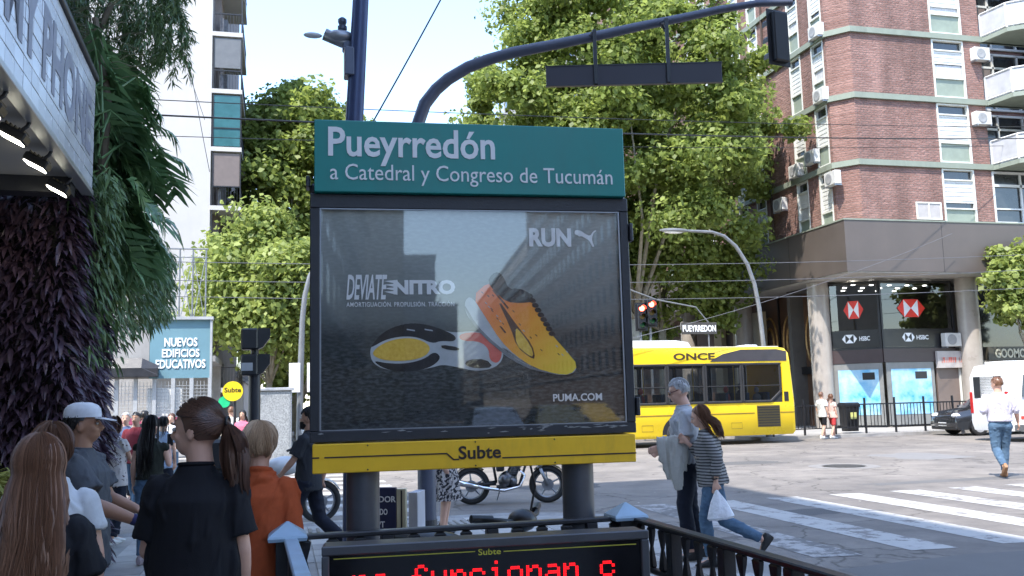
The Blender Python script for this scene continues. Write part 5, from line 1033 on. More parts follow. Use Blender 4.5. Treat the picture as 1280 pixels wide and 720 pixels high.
van_out = [(.05, .35), (0, .6), (0, 2.1), (.12, 2.45), (.5, 2.52), (3.9, 2.52), (4.4, 2.4), (5.0, 1.55), (5.6, 1.35), (5.8, 1.0), (5.85, .5), (5.75, .3)]
van_ri = [.04, 0, .06, .16, .2, .2, .2, .08, .08, .06, .04, .06]
vw_ = [([(.45, 1.42), (.62, 2.12), (1.6, 2.14), (1.6, 1.42)], [.035, .1, .1, .035]), ([(1.9, 1.45), (1.9, 2.1), (3.2, 2.1), (3.2, 1.45)], [.035, .1, .1, .035]), ([(3.6, 1.4), (3.6, 2.15), (4.2, 2.12), (4.75, 1.45)], [.04, .1, .1, .05])]
def van_extra(t, h):
    for s in (-1, 1):
        for x0 in (.35, 1.35, 2.35, 3.7): MB().box((x0, s*(h+.004)-.003, .72), (x0+.5, s*(h+.004)+.003, .82)).build('red_reflector', pm('reflector_red', (.7, .05, .03), .3), t)
        MB().box((1.68, s*(h+.001)-.004, .5), (1.7, s*(h+.001)+.004, 2.2)).build('door_seam', black, t); MB().box((1.45, s*(h+.01)-.015, 1.15), (1.62, s*(h+.01)+.015, 1.19)).build('handle', black, t); MB().box((.1, s*(h+.0)-.012, .36), (5.6, s*h+.012, .55), .01).build('sill_trim', pm('van_sill', (.1, .1, .1), .6), t)
        MB().box((-.02, s*(h-.12)-.07, .9), (.03, s*(h-.12)+.07, 1.6), .01).build('tail_light', pm('tail_red', (.5, .02, .02), .3), t)
    MB().box((.3, -.5, 2.52), (1.6, .5, 2.58), .02).build('roof_rack', white, t); MB().prism([(5.02, -h+.2, 1.6), (5.02, h-.2, 1.6), (4.42, h-.3, 2.36), (4.42, -h+.3, 2.36)], (.012, 0, .012)).build('windscreen', dglass, t)
    MB().box((-.02, -.7, 1.4), (-.005, .7, 2.1)).build('rear_window', dglass, t)
p = PZ(1206, 556, ZR)
vehicle('white_van', 'white minibus van with red reflector strips beyond the man in the white shirt', 'van', (p.x+1.9, p.y+1.0, ZR), R_(-6), 5.85, 2.0, van_out, van_ri, whitepaint, (1.0, 4.7), .35, vw_, van_extra)
# traffic behind the viewer, mirrored low in the display glass
vehicle('white_van', 'white van driving behind the viewer, mirrored low in the poster glass', 'van', (11.0, -16, ZR), R_(90), 5.85, 2.0, van_out, van_ri, whitepaint, (1.0, 4.7), .35, vw_, van_extra, 'mirrored traffic')
for x, y, pt, lb in ((5.8, -24, taxiy, 'yellow topped taxi mirrored left of the white van in the glass'), (8.3, -30, taxiy, 'second yellow taxi mirrored farther back in the glass'), (3.4, -21, whitepaint, 'white car mirrored at the lower left of the glass')): vehicle('car', lb, 'car', (x, y, ZR), R_(90), 4.3, 1.8, car_out, car_ri, pt, (.8, 3.4), .32, car_win, car_extra, 'mirrored traffic')
# ------------------------------------------------------------------ motorcycles
def wheel_mc(t, x, y, r, name='wheel'):
    w_ = MB(); w_.smooth = True; w_.tube([(x+(r-.045)*math.cos(a), y, r+(r-.045)*math.sin(a)) for a in [i*math.pi/16 for i in range(32)]], .048, 8, closed=True, ref=(0, 1, 0)); o = w_.build(name, rubber, t)
    q = MB(); q.tube([(x+(r-.09)*math.cos(a), y, r+(r-.09)*math.sin(a)) for a in [i*math.pi/16 for i in range(32)]], .022, 6, closed=True, ref=(0, 1, 0)); q.cyl((x, y-.06, r), (x, y+.06, r), .05)
    q.build('rim', steel, o)
    for k in range(5):
        a = k*2*math.pi/5+.3; MB().tube([(x+.04*math.cos(a), y, r+.04*math.sin(a)), (x+(r-.1)*math.cos(a+.12), y, r+(r-.1)*math.sin(a+.12))], [.02, .011], 6).build('spoke', steel, o)
    q = MB(); q.cyl((x, y-.05, r), (x, y-.06, r), .1, seg=16); q.build('brake_disc', steel, o); return o
def motorcycle(lab, loc, rz, tank, seat=black, lean=.1, screen=None, topbox=None):
    t = thing('motorcycle', lab, 'motorcycle', loc, rz, 'parked motorcycles'); t.rotation_euler = (lean, 0, rz); r = .31; X1 = 1.28
    wheel_mc(t, 0, 0, r); wheel_mc(t, X1, 0, r)
    m = MB(); m.smooth = True
    for s in (-.07, .07): m.tube([(0, s, r), (.42, s, .36)], .022, 6); m.tube([(.42, s, .36), (.36, s, .74)], .02, 6); m.tube([(.36, s, .74), (-.22, s*.9, .82)], .016, 6); m.tube([(.3, s*.6, .72), (.95, s*.4, .88)], .02, 6); m.tube([(.98, s*.3, .82), (.8, s*.8, .3), (.42, s, .28)], .02, 6)
    m.build('frame', black, t)
    m = MB(); m.smooth = True
    for s in (-.09, .09): m.tube([(X1, s, r), (1.16, s, .58)], .028, 8); m.tube([(1.16, s, .58), (1.0, s, 1.0)], .018, 8)
    m.tube([(1.0, -.1, .98), (1.0, .1, .98)], .02, 6); m.build('fork', steel, t)
    m = MB(); m.smooth = True; m.ball((.62, 0, .42), (.15, .12, .13)); m.tube([(.66, 0, .45), (.76, 0, .66)], [.095, .085], 12); 
    for k in range(5): m.box((.64+k*.018, -.1, .51+k*.028), (.78+k*.018, .1, .517+k*.028))
    m.cyl((.55, -.14, .4), (.55, .14, .4), .1); m.cyl((.7, -.12, .37), (.7, .12, .37), .07); m.build('engine', pm('engine_metal', (.12, .12, .125), .35, .8, .4, 12), t)
    m = MB(); m.smooth = True; m.tube([(.78, -.06, .6), (.9, -.1, .48), (.82, -.13, .3), (.55, -.14, .24), (.2, -.15, .3), (-.1, -.16, .38)], [.02, .02, .022, .024, .03, .035], 8); m.tube([(.12, -.16, .32), (-.38, -.17, .43)], [.045, .055], 12); m.build('exhaust', chrome, t)
    m = MB(); m.smooth = True; m.ball((.74, 0, .86), (.27, .14, .14), 16, 10); m.build('tank', tank, t)
    m = MB(); m.smooth = True; m.rings([[(x, w_*math.cos(a), z+.05*math.sin(a)) for a in [i*math.pi/6 for i in range(12)]] for x, w_, z in ((.55, .08, .83), (.4, .13, .8), (.1, .14, .82), (-.15, .11, .86), (-.28, .05, .88))]); m.build('seat', seat, t)
    m = MB(); m.smooth = True; m.ball((-.22, 0, .76), (.2, .09, .06)); m.build('tail_fairing', tank, t); MB().ball((-.42, 0, .76), (.04, .06, .04)).build('tail_light', pm('tail_red', (.5, .02, .02), .3), t, smooth=True)
    for x, s0, s1 in ((X1, .5, 2.3), (0, .9, 2.6)):
        m = MB(); m.rings([[(x+rr*math.cos(a), y, r+rr*math.sin(a)) for y, rr in ((-.06, .33), (0, .345), (.06, .33), (.055, .322), (0, .337), (-.055, .322))] for a in np.linspace(s0, s1, 9)]); m.build('mudguard', tank, t)
    m = MB(); m.smooth = True; m.tube([(.86, -.36, 1.02), (.95, -.3, 1.06), (1.0, -.1, 1.0), (1.0, .1, 1.0), (.95, .3, 1.06), (.86, .36, 1.02)], .013, 8); hb = m.build('handlebar', steel, t)
    for s in (-1, 1):
        MB().tube([(.86, s*.36, 1.02), (.92, s*.3, 1.05)], .02, 8).build('grip', black, hb); MB().tube([(.94, s*.27, 1.07), (.95, s*.32, 1.22)], .006, 6).ball((.94, s*.34, 1.26), (.015, .07, .05), 12, 6).build('mirror', black, hb); MB().tube([(.98, s*.2, 1.05), (1.0, s*.34, 1.03)], .006, 5).build('lever', steel, hb)
    m = MB(); m.smooth = True; m.ball((1.1, 0, .93), (.08, .09, .09)); m.build('headlight', chrome, t); MB().box((.98, -.08, 1.0), (1.04, .08, 1.08), .02).build('gauge', black, t)
    for s in (-1, 1): MB().tube([(1.02, s*.08, .9), (1.02, s*.17, .9)], .008, 5).ball((1.02, s*.2, .9), (.03, .04, .025), 8, 5).build('indicator', pm('amber', (.8, .25, .02), .3), t)
    m = MB(); m.smooth = True
    for k in range(9): m.tube([(1.15-.06+.04*math.cos(a)-k*.012, .11+.0*a, .62-k*0+.0) for a in (0, 1)], .002, 3) if False else None
    MB().tube([(.5, .1, .3), (.42, .22, .02)], .012, 6).build('side_stand', steel, t)
    MB().box((.42, -.115, .55), (.56, .115, .76), .02).build('side_panel', tank, t)
    MB().tube([(.48, -.1, .34), (.48, -.24, .33)], .014, 6).tube([(.48, .1, .34), (.48, .24, .33)], .014, 6).build('footpeg', rubber, t)
    MB().box((-.02, -.085, .33-.012), (.42, -.075, .36), .003).build('chain_guard', black, t)
    if screen: MB().prism([(1.12, -.16, 1.02), (1.12, .16, 1.02), (1.0, .13, 1.36), (1.0, -.13, 1.36)], (.01, 0, .004)).build('windshield', screen, t)
    if topbox: MB().box((-.5, -.22, .9), (-.08, .22, 1.3), .04).build('top_box', topbox, t)
    return t
a = PZ(597, 621, ZR); b = PZ(665, 622, ZR); bikeblack = pm('bike_black_paint', (.02, .02, .024), .2, .2, .1, 5, coat=.8)
motorcycle('black motorcycle parked side-on in the road behind the sign legs', (3.15, 15.45, ZR), R_(-14), bikeblack, lean=.08)
p = PY(356, 605, 13.6); motorcycle('motorcycle with white windshield and pale tank standing beyond the orange jacket', (p.x-.75, 13.9, ZR), R_(12), pm('bike_white_paint', (.6, .6, .6), .3, coat=.5), screen=pm('milky_screen', (.7, .7, .7), .3), topbox=black)
# scooter close behind the railing
skb = pm('scooter_pale_blue', (.3, .48, .62), .25, 0, .06, 4, coat=.6)
sc_ = thing('scooter', 'pale blue scooter leaning just behind the black railing, handlebar and round mirror up', 'scooter', (.93, 6.23, 0), R_(-48)); 
wheel_mc(sc_, 0, 0, .22); wheel_mc(sc_, .98, 0, .22)
m = MB(); m.smooth = True; m.rings([[(x, w_*math.cos(a), z+h_*math.sin(a)) for a in [i*math.pi/8 for i in range(16)]] for x, w_, z, h_ in ((-.32, .04, .62, .04), (-.2, .14, .55, .13), (.1, .17, .5, .2), (.32, .14, .42, .2), (.38, .1, .3, .1), (.5, .13, .26, .05), (.7, .13, .27, .05), (.76, .1, .33, .08))]); m.build('body', skb, sc_)
m = MB(); m.smooth = True; m.rings([[(x, w_*math.cos(a), z+h_*math.sin(a)) for a in [i*math.pi/8 for i in range(16)]] for x, w_, z, h_ in ((.86, .1, .32, .06), (.84, .2, .5, .05), (.8, .18, .66, .05), (.77, .1, .78, .05))]); m.build('leg_shield', pm('scooter_white', (.6, .62, .64), .3), sc_)
m = MB(); m.smooth = True; m.rings([[(x, w_*math.cos(a), z+.05*math.sin(a)) for a in [i*math.pi/6 for i in range(12)]] for x, w_, z in ((-.3, .06, .7), (-.1, .14, .72), (.2, .13, .7), (.34, .05, .68))]); m.build('seat', black, sc_)
m = MB(); m.smooth = True; m.tube([(.98, -.07, .22), (.92, -.06, .5), (.8, 0, .8)], .022, 8); m.ball((.97, 0, .38), (.2, .1, .12)); m.build('front_fork', skb, sc_)
m = MB(); m.smooth = True; m.tube([(.7, -.34, .9), (.78, -.2, .88), (.8, 0, .84), (.78, .2, .88), (.7, .34, .9)], .016, 8); m.ball((.8, 0, .86), (.09, .1, .07)); hb = m.build('handlebar', black, sc_)
MB().tube([(.68, -.37, .905), (.74, -.24, .89)], .024, 10).build('grip', black, hb); MB().tube([(.68, .37, .905), (.74, .24, .89)], .024, 10).build('grip', black, hb)
MB().tube([(.76, .16, .9), (.78, .19, 1.05), (.77, .15, 1.2)], .008, 6).ball((.765, .11, 1.27), (.03, .075, .065), 16, 9).build('mirror', black, hb, smooth=True); MB().tube([(.8, -.16, .87), (.84, -.3, .86), (.83, -.36, .85)], .006, 5).build('brake_lever', steel, hb)
# book stall board
p = PD(478, 672, 6.6); bk = thing('book_board', 'dark blue standing board with white capitals and leaflets beside the left sign leg', 'board', (p.x-.25, p.y, 0), R_(-24))
bbp = MB().box((0, 0, .12), (.36, .03, 1.02), .004).build('board', pm('board_navy', (.02, .024, .07), .45, 0, .2, 6), bk); 
for k, w_ in enumerate(('..CADOR', 'COLUADO', '.ADAPT')): 
    text('lettering', w_.replace('.', ''), white_m, bbp, (.12 if k else .16, -.001, .92-k*.085), X_, Z_, .2-.02*k, .042, .02, .003)
MB().box((.365, 0, .1), (.43, .035, 1.01), .003).build('cream_edge', pm('cream_card', (.6, .54, .36), .6), bk); MB().box((.395, -.003, .6), (.405, -.001, 1.0)).build('edge_line', black, bk)
for k, (x, z, r_, c) in enumerate(((.2, .62, .5, (.5, .4, .55)), (.3, .56, .3, (.65, .55, .4)), (.33, .44, .6, (.62, .58, .66)), (.26, .5, -.4, (.55, .5, .6)))):
    m = MB(); co, si = math.cos(r_), math.sin(r_); P = [(x+co*u-si*v, -.006-k*.004, z+si*u+co*v) for u, v in ((-.06, -.08), (.06, -.08), (.06, .08), (-.06, .08))]; m.prism(P, (0, -.003, 0)).build('leaflet', pm('leaflet_%d' % k, c, .5, 0, .3, 20), bbp)
MB().box((.435, .05, .0), (.5, .25, .98), .003).build('side_crate', pm('pale_box', (.5, .49, .52), .7, 0, .1, 5, dirt=.2), bk)
MB().tube([(.2+.11*math.cos(a), -.004, .26+.09*math.sin(a)) for a in [i*math.pi/10 for i in range(20)]], .01, 5, closed=True, ref=(0, 1, 0)).build('printed_curl', lightsteel, bbp)
# ------------------------------------------------------------------ people
def skin_m(n, c): return pm(n, c, .5, 0, .06, 14, .08, 200)
skinA = skin_m('skin_fair', (.62, .36, .26)); skinB = skin_m('skin_tan', (.32, .16, .095)); skinC = skin_m('skin_olive', (.48, .27, .18))
def hair_m(n, c1, c2, rough=.38):
    m = leaf_mat(n, c1, c2, .04, rough); return m
def ell(m, pts, seg=18):
    """closed rings (cx, cy, z, rx, ry)"""
    m.rings([[(cx+rx*math.cos(a), cy+ry*math.sin(a), z) for a in [2*math.pi*i/seg for i in range(seg)]] for cx, cy, z, rx, ry in pts])
def hand(m, w, d, side, curl=.5, nrm=None, sc1=1.0):
    d = Vector(d).normalized(); n = Vector(nrm) if nrm else Vector((side, 0, 0)); n = (n-d*n.dot(d)).normalized(); s = d.cross(n).normalized(); w = Vector(w)
    k = sc1; m.tube([w-d*.02, w+d*.02*k, w+d*.05*k, w+d*.085*k], [.026, .036*k, .041*k, .036*k], 10, flat=.48, ref=s)
    for i, (o, L) in enumerate(((-.03, .066), (-.01, .076), (.011, .071), (.031, .055))):
        p = w+d*.082*k+s*o*k; a = curl*.55; q = p+(d*math.cos(a)-n*math.sin(a))*L*.45*k; a2 = curl*1.5; r = q+(d*math.cos(a2)-n*math.sin(a2))*L*.33*k; a3 = curl*2.2; e = r+(d*math.cos(a3)-n*math.sin(a3))*L*.28*k
        m.tube([p-d*.015, p, q, r, e], [.0088, .0092, .0086, .008, .0062], 7)
    sd = 1 if side > 0 else -1; p = w+d*.025*k-s*.03*sd*k*(-1); t1 = p+(d*.7+s*.65*sd-n*.25)*.04*k; t2 = t1+(d*.9+s*.2*sd-n*.4)*.032*k; m.tube([p, t1, t2], [.013, .0105, .0075], 7)
def kind_(t_): return t_[0] != 'vest'
def build_person(lab, x, y, heading, H, skin, hair, top, bottom, shoes, pose=None, female=False, look=0, tilt=0, vox=.011, hairstyle='short', bulk=1.0, z=0, group=None, lean=0, hat=None, extras=None, glove=None, beard=None, seed=0, nstr=None, skirt=None, collar=False, shorts=None):
    s = H/1.7; t = thing('person', lab, 'person', (x, y, z), -R_(heading), group); P = dict(
        kL=(-.10, .02, .49), aL=(-.10, -.03, .085), kR=(.10, .02, .49), aR=(.10, -.03, .085), tL=(0, 1), tR=(0, 1),
        eL=(-.25, -.03, 1.12), wL=(-.25, .03, .885), eR=(.25, -.03, 1.12), wR=(.25, .03, .885), cL=.45, cR=.45, nL=None, nR=None)
    P.update(pose or {}); V = Vector; sh = (.158 if female else .182)*bulk; hw = (.165 if female else .155)*bulk; wa = (.118 if female else .142)*bulk
    shL, shR = V((-sh*.97, -.01, 1.35)), V((sh*.97, -.01, 1.35)); hipL, hipR = V((-.088, 0, .90)), V((.088, 0, .90))
    J = {k: V(P[k]) for k in ('kL', 'aL', 'kR', 'aR', 'eL', 'wL', 'eR', 'wR')}
    for k in ('eL', 'wL', 'eR', 'wR'): J[k].x *= (.84 if female else .93)*bulk
    ln = Matrix.Rotation(-R_(lean), 3, 'X'); pv = V((0, 0, .93))
    def LN(q): return pv+ln @ (V(q)-pv)
    def finish(mb, upper=True, xf=None):
        vv = []
        for q in mb.v:
            q = V(q)
            if xf: q = xf(q)
            if upper: q = LN(q)
            vv.append(tuple(q*s))
        mb.v = vv; return mb
    # head transform
    hr = Matrix.Rotation(-R_(look), 3, 'Z') @ Matrix.Rotation(R_(tilt), 3, 'X'); hp0 = V((0, 0, 1.49))
    HX = lambda q: hp0+hr @ (q-hp0)
    up = MB(); ell(up, [(0, 0, .84, hw*.8, .09), (0, 0, .93, hw, .115), (0, .0, 1.06, wa, .092), (0, .0, 1.2, wa*1.12, .105), (0, -.005, 1.31, sh*.93, .108), (0, -.01, 1.375, sh*.8, .085), (0, -.013, 1.41, sh*.52, .068), (0, -.015, 1.44, .065, .058)])
    for a, e, w_, cu, nn, sd in ((shL, J['eL'], J['wL'], P['cL'], P['nL'], -1), (shR, J['eR'], J['wR'], P['cR'], P['nR'], 1)):
        k = bulk if not female else .88; up.ball(a, .046*k, 12, 8); up.tube([a, a.lerp(e, .35), e], [.047*k, .045*k, .036*k], 12); up.ball(e, .037*k, 10, 6); up.tube([e, e.lerp(w_, .3), w_], [.037*k, .038*k, .025*k], 12)
        if not (glove and sd == glove[0]): hand(up, w_, (w_-e) if not P.get('hd%d' % sd) else P['hd%d' % sd], sd, cu, nn, 1.0 if not female else .92)
    finish(up)
    hd = MB(); hd.tube([(0, -.015, 1.40), (0, -.012, 1.47), (0, -.004, 1.54)], [.062, .053 if female else .06, .055], 14)
    hd.ball((0, -.008, 1.605), (.073, .092, .098), 20, 14); hd.ball((0, .026, 1.545), (.054, .062, .062), 16, 10); hd.ball((0, .052, 1.503), (.024, .024, .018), 10, 8); hd.ball((0, .055, 1.615), (.056, .028, .03), 12, 8)
    hd.tube([(0, .083, 1.6), (0, .104, 1.563), (0, .098, 1.552)], [.009, .013, .01], 8); hd.ball((-.011, .092, 1.553), (.009, .011, .007), 8, 5); hd.ball((.011, .092, 1.553), (.009, .011, .007), 8, 5)
    hd.ball((0, .079, 1.526), (.022, .013, .0055), 10, 6); hd.ball((0, .077, 1.516), (.018, .012, .006), 10, 6)
    for q in (-1, 1): hd.ball((q*.036, .06, 1.562), (.02, .022, .02), 10, 6); hd.ball((q*.074, -.008, 1.572), (.008, .019, .031), 10, 8, Matrix.Rotation(q*.25, 3, 'Z'))
    finish(hd, True, HX)
    lo = MB()
    for h, k, a in ((hipL, J['kL'], J['aL']), (hipR, J['kR'], J['aR'])):
        lo.ball(h, .082*bulk, 12, 8); lo.tube([h, h.lerp(k, .4), k], [.086*bulk, .075*bulk, .052*bulk], 14); lo.ball(k, .052*bulk, 10, 8); lo.tube([k, k.lerp(a, .3), a], [.05*bulk, .054*bulk, .034], 12); lo.ball(a, .035, 8, 6)
    foot = []
    for a, tv in ((J['aL'], P['tL']), (J['aR'], P['tR'])):
        f = V((P.get('fx', 0)+tv[0]*0, 1, 0)); ang = tv[0]; d = V((0, math.cos(ang), -math.sin(ang))); u = V((0, math.sin(ang), math.cos(ang))); foot.append((a, d, u)); lo.tube([a-d*.03-u*.03, a+d*.06-u*.045, a+d*.14-u*.06], [.034, .036, .022], 10)
    finish(lo, False)
    b = MB(); b.add(up.v, up.f); b.add(hd.v, hd.f); b.add(lo.v, lo.f); remesh(b, 'body', skin, t, vox*s if vox < .012 else vox, 2)
    # eyes and brows
    for q in (-1, 1):
        e = MB(); e.ball((q*.031, .079, 1.592), (.0125, .009, .0085), 12, 8); finish(e, True, HX); eo = e.build('eye', pm('eye_white', (.4, .38, .36), .3), t, smooth=True)
        i_ = MB(); i_.ball((q*.031, .0855, 1.592), (.006, .0035, .0065), 10, 6); finish(i_, True, HX); i_.build('iris', pm('iris_brown', (.03, .018, .01), .15), eo, smooth=True)
        br_ = MB(); br_.tube([(q*.014, .09, 1.612), (q*.032, .09, 1.618), (q*.05, .076, 1.611)], [.0035, .004, .002], 6); finish(br_, True, HX); br_.build('eyebrow', hair, t)
    # top
    fs = folds(.015 if kind_(top) else .008, seed, 62, 24)
    kind, tmat, opt = top; loose = opt.get('loose', 1.0); hem = opt.get('hem', .80); slv = opt.get('sleeve', .55)
    tp_ = MB(); g = .018*loose
    ell(tp_, [(0, -.0, hem, hw+g*1.1+opt.get('flare', 0), .125+g), (0, 0, (hem+.95)/2, hw+g*1.0, .122+g), (0, 0, 1.06, max(wa+g*1.5, opt.get('waist', 0)), .1+g*1.2), (0, 0, 1.2, wa*1.14+g*1.4, .112+g), (0, -.005, 1.31, sh*.97+g*.8, .112+g*.8), (0, -.01, 1.375, sh*.86+g*.3, .094), (0, -.013, 1.412, sh*.56+g*.2, .078), (0, -.013, 1.447, .068, .064)], 24)
    for a, e, w_ in ((shL, J['eL'], J['wL']), (shR, J['eR'], J['wR'])):
        if kind == 'vest': tp_.ball(a+V((0, 0, -.01)), .056, 12, 8); continue
        r0_ = (.062+g*.3)*(bulk if not female else .88); tp_.ball(a, r0_*.97, 14, 8)
        if slv <= 1.0: q = a.lerp(e, slv); tp_.tube([a, a.lerp(q, .5), q], [r0_, r0_*1.03, r0_*(1.1 if loose > .8 else .9)], 16)
        else:
            q = e.lerp(w_, slv-1); tp_.tube([a, a.lerp(e, .5), e], [r0_, r0_*.94, .05*bulk+g*.2], 16); tp_.ball(e, .05*bulk+g*.2, 12, 8); tp_.tube([e, e.lerp(q, .5), q], [.05*bulk+g*.2, .046+g*.2, .038+g*.25], 16)
    if collar: tp_.tube([(.058*math.cos(a_), -.018+.056*math.sin(a_), 1.452+.012*math.sin(-a_)) for a_ in [i*math.pi/8 for i in range(16)]], .014, 8, closed=True, ref=(0, 0, 1))
    nb_ = MB(); nb_.tube([(.066*math.cos(a_), -.014+.062*math.sin(a_), 1.449+.006*math.sin(-a_)) for a_ in [i*math.pi/12 for i in range(24)]], .0075, 6, closed=True, ref=(0, 0, 1)); finish(nb_)
    if kind != 'vest' and vox < .012: nb_.build('neckband', tmat, t, smooth=True)
    finish(tp_); tname = {'tee': 'tshirt', 'shirt': 'shirt', 'jacket': 'jacket', 'vest': 'vest_top', 'jumper': 'jumper', 'dress': 'dress'}[kind]
    tobj = remesh(tp_, tname, tmat, t, (vox*.9 if vox < .012 else vox)*s, 2, fs)
    if opt.get('stripes'):
        for zz in np.arange(1.0, 1.4, .045):
            m = MB(); 
    # bottoms
    bk_, bmat = bottom; lg = MB(); g2 = .011 if bk_ == 'jeans' else .017
    ell(lg, [(0, 0, .80, hw*.6, .07), (0, 0, .86, hw+.004, .118), (0, 0, .95, hw+.008, .12), (0, 0, 1.04, wa+.016, .1)], 22)
    for h, k, a in ((hipL, J['kL'], J['aL']), (hipR, J['kR'], J['aR'])):
        lg.ball(h+V((0, -.012, -.03)), .096*bulk, 12, 8)
        if shorts: q = h.lerp(k, .9); lg.tube([h, q], [.095*bulk, .08*bulk], 14); continue
        lg.tube([h, h.lerp(k, .4), k], [.092*bulk+g2*.5, .08*bulk+g2*.5, .056*bulk+g2], 16); lg.ball(k, .056*bulk+g2, 12, 8); q = k.lerp(a, .93); lg.tube([k, k.lerp(q, .35), q], [.055*bulk+g2, .056*bulk+g2*.9, .042+g2*.9], 16)
    finish(lg, False)
    if not skirt: remesh(lg, {'jeans': 'jeans', 'trousers': 'trousers', 'shorts': 'shorts'}.get(bk_, 'trousers'), bmat, t, vox*s, 2, folds(.009, seed+5, 34, 60))
    else:
        sk = MB(); n = 40
        rs_ = [[((rx+.012*k_*math.sin(9*a_+k_))*math.cos(a_), (ry+.012*k_*math.sin(9*a_+k_))*math.sin(a_), z_) for a_ in [2*math.pi*i/n for i in range(n)]] for k_, (z_, rx, ry) in enumerate(((1.04, wa+.02, .1), (.95, hw+.02, .13), (.7, hw+.05, .16), (skirt, hw+.09, .2)))]; sk.rings(rs_, cap=False); finish(sk, False); sk.build('skirt', bmat, t, smooth=True)
    # shoes
    for (a, d, u) in foot:
        m = MB(); m.smooth = True; sd = d.cross(u); rs_ = []
        for fy, w2, lo_, hi in ((-.085, .026, -.07, .0), (-.07, .034, -.078, .03), (-.02, .037, -.08, .035), (.03, .041, -.08, .0), (.1, .046, -.08, -.03), (.145, .04, -.078, -.045), (.168, .02, -.07, -.056)):
            mid = (lo_+hi)/2; hh = (hi-lo_)/2; rs_.append([a+d*fy+sd*(w2*math.cos(q))+u*(mid+hh*math.sin(q) if math.sin(q) > -.55 else lo_) for q in [2*math.pi*i/14 for i in range(14)]])
        m.rings(rs_); finish(m, False); m.build('shoe', shoes, t, smooth=True)
        if isinstance(hat, dict) and hat.get('sole'): pass
    # hair
    cc = V((0, -.014, 1.612)); R3 = V((.083, .1, .104)); r = random.Random(seed+3); H_ = MB()
    def surf(az, el, k=1.0): return cc+V((R3.x*math.cos(el)*math.sin(az), -R3.y*math.cos(el)*math.cos(az), R3.z*math.sin(el)))*k       # az 0 = back
    cap = MB(); rings_ = []
    for el_i in range(9):
        ring_ = []
        for j in range(24):
            az = 2*math.pi*j/24-math.pi; fr = abs(az)/math.pi; low = -.75 if fr < .45 else -.35 if fr < .62 else .38+.25*(fr-.62)/.38
            if hairstyle == 'short_m': low = -.5 if fr < .45 else -.02 if fr < .6 else .5
            el = low+(1.52-low)*el_i/8; ring_.append(surf(az, el, .99))
        rings_.append(ring_)
    cap.rings(rings_); finish(cap, True, HX); ho = cap.build('hair', hair, t, smooth=True)
    LK = [(r.uniform(-2.3, 2.3), r.uniform(1.0, 1.13), r.uniform(-1, 1), r.uniform(0, 6)) for _ in range(46)]
    def strand(pts, rad): H_.tube(pts, rad, 3 if vox >= .012 else 4, flat=.5)
    N = nstr or (260 if vox < .012 else 90)
    if hairstyle in ('long', 'mid'):
        L = 1.02 if hairstyle == 'long' else 1.36
        for i in range(N):
            lk = r.choice(LK); az = lk[0]*.87+r.gauss(0, .07); e0 = r.uniform(.5, 1.45) if abs(az) < 1.5 else r.uniform(.75, 1.4); lay = lk[1]*.98+r.uniform(0, .03); pts = []
            for q in range(5): pts.append(surf(az*(1-.0*q), e0+(-.35-e0)*q/4, lay))
            b = pts[-1]; end = L+.06*lk[2]+r.uniform(-.03, .05)+(.12*abs(az)/2 if hairstyle == 'long' else 0); nq = 8; ph = lk[3]; spread = r.uniform(.85, 1.25)
            for q in range(1, nq+1):
                f = q/nq; zz = b.z+(end-b.z)*f; wv = .02*f*math.sin(f*8+ph)
                yb = min(b.y, -.02)-.035*math.sin(f*2.6)-.0*f; pts.append(V((b.x*(1+.25*math.sin(f*3)*spread)+wv+r.gauss(0, .003), (yb if abs(az) < 1.45 else b.y*(1-f*.6)-.02*f)-abs(wv)-max(0, (1.42-zz))*.06*0-.03*min(1, f*1.5), zz)))
            rad = [.0045]*5+[.005, .005, .0055, .0055, .005, .0045, .003, .001]; strand(pts, rad)
    elif hairstyle == 'ponytail':
        tie = V((0, -.135, 1.612))
        for i in range(int(N*.6)):
            az = r.uniform(-2.6, 2.6); e0 = (r.uniform(-.55, 1.4) if abs(az) < 1.6 else r.uniform(.35, 1.3)); a0 = surf(az, e0, 1.02); pts = []
            for q in range(7): f = q/6; aa = az*(1-f); ee = e0*(1-f)+.05*f; sp = surf(aa, ee, 1.03+.01*r.random()); pts.append(sp.lerp(tie, max(0, f-.6)/.4) if f > .6 else sp)
            strand(pts, [.003, .0045, .005, .005, .005, .005, .004])
        for i in range(int(N*.9)):
            lk = r.choice(LK[:22]); a0 = lk[3]+r.gauss(0, .22); rr_ = min(1, abs(lk[2]))**.5*r.uniform(.85, 1.05); ph = lk[0]*3; pts = [tie+V((.012*rr_*math.cos(a0), .0, .012*rr_*math.sin(a0)))]; L = .28+.07*math.sin(lk[0]*5)+r.uniform(-.03, .03)
            for q in range(1, 10):
                f = q/9; w_ = (.068*math.sin(min(1, f*1.5)*2.2)+.006)*rr_*(1 if f < .85 else .75); pts.append(tie+V((w_*math.cos(a0)+.024*math.sin(f*9+ph)*f+.03*f, -.035*math.sin(f*2.2)+w_*.75*math.sin(a0)+.02*f, -.01-L*f+.02*math.sin(f*3)+.004*math.sin(f*16+ph))))
            strand(pts, [.004]+[.006]*6+[.005, .004, .0012])
        tb_ = MB(); tb_.tube([tie+V((.018*math.cos(a_), 0, .018*math.sin(a_))) for a_ in [i*math.pi/6 for i in range(12)]], .006, 6, closed=True, ref=(0, 1, 0)); finish(tb_, True, HX); tb_.build('hair_tie', black, ho)
    elif hairstyle == 'bob':
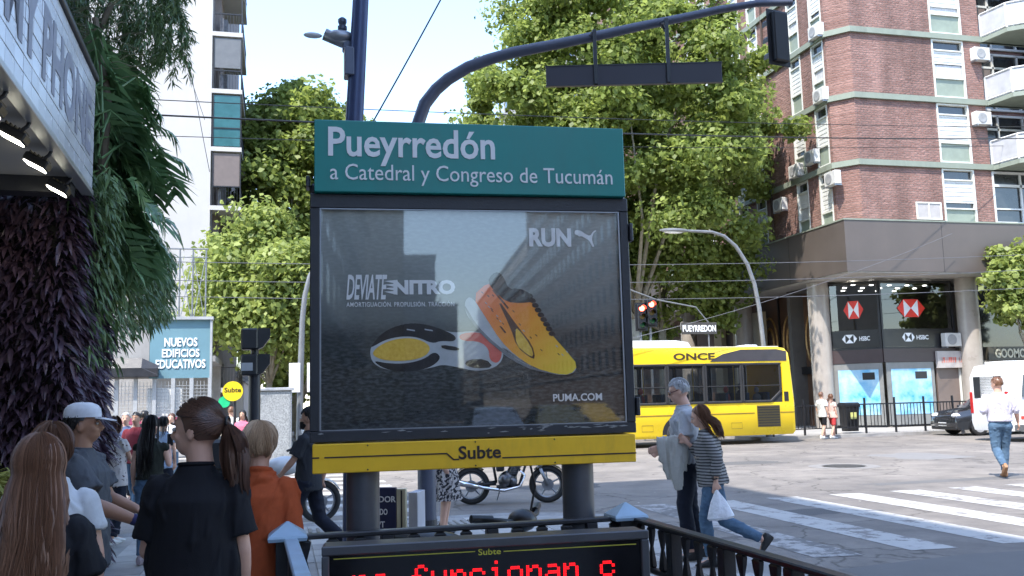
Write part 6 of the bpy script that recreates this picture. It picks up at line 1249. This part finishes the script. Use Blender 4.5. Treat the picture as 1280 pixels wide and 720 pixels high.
        for i in range(N):
            lk = r.choice(LK); az = lk[0]+r.gauss(0, .06); e0 = r.uniform(.5, 1.5); lay = lk[1]*.99+r.uniform(0, .03); lowe = (-.75+.2*lk[2] if abs(az) < 1.7 else r.uniform(-.2, .2)); pts = []
            for q in range(8): f = q/7; pts.append(surf(az+.14*math.sin(f*4+lk[3])+.02*math.sin(i), e0+(lowe-e0)*f, lay*(1+.07*math.sin(f*3.1))+.025*math.sin(lk[3]+f*6)))
            strand(pts, [.003, .0045, .005, .005, .005, .0045, .003, .001])
    else:
        for i in range(N):
            az = r.uniform(-2.9, 2.9); fr = abs(az)/math.pi; e0 = r.uniform(-.45 if fr < .5 else .4, 1.5); L = r.uniform(.25, .5); pts = []
            for q in range(4): f = q/3; pts.append(surf(az+.1*f*math.sin(i), e0-L*f+.1*f, 1.0+.05*math.sin(f*2)+.01*r.random()))
            strand(pts, [.004, .0045, .004, .001])
    finish(H_, True, HX); hs = H_.build('hair_strands', hair, ho, smooth=True, fix=False); stuff(hs)
    if beard:
        bm_ = MB()
        for i in range(200):
            a_ = r.uniform(-1.35, 1.35); zz = r.uniform(1.487, 1.55); rx, ry = .062, .078; p0 = V((rx*math.sin(a_), .014+ry*math.cos(a_), zz)); bm_.tube([p0, p0+V((.004*math.sin(a_), .008, -.012)), p0+V((.002, .006, -.03))], [.005, .005, .001], 4)
        bm_.ball((0, .038, 1.508), (.057, .056, .038), 14, 8); finish(bm_, True, HX); bm_.build('beard', hair, t, smooth=True, fix=False)
    if hat:
        c = MB(); c.smooth = True; cr_ = []
        for f, zz in ((.95, 1.63), (.95, 1.65), (.9, 1.68), (.74, 1.702), (.45, 1.716), (.05, 1.721)): cr_.append([(.092*f*math.cos(a_), -.012+.112*f*math.sin(a_), zz) for a_ in [i*math.pi/12 for i in range(24)]])
        c.rings(cr_); finish(c, True, HX); co_ = c.build('cap', hat['mat'], t, smooth=True)
        v_ = MB(); v_.rings([[(.078*math.cos(a_)*k, .075+.105*math.sin(a_)*k, 1.628-.02*k*math.sin(a_)-dz) for a_ in [i*math.pi/10 for i in range(11)]] for k, dz in ((1, 0), (1, .005), (.3, .006), (.3, 0))], closed=True, cap=False); finish(v_, True, HX); v_.build('visor', hat['mat'], co_)
    if glove:
        sd, gm = glove; e, w_ = (J['eL'], J['wL']) if sd < 0 else (J['eR'], J['wR']); gm_ = MB(); gm_.tube([w_+(e-w_)*.18, w_], [.033, .032], 12); hand(gm_, w_, (w_-e) if not P.get('hd%d' % sd) else P['hd%d' % sd], sd, P['cL'] if sd < 0 else P['cR'], P['nL'] if sd < 0 else P['nR'], 1.12); finish(gm_); remesh(gm_, 'glove', gm, t, .006, 1)
    if extras: extras(t, finish, HX, J, s)
    return t
hb_brown = hair_m('hair_brown', (.025, .012, .008), (.13, .065, .042)); hb_light = hair_m('hair_light_brown', (.06, .028, .017), (.25, .125, .072)); hb_black = hair_m('hair_black', (.006, .005, .005), (.02, .017, .016)); hb_blond = hair_m('hair_short_blond', (.13, .07, .04), (.6, .42, .27)); hb_grey = hair_m('hair_grey', (.2, .2, .2), (.5, .5, .5)); hb_mid = hair_m('hair_chestnut', (.07, .035, .02), (.2, .1, .06))
f_black = fabric('black_cotton', (.012, .012, .015)); f_dgrey = fabric('dark_grey_cotton', (.075, .08, .09)); f_white = fabric('white_cotton', (.6, .6, .6)); f_orange = fabric('rust_orange_cloth', (.43, .085, .028)); f_denim = fabric('blue_denim', (.055, .1, .165), (.12, .2, .29), 9, .4); f_navy = fabric('navy_cloth', (.015, .018, .03)); f_char = fabric('charcoal_cloth', (.03, .032, .038)); f_lilac = fabric('pale_lilac_shirt', (.55, .52, .6)); f_ltgrey = fabric('light_grey_cloth', (.4, .41, .43))
def floral(n, base, spot, sc_=26, th=.62):
    m = fabric(n, base); nn = m.node_tree.nodes; l = m.node_tree.links; b = nn['Principled BSDF']; tc = nn.new('ShaderNodeTexCoord'); vz = nn.new('ShaderNodeTexNoise'); vz.inputs['Scale'].default_value = sc_; vz.inputs['Detail'].default_value = 3; l.new(tc.outputs['Object'], vz.inputs['Vector'])
    cr = nn.new('ShaderNodeValToRGB'); cr.color_ramp.interpolation = 'CONSTANT'; cr.color_ramp.elements[0].color = (*base, 1); cr.color_ramp.elements[1].position = th; cr.color_ramp.elements[1].color = (*spot, 1); l.new(vz.outputs['Fac'], cr.inputs[0]); l.new(cr.outputs[0], b.inputs['Base Color']); return m
def striped(n):
    m = fabric(n, (.5, .49, .47)); nn = m.node_tree.nodes; l = m.node_tree.links; b = nn['Principled BSDF']; tc = nn.new('ShaderNodeTexCoord'); wv = nn.new('ShaderNodeTexWave'); wv.bands_direction = 'Z'; wv.inputs['Scale'].default_value = 11; wv.inputs['Distortion'].default_value = .8; l.new(tc.outputs['Object'], wv.inputs['Vector'])
    cr = nn.new('ShaderNodeValToRGB'); cr.color_ramp.interpolation = 'CONSTANT'; cr.color_ramp.elements[0].color = (.05, .05, .052, 1); cr.color_ramp.elements[1].position = .4; cr.color_ramp.elements[1].color = (.27, .26, .25, 1); l.new(wv.outputs['Color'], cr.inputs[0]); l.new(cr.outputs[0], b.inputs['Base Color']); return m
shoe_blk = pm('shoe_black', (.02, .02, .02), .45); shoe_wht = pm('shoe_white', (.6, .6, .58), .5); shoe_grey = pm('shoe_grey_pink', (.3, .24, .25), .6); shoe_tan = pm('shoe_tan', (.3, .16, .08), .6)
VH = 14.3     # heading that faces straight away from the viewer
def at(px, py, d): p = PD(px, py, d); return p.x, p.y
# 1 woman in black T-shirt with ponytail
x, y = at(247, 520, 3.62)
build_person('woman in plain black T-shirt with brown wavy ponytail, head turned left, back to us', x, y, VH-8, 1.625, skinA, hb_brown, ('tee', f_black, dict(loose=1.7, hem=.80, sleeve=.78, waist=.185)), ('trousers', f_black), shoe_blk, dict(eL=(-.255, .02, 1.11), wL=(-.2, .2, 1.02), eR=(.25, -.01, 1.11), wR=(.24, .06, .87)), True, look=-74, tilt=-2, bulk=.89, vox=.0085, hairstyle='ponytail', seed=1, nstr=1000)
# 2 woman with long hair
x, y = at(50, 540, 3.15)
build_person('woman with very long straight light brown hair over a black top at bottom left', x, y, VH-18, 1.505, skinA, hb_light, ('tee', f_black, dict(loose=1.2, hem=.8, sleeve=.7)), ('trousers', f_black), shoe_blk, dict(eR=(.27, .0, 1.12), wR=(.26, .12, .95)), True, look=0, tilt=-6, bulk=.9, vox=.0085, hairstyle='long', seed=2, nstr=1300)
# 3 white T-shirt
x, y = at(66, 530, 3.95)
build_person('person in white T-shirt, brown hair just showing behind the very long haired woman', x, y, VH-20, 1.535, skinA, hb_mid, ('tee', f_white, dict(loose=1.5, sleeve=.6)), ('trousers', f_black), shoe_blk, dict(), True, vox=.011, hairstyle='bob', seed=3)
# 4 man in cap holding a leaflet
x, y = at(106, 515, 5.3)
def leaflet_extra(t, fin, HX, J, s):
    w_ = J['wR']; m = MB(); m.box((w_.x-.02, w_.y+.06, w_.z-.055), (w_.x+.0, w_.y+.25, w_.z-.045)); fin(m); m.build('paper_slip', white_m, t)
build_person('man in white baseball cap and dark grey T-shirt holding out a paper slip', x, y, VH+78, 1.63, skinB, hb_black, ('tee', f_dgrey, dict(loose=1.8, hem=.77, sleeve=.72)), ('trousers', f_black), shoe_blk, dict(eR=(.24, .12, 1.14), wR=(.2, .36, 1.03), eL=(-.22, .1, 1.13), wL=(-.15, .28, 1.06), nR=(0, 0, 1), nL=(0, 0, 1)), False, look=0, vox=.0095, hairstyle='short_m', bulk=1.16, seed=4, hat=dict(mat=fabric('cap_white', (.6, .6, .62))), glove=(1, fabric('glove_navy', (.03, .03, .09))), extras=leaflet_extra)
# 5 orange jacket
x, y = at(326, 530, 4.7)
build_person('older woman with short blond hair in a rust orange jacket, seen from behind', x, y, VH+2, 1.505, skinA, hb_blond, ('jacket', f_orange, dict(loose=2.0, hem=.76, flare=.02, sleeve=1.9, waist=.17)), ('trousers', f_black), shoe_blk, dict(eL=(-.24, -.02, 1.12), wL=(-.22, .08, .9), eR=(.25, -.02, 1.12), wR=(.25, .03, .88)), True, look=8, vox=.0095, hairstyle='bob', bulk=.95, seed=5, collar=True, nstr=1100)
# 6 bearded man walking right
x, y = at(386, 560, 9.6)
build_person('bearded man in charcoal shirt and black trousers striding behind the sign', x, y, VH-82, 1.57, skinC, hb_black, ('shirt', f_char, dict(loose=1.2, hem=.8, sleeve=.8)), ('trousers', f_navy), shoe_blk, dict(kL=(-.09, .2, .5), aL=(-.09, .12, .1), kR=(.09, -.1, .47), aR=(.09, -.46, .18), tR=(.6, 1), eR=(.23, -.14, 1.14), wR=(.22, -.08, .88), eL=(-.22, .1, 1.14), wL=(-.2, .25, .98)), False, look=0, vox=.011, hairstyle='short_m', seed=6, beard=True)
# 7 jeans and long black hair
x, y = at(188, 600, 9.8)
def phone(t, fin, HX, J, s): m = MB(); m.box((J['wR'].x-.04, J['wR'].y+.02, J['wR'].z+.05), (J['wR'].x+.03, J['wR'].y+.03, J['wR'].z+.19), .004); fin(m); m.build('phone', black, t)
build_person('young woman in blue jeans with long black hair walking away, hand raised', x, y, VH-4, 1.52, skinA, hb_black, ('vest', fabric('olive_black_top', (.02, .022, .016)), dict(loose=.8, hem=.98)), ('jeans', f_denim), shoe_grey, dict(kL=(-.08, .04, .49), aL=(-.09, .0, .085), kR=(.1, .08, .5), aR=(.11, .1, .085), eR=(.24, .02, 1.14), wR=(.2, .16, 1.3), eL=(-.23, -.02, 1.13), wL=(-.25, .05, .92)), True, look=20, vox=.011, hairstyle='long', seed=7, extras=phone, nstr=200)
# 8 floral blouse
x, y = at(143, 600, 11.3)
build_person('woman in white floral blouse and dark cropped trousers walking toward the crossing', x, y, VH+25, 1.51, skinC, hb_brown, ('tee', floral('floral_blouse', (.55, .5, .47), (.12, .08, .08)), dict(loose=1.6, hem=.78, sleeve=.5)), ('trousers', f_navy), shoe_wht, dict(kL=(-.08, .1, .5), aL=(-.09, .12, .085), eR=(.22, .1, 1.13), wR=(.1, .3, 1.1), aR=(.1, -.12, .1)), True, look=10, vox=.013, hairstyle='mid', seed=8)
# 9-13 distant people on the far side at the left
far = [('man in blue waistcoat facing us before the mesh gates', 157, 17.5, 180, skinA, hb_grey, ('tee', fabric('blue_waistcoat', (.09, .12, .22)), dict(loose=1, sleeve=.5)), f_navy, 1.66, False, 'short_m'),
       ('dark haired man in black jacket before the mesh gates', 181, 19.5, 30, skinC, hb_black, ('jacket', f_black, dict(loose=1.3, sleeve=1.9)), f_navy, 1.68, False, 'short_m'),
       ('woman in pale top left of the ponytailed head on the crossing', 214, 21, 190, skinA, hb_brown, ('tee', f_white, dict(loose=1, sleeve=.5)), f_denim, 1.6, True, 'mid'),
       ('sunlit woman in cream dress and straw coloured hair under the round yellow sign', 274, 21.5, 170, skinA, hb_blond, ('tee', fabric('cream_cloth', (.62, .52, .38)), dict(loose=1.4, sleeve=.5)), f_ltgrey, 1.64, True, 'mid'),
       ('sunlit man in white shirt farther right under the round yellow sign', 289, 24.5, 10, skinA, hb_mid, ('shirt', f_white, dict(loose=1.3, sleeve=1.8)), f_denim, 1.72, False, 'short_m'),
       ('person in pink top walking behind the dark signal post', 303, 23, 200, skinC, hb_black, ('tee', fabric('pink_cloth', (.6, .15, .22)), dict(loose=1.2, sleeve=.5)), f_navy, 1.62, True, 'mid'),
       ('woman in pale blue top nearest the sunlit crossing beyond the jeans woman', 205, 15.5, 20, skinC, hb_black, ('tee', fabric('pale_blue_cloth', (.3, .38, .5)), dict(loose=1.2, sleeve=.5)), f_navy, 1.58, True, 'mid'),
       ('man in maroon top walking between the floral blouse and the gates', 170, 16.5, 200, skinC, hb_black, ('tee', fabric('maroon_cloth', (.2, .03, .04)), dict(loose=1.2, sleeve=.5)), f_denim, 1.66, False, 'short_m'),
       ('person in dark top at the left of the crossing beside the purple leaves', 128, 19, 170, skinC, hb_black, ('tee', f_dgrey, dict(loose=1.2, sleeve=.5)), f_navy, 1.7, False, 'short_m')]
for i, (lb, px, d, hdg, sk, hr_, tp__, bt, H, fem, hs_) in enumerate(far):
    x, y = at(px, 530, d); sgn = 1 if i % 2 else -1
    build_person(lb, x, y, hdg, H, sk, hr_, tp__, ('trousers', bt), shoe_blk, dict(kL=(-.09, .08*sgn, .5), aL=(-.09, .14*sgn, .09), kR=(.09, -.05*sgn, .48), aR=(.09, -.2*sgn, .1), wL=(-.2, .12, .92)), fem, vox=.018, hairstyle=hs_, seed=20+i, z=ZR, nstr=50, group='passers-by at the far crossing')
# 14 floral dress behind the mast
x, y = at(557, 640, 11.6)
build_person('woman in black and white patterned dress standing behind the sign, only legs and hem showing', x, y, VH+95, 1.62, skinA, hb_brown, ('dress', floral('patterned_dress', (.42, .38, .36), (.03, .03, .035), 30, .5), dict(loose=1.2, hem=.84, sleeve=.5)), ('dress', MATS['patterned_dress']), shoe_blk, dict(), True, vox=.013, hairstyle='mid', seed=14, skirt=.42)
# 15 couple
x, y = at(862, 640, 9.3)
def cloth_over_arm(t, fin, HX, J, s):
    e, w_ = J['eL'], J['wL']; mid = e.lerp(w_, .55); m = MB()
    for dy, ln_, ww, dx in ((-.07, .33, .05, .0), (0, .5, .06, -.03), (.07, .4, .05, .01), (.12, .24, .035, -.02), (-.02, .3, .05, .035)):
        m.rings([[(mid.x+dx+(r_*.55+.004*math.sin(a*4+dy*40))*math.cos(a), mid.y+dy+.02*q*math.sin(dy*50)+(r_+.008*q*math.sin(a*3))*math.sin(a), mid.z+.07-ln_*q) for a in [2*math.pi*i/20 for i in range(20)]] for q, r_ in ((0, ww*.7), (.1, ww*1.1), (.4, ww*1.15), (.75, ww*1.0), (1, ww*.6))])
    fin(m); remesh(m, 'folded_cloth', fabric('cream_fleece', (.48, .46, .41), None, 30, .5), t, .011, 1, folds(.014, 3, 60, 20))
    g = MB(); 
    for q in (-1, 1): g.ball((q*.032, .092, 1.59), (.026, .008, .018), 12, 6)
    g.tube([(-.075, .0, 1.6), (-.06, .07, 1.596), (.06, .07, 1.596), (.075, .0, 1.6)], .004, 5); fin(g, True, HX); g.build('sunglasses', pm('sunglass_amber', (.08, .02, .015), .1), t, smooth=True)
build_person('tall grey haired man in sunglasses carrying a cream cloth beside the woman in stripes', x, y, VH-88, 1.765, skinA, hb_grey, ('tee', f_ltgrey, dict(loose=1.2, hem=.84, sleeve=.9)), ('trousers', f_navy), shoe_blk, dict(kL=(-.09, .06, .5), aL=(-.09, .0, .09), kR=(.09, -.02, .49), aR=(.09, -.12, .09), eL=(-.24, .02, 1.14), wL=(-.22, .25, 1.08), eR=(.22, .04, 1.15), wR=(.14, .22, 1.05)), False, look=8, tilt=-12, vox=.011, hairstyle='short_m', seed=15, extras=cloth_over_arm, lean=3)
x, y = at(893, 640, 8.9)
def bag(t, fin, HX, J, s):
    w_ = J['wL']; m = MB(); rs_ = []; n = 30
    for k, (dz, rx, ry) in enumerate(((-.07, .012, .012), (-.11, .02, .028), (-.2, .05, .08), (-.3, .075, .12), (-.36, .085, .14), (-.385, .07, .12))): rs_.append([(w_.x+(rx+.006*k*.5*math.sin(a*6+k))*math.cos(a), w_.y+.01+(ry+.006*k*.5*math.sin(a*5))*math.sin(a), w_.z+dz) for a in [2*math.pi*i/n for i in range(n)]])
    m.rings(rs_); fin(m); m.build('plastic_bag', pm('bag_white_plastic', (.72, .73, .76), .3, 0, .08, 20, .5, 30), t, smooth=True)
    m = MB(); m.ball((0, .0, 1.17), (.18, .16, .05), 16, 8); fin(m); m.build('waist_bag', fabric('taupe_bag', (.3, .25, .2)), t, smooth=True)
    m = MB(); m.tube([(w_.x+.028*math.cos(a), w_.y+.028*math.sin(a), w_.z+.035) for a in [i*math.pi/6 for i in range(12)]], .007, 6, closed=True, ref=(0, 0, 1)); fin(m); m.build('watch', black, t)
build_person('woman in striped jumper and jeans carrying a white plastic bag, back foot lifted', x, y, VH-80, 1.50, skinA, hb_mid, ('jumper', striped('striped_knit'), dict(loose=1.9, hem=.86, sleeve=1.75, waist=.17)), ('jeans', f_denim), shoe_blk, dict(kL=(-.08, .1, .5), aL=(-.08, .06, .09), kR=(.09, -.1, .47), aR=(.09, -.5, .27), tR=(.9, 1), eL=(-.23, -.08, 1.13), wL=(-.24, -.02, .90), eR=(.17, .06, 1.15), wR=(.1, .2, 1.34)), True, look=0, tilt=-8, vox=.011, hairstyle='mid', seed=16, extras=bag, nstr=320, lean=8, bulk=1.05)
# 16 man in white shirt at the right
p = PZ(1256, 597, ZR)
def belt(t, fin, HX, J, s): m = MB(); m.tube([((.165)*math.cos(a), .122*math.sin(a), .97) for a in [i*math.pi/12 for i in range(24)]], .014, 6, closed=True, ref=(0, 0, 1)); fin(m); m.build('belt', black, t)
build_person('man in pale shirt and blue jeans walking away in the sun at the right edge', p.x, p.y, VH+12, 1.92, skinA, hb_mid, ('shirt', f_lilac, dict(loose=1.7, hem=.95, sleeve=1.25)), ('jeans', f_denim), shoe_tan, dict(kL=(-.09, .03, .49), aL=(-.06, -.26, .2), tL=(.7, 1), kR=(.07, .1, .5), aR=(.02, .06, .09), eL=(-.25, -.04, 1.14), wL=(-.22, .16, 1.12), eR=(.26, -.02, 1.14), wR=(.3, .05, .93)), False, look=-35, vox=.012, hairstyle='short_m', seed=17, z=ZR, bulk=1.08, extras=belt, nstr=160)
# 17 far couple by the bank fence
for i, (px, lb, tp__, bt, hr_, fem) in enumerate(((1030, 'man in white T-shirt and black shorts walking past the kerb fence', ('tee', f_white, dict(loose=1.6, sleeve=.7)), f_black, hb_mid, False), (1042, 'woman in pale top and red shorts beside the man in white at the kerb fence', ('tee', fabric('peach_cloth', (.6, .42, .36)), dict(loose=1.3, sleeve=.6)), fabric('red_cloth', (.45, .05, .05)), hb_mid, True))):
    p = PZ(px, 547, 0); k = 30.4/p.y; x, y = p.x*k, 30.4+i*.0
    build_person(lb, x, y, 75, 1.72-.08*i, skinA, hr_, tp__, ('shorts', bt), shoe_wht, dict(kL=(-.09, .12, .5), aL=(-.09, .16, .09), kR=(.09, -.05, .48), aR=(.09, -.2, .12)), fem, vox=.018, hairstyle='short_m' if not fem else 'mid', seed=40+i, z=ZR, nstr=50, shorts=True)
tk = thing('wheeled_bin', 'dark wheeled bin with pale labels beside the kerb fence', 'bin', (PY(1063, 540, 31.8).x, 31.8, 0)); MB().rings([[(sx*r0, sy*r0*.8, z) for sx, sy in ((-1, -1), (1, -1), (1, 1), (-1, 1))] for r0, z in ((.24, .08), (.3, 1.0), (.33, 1.02), (.33, 1.1), (.28, 1.18))]).build('body', black, tk); MB().box((-.14, -.27, .55), (.14, -.25, .8)).build('label', pm('label_yellow', (.6, .6, .2), .5), tk)
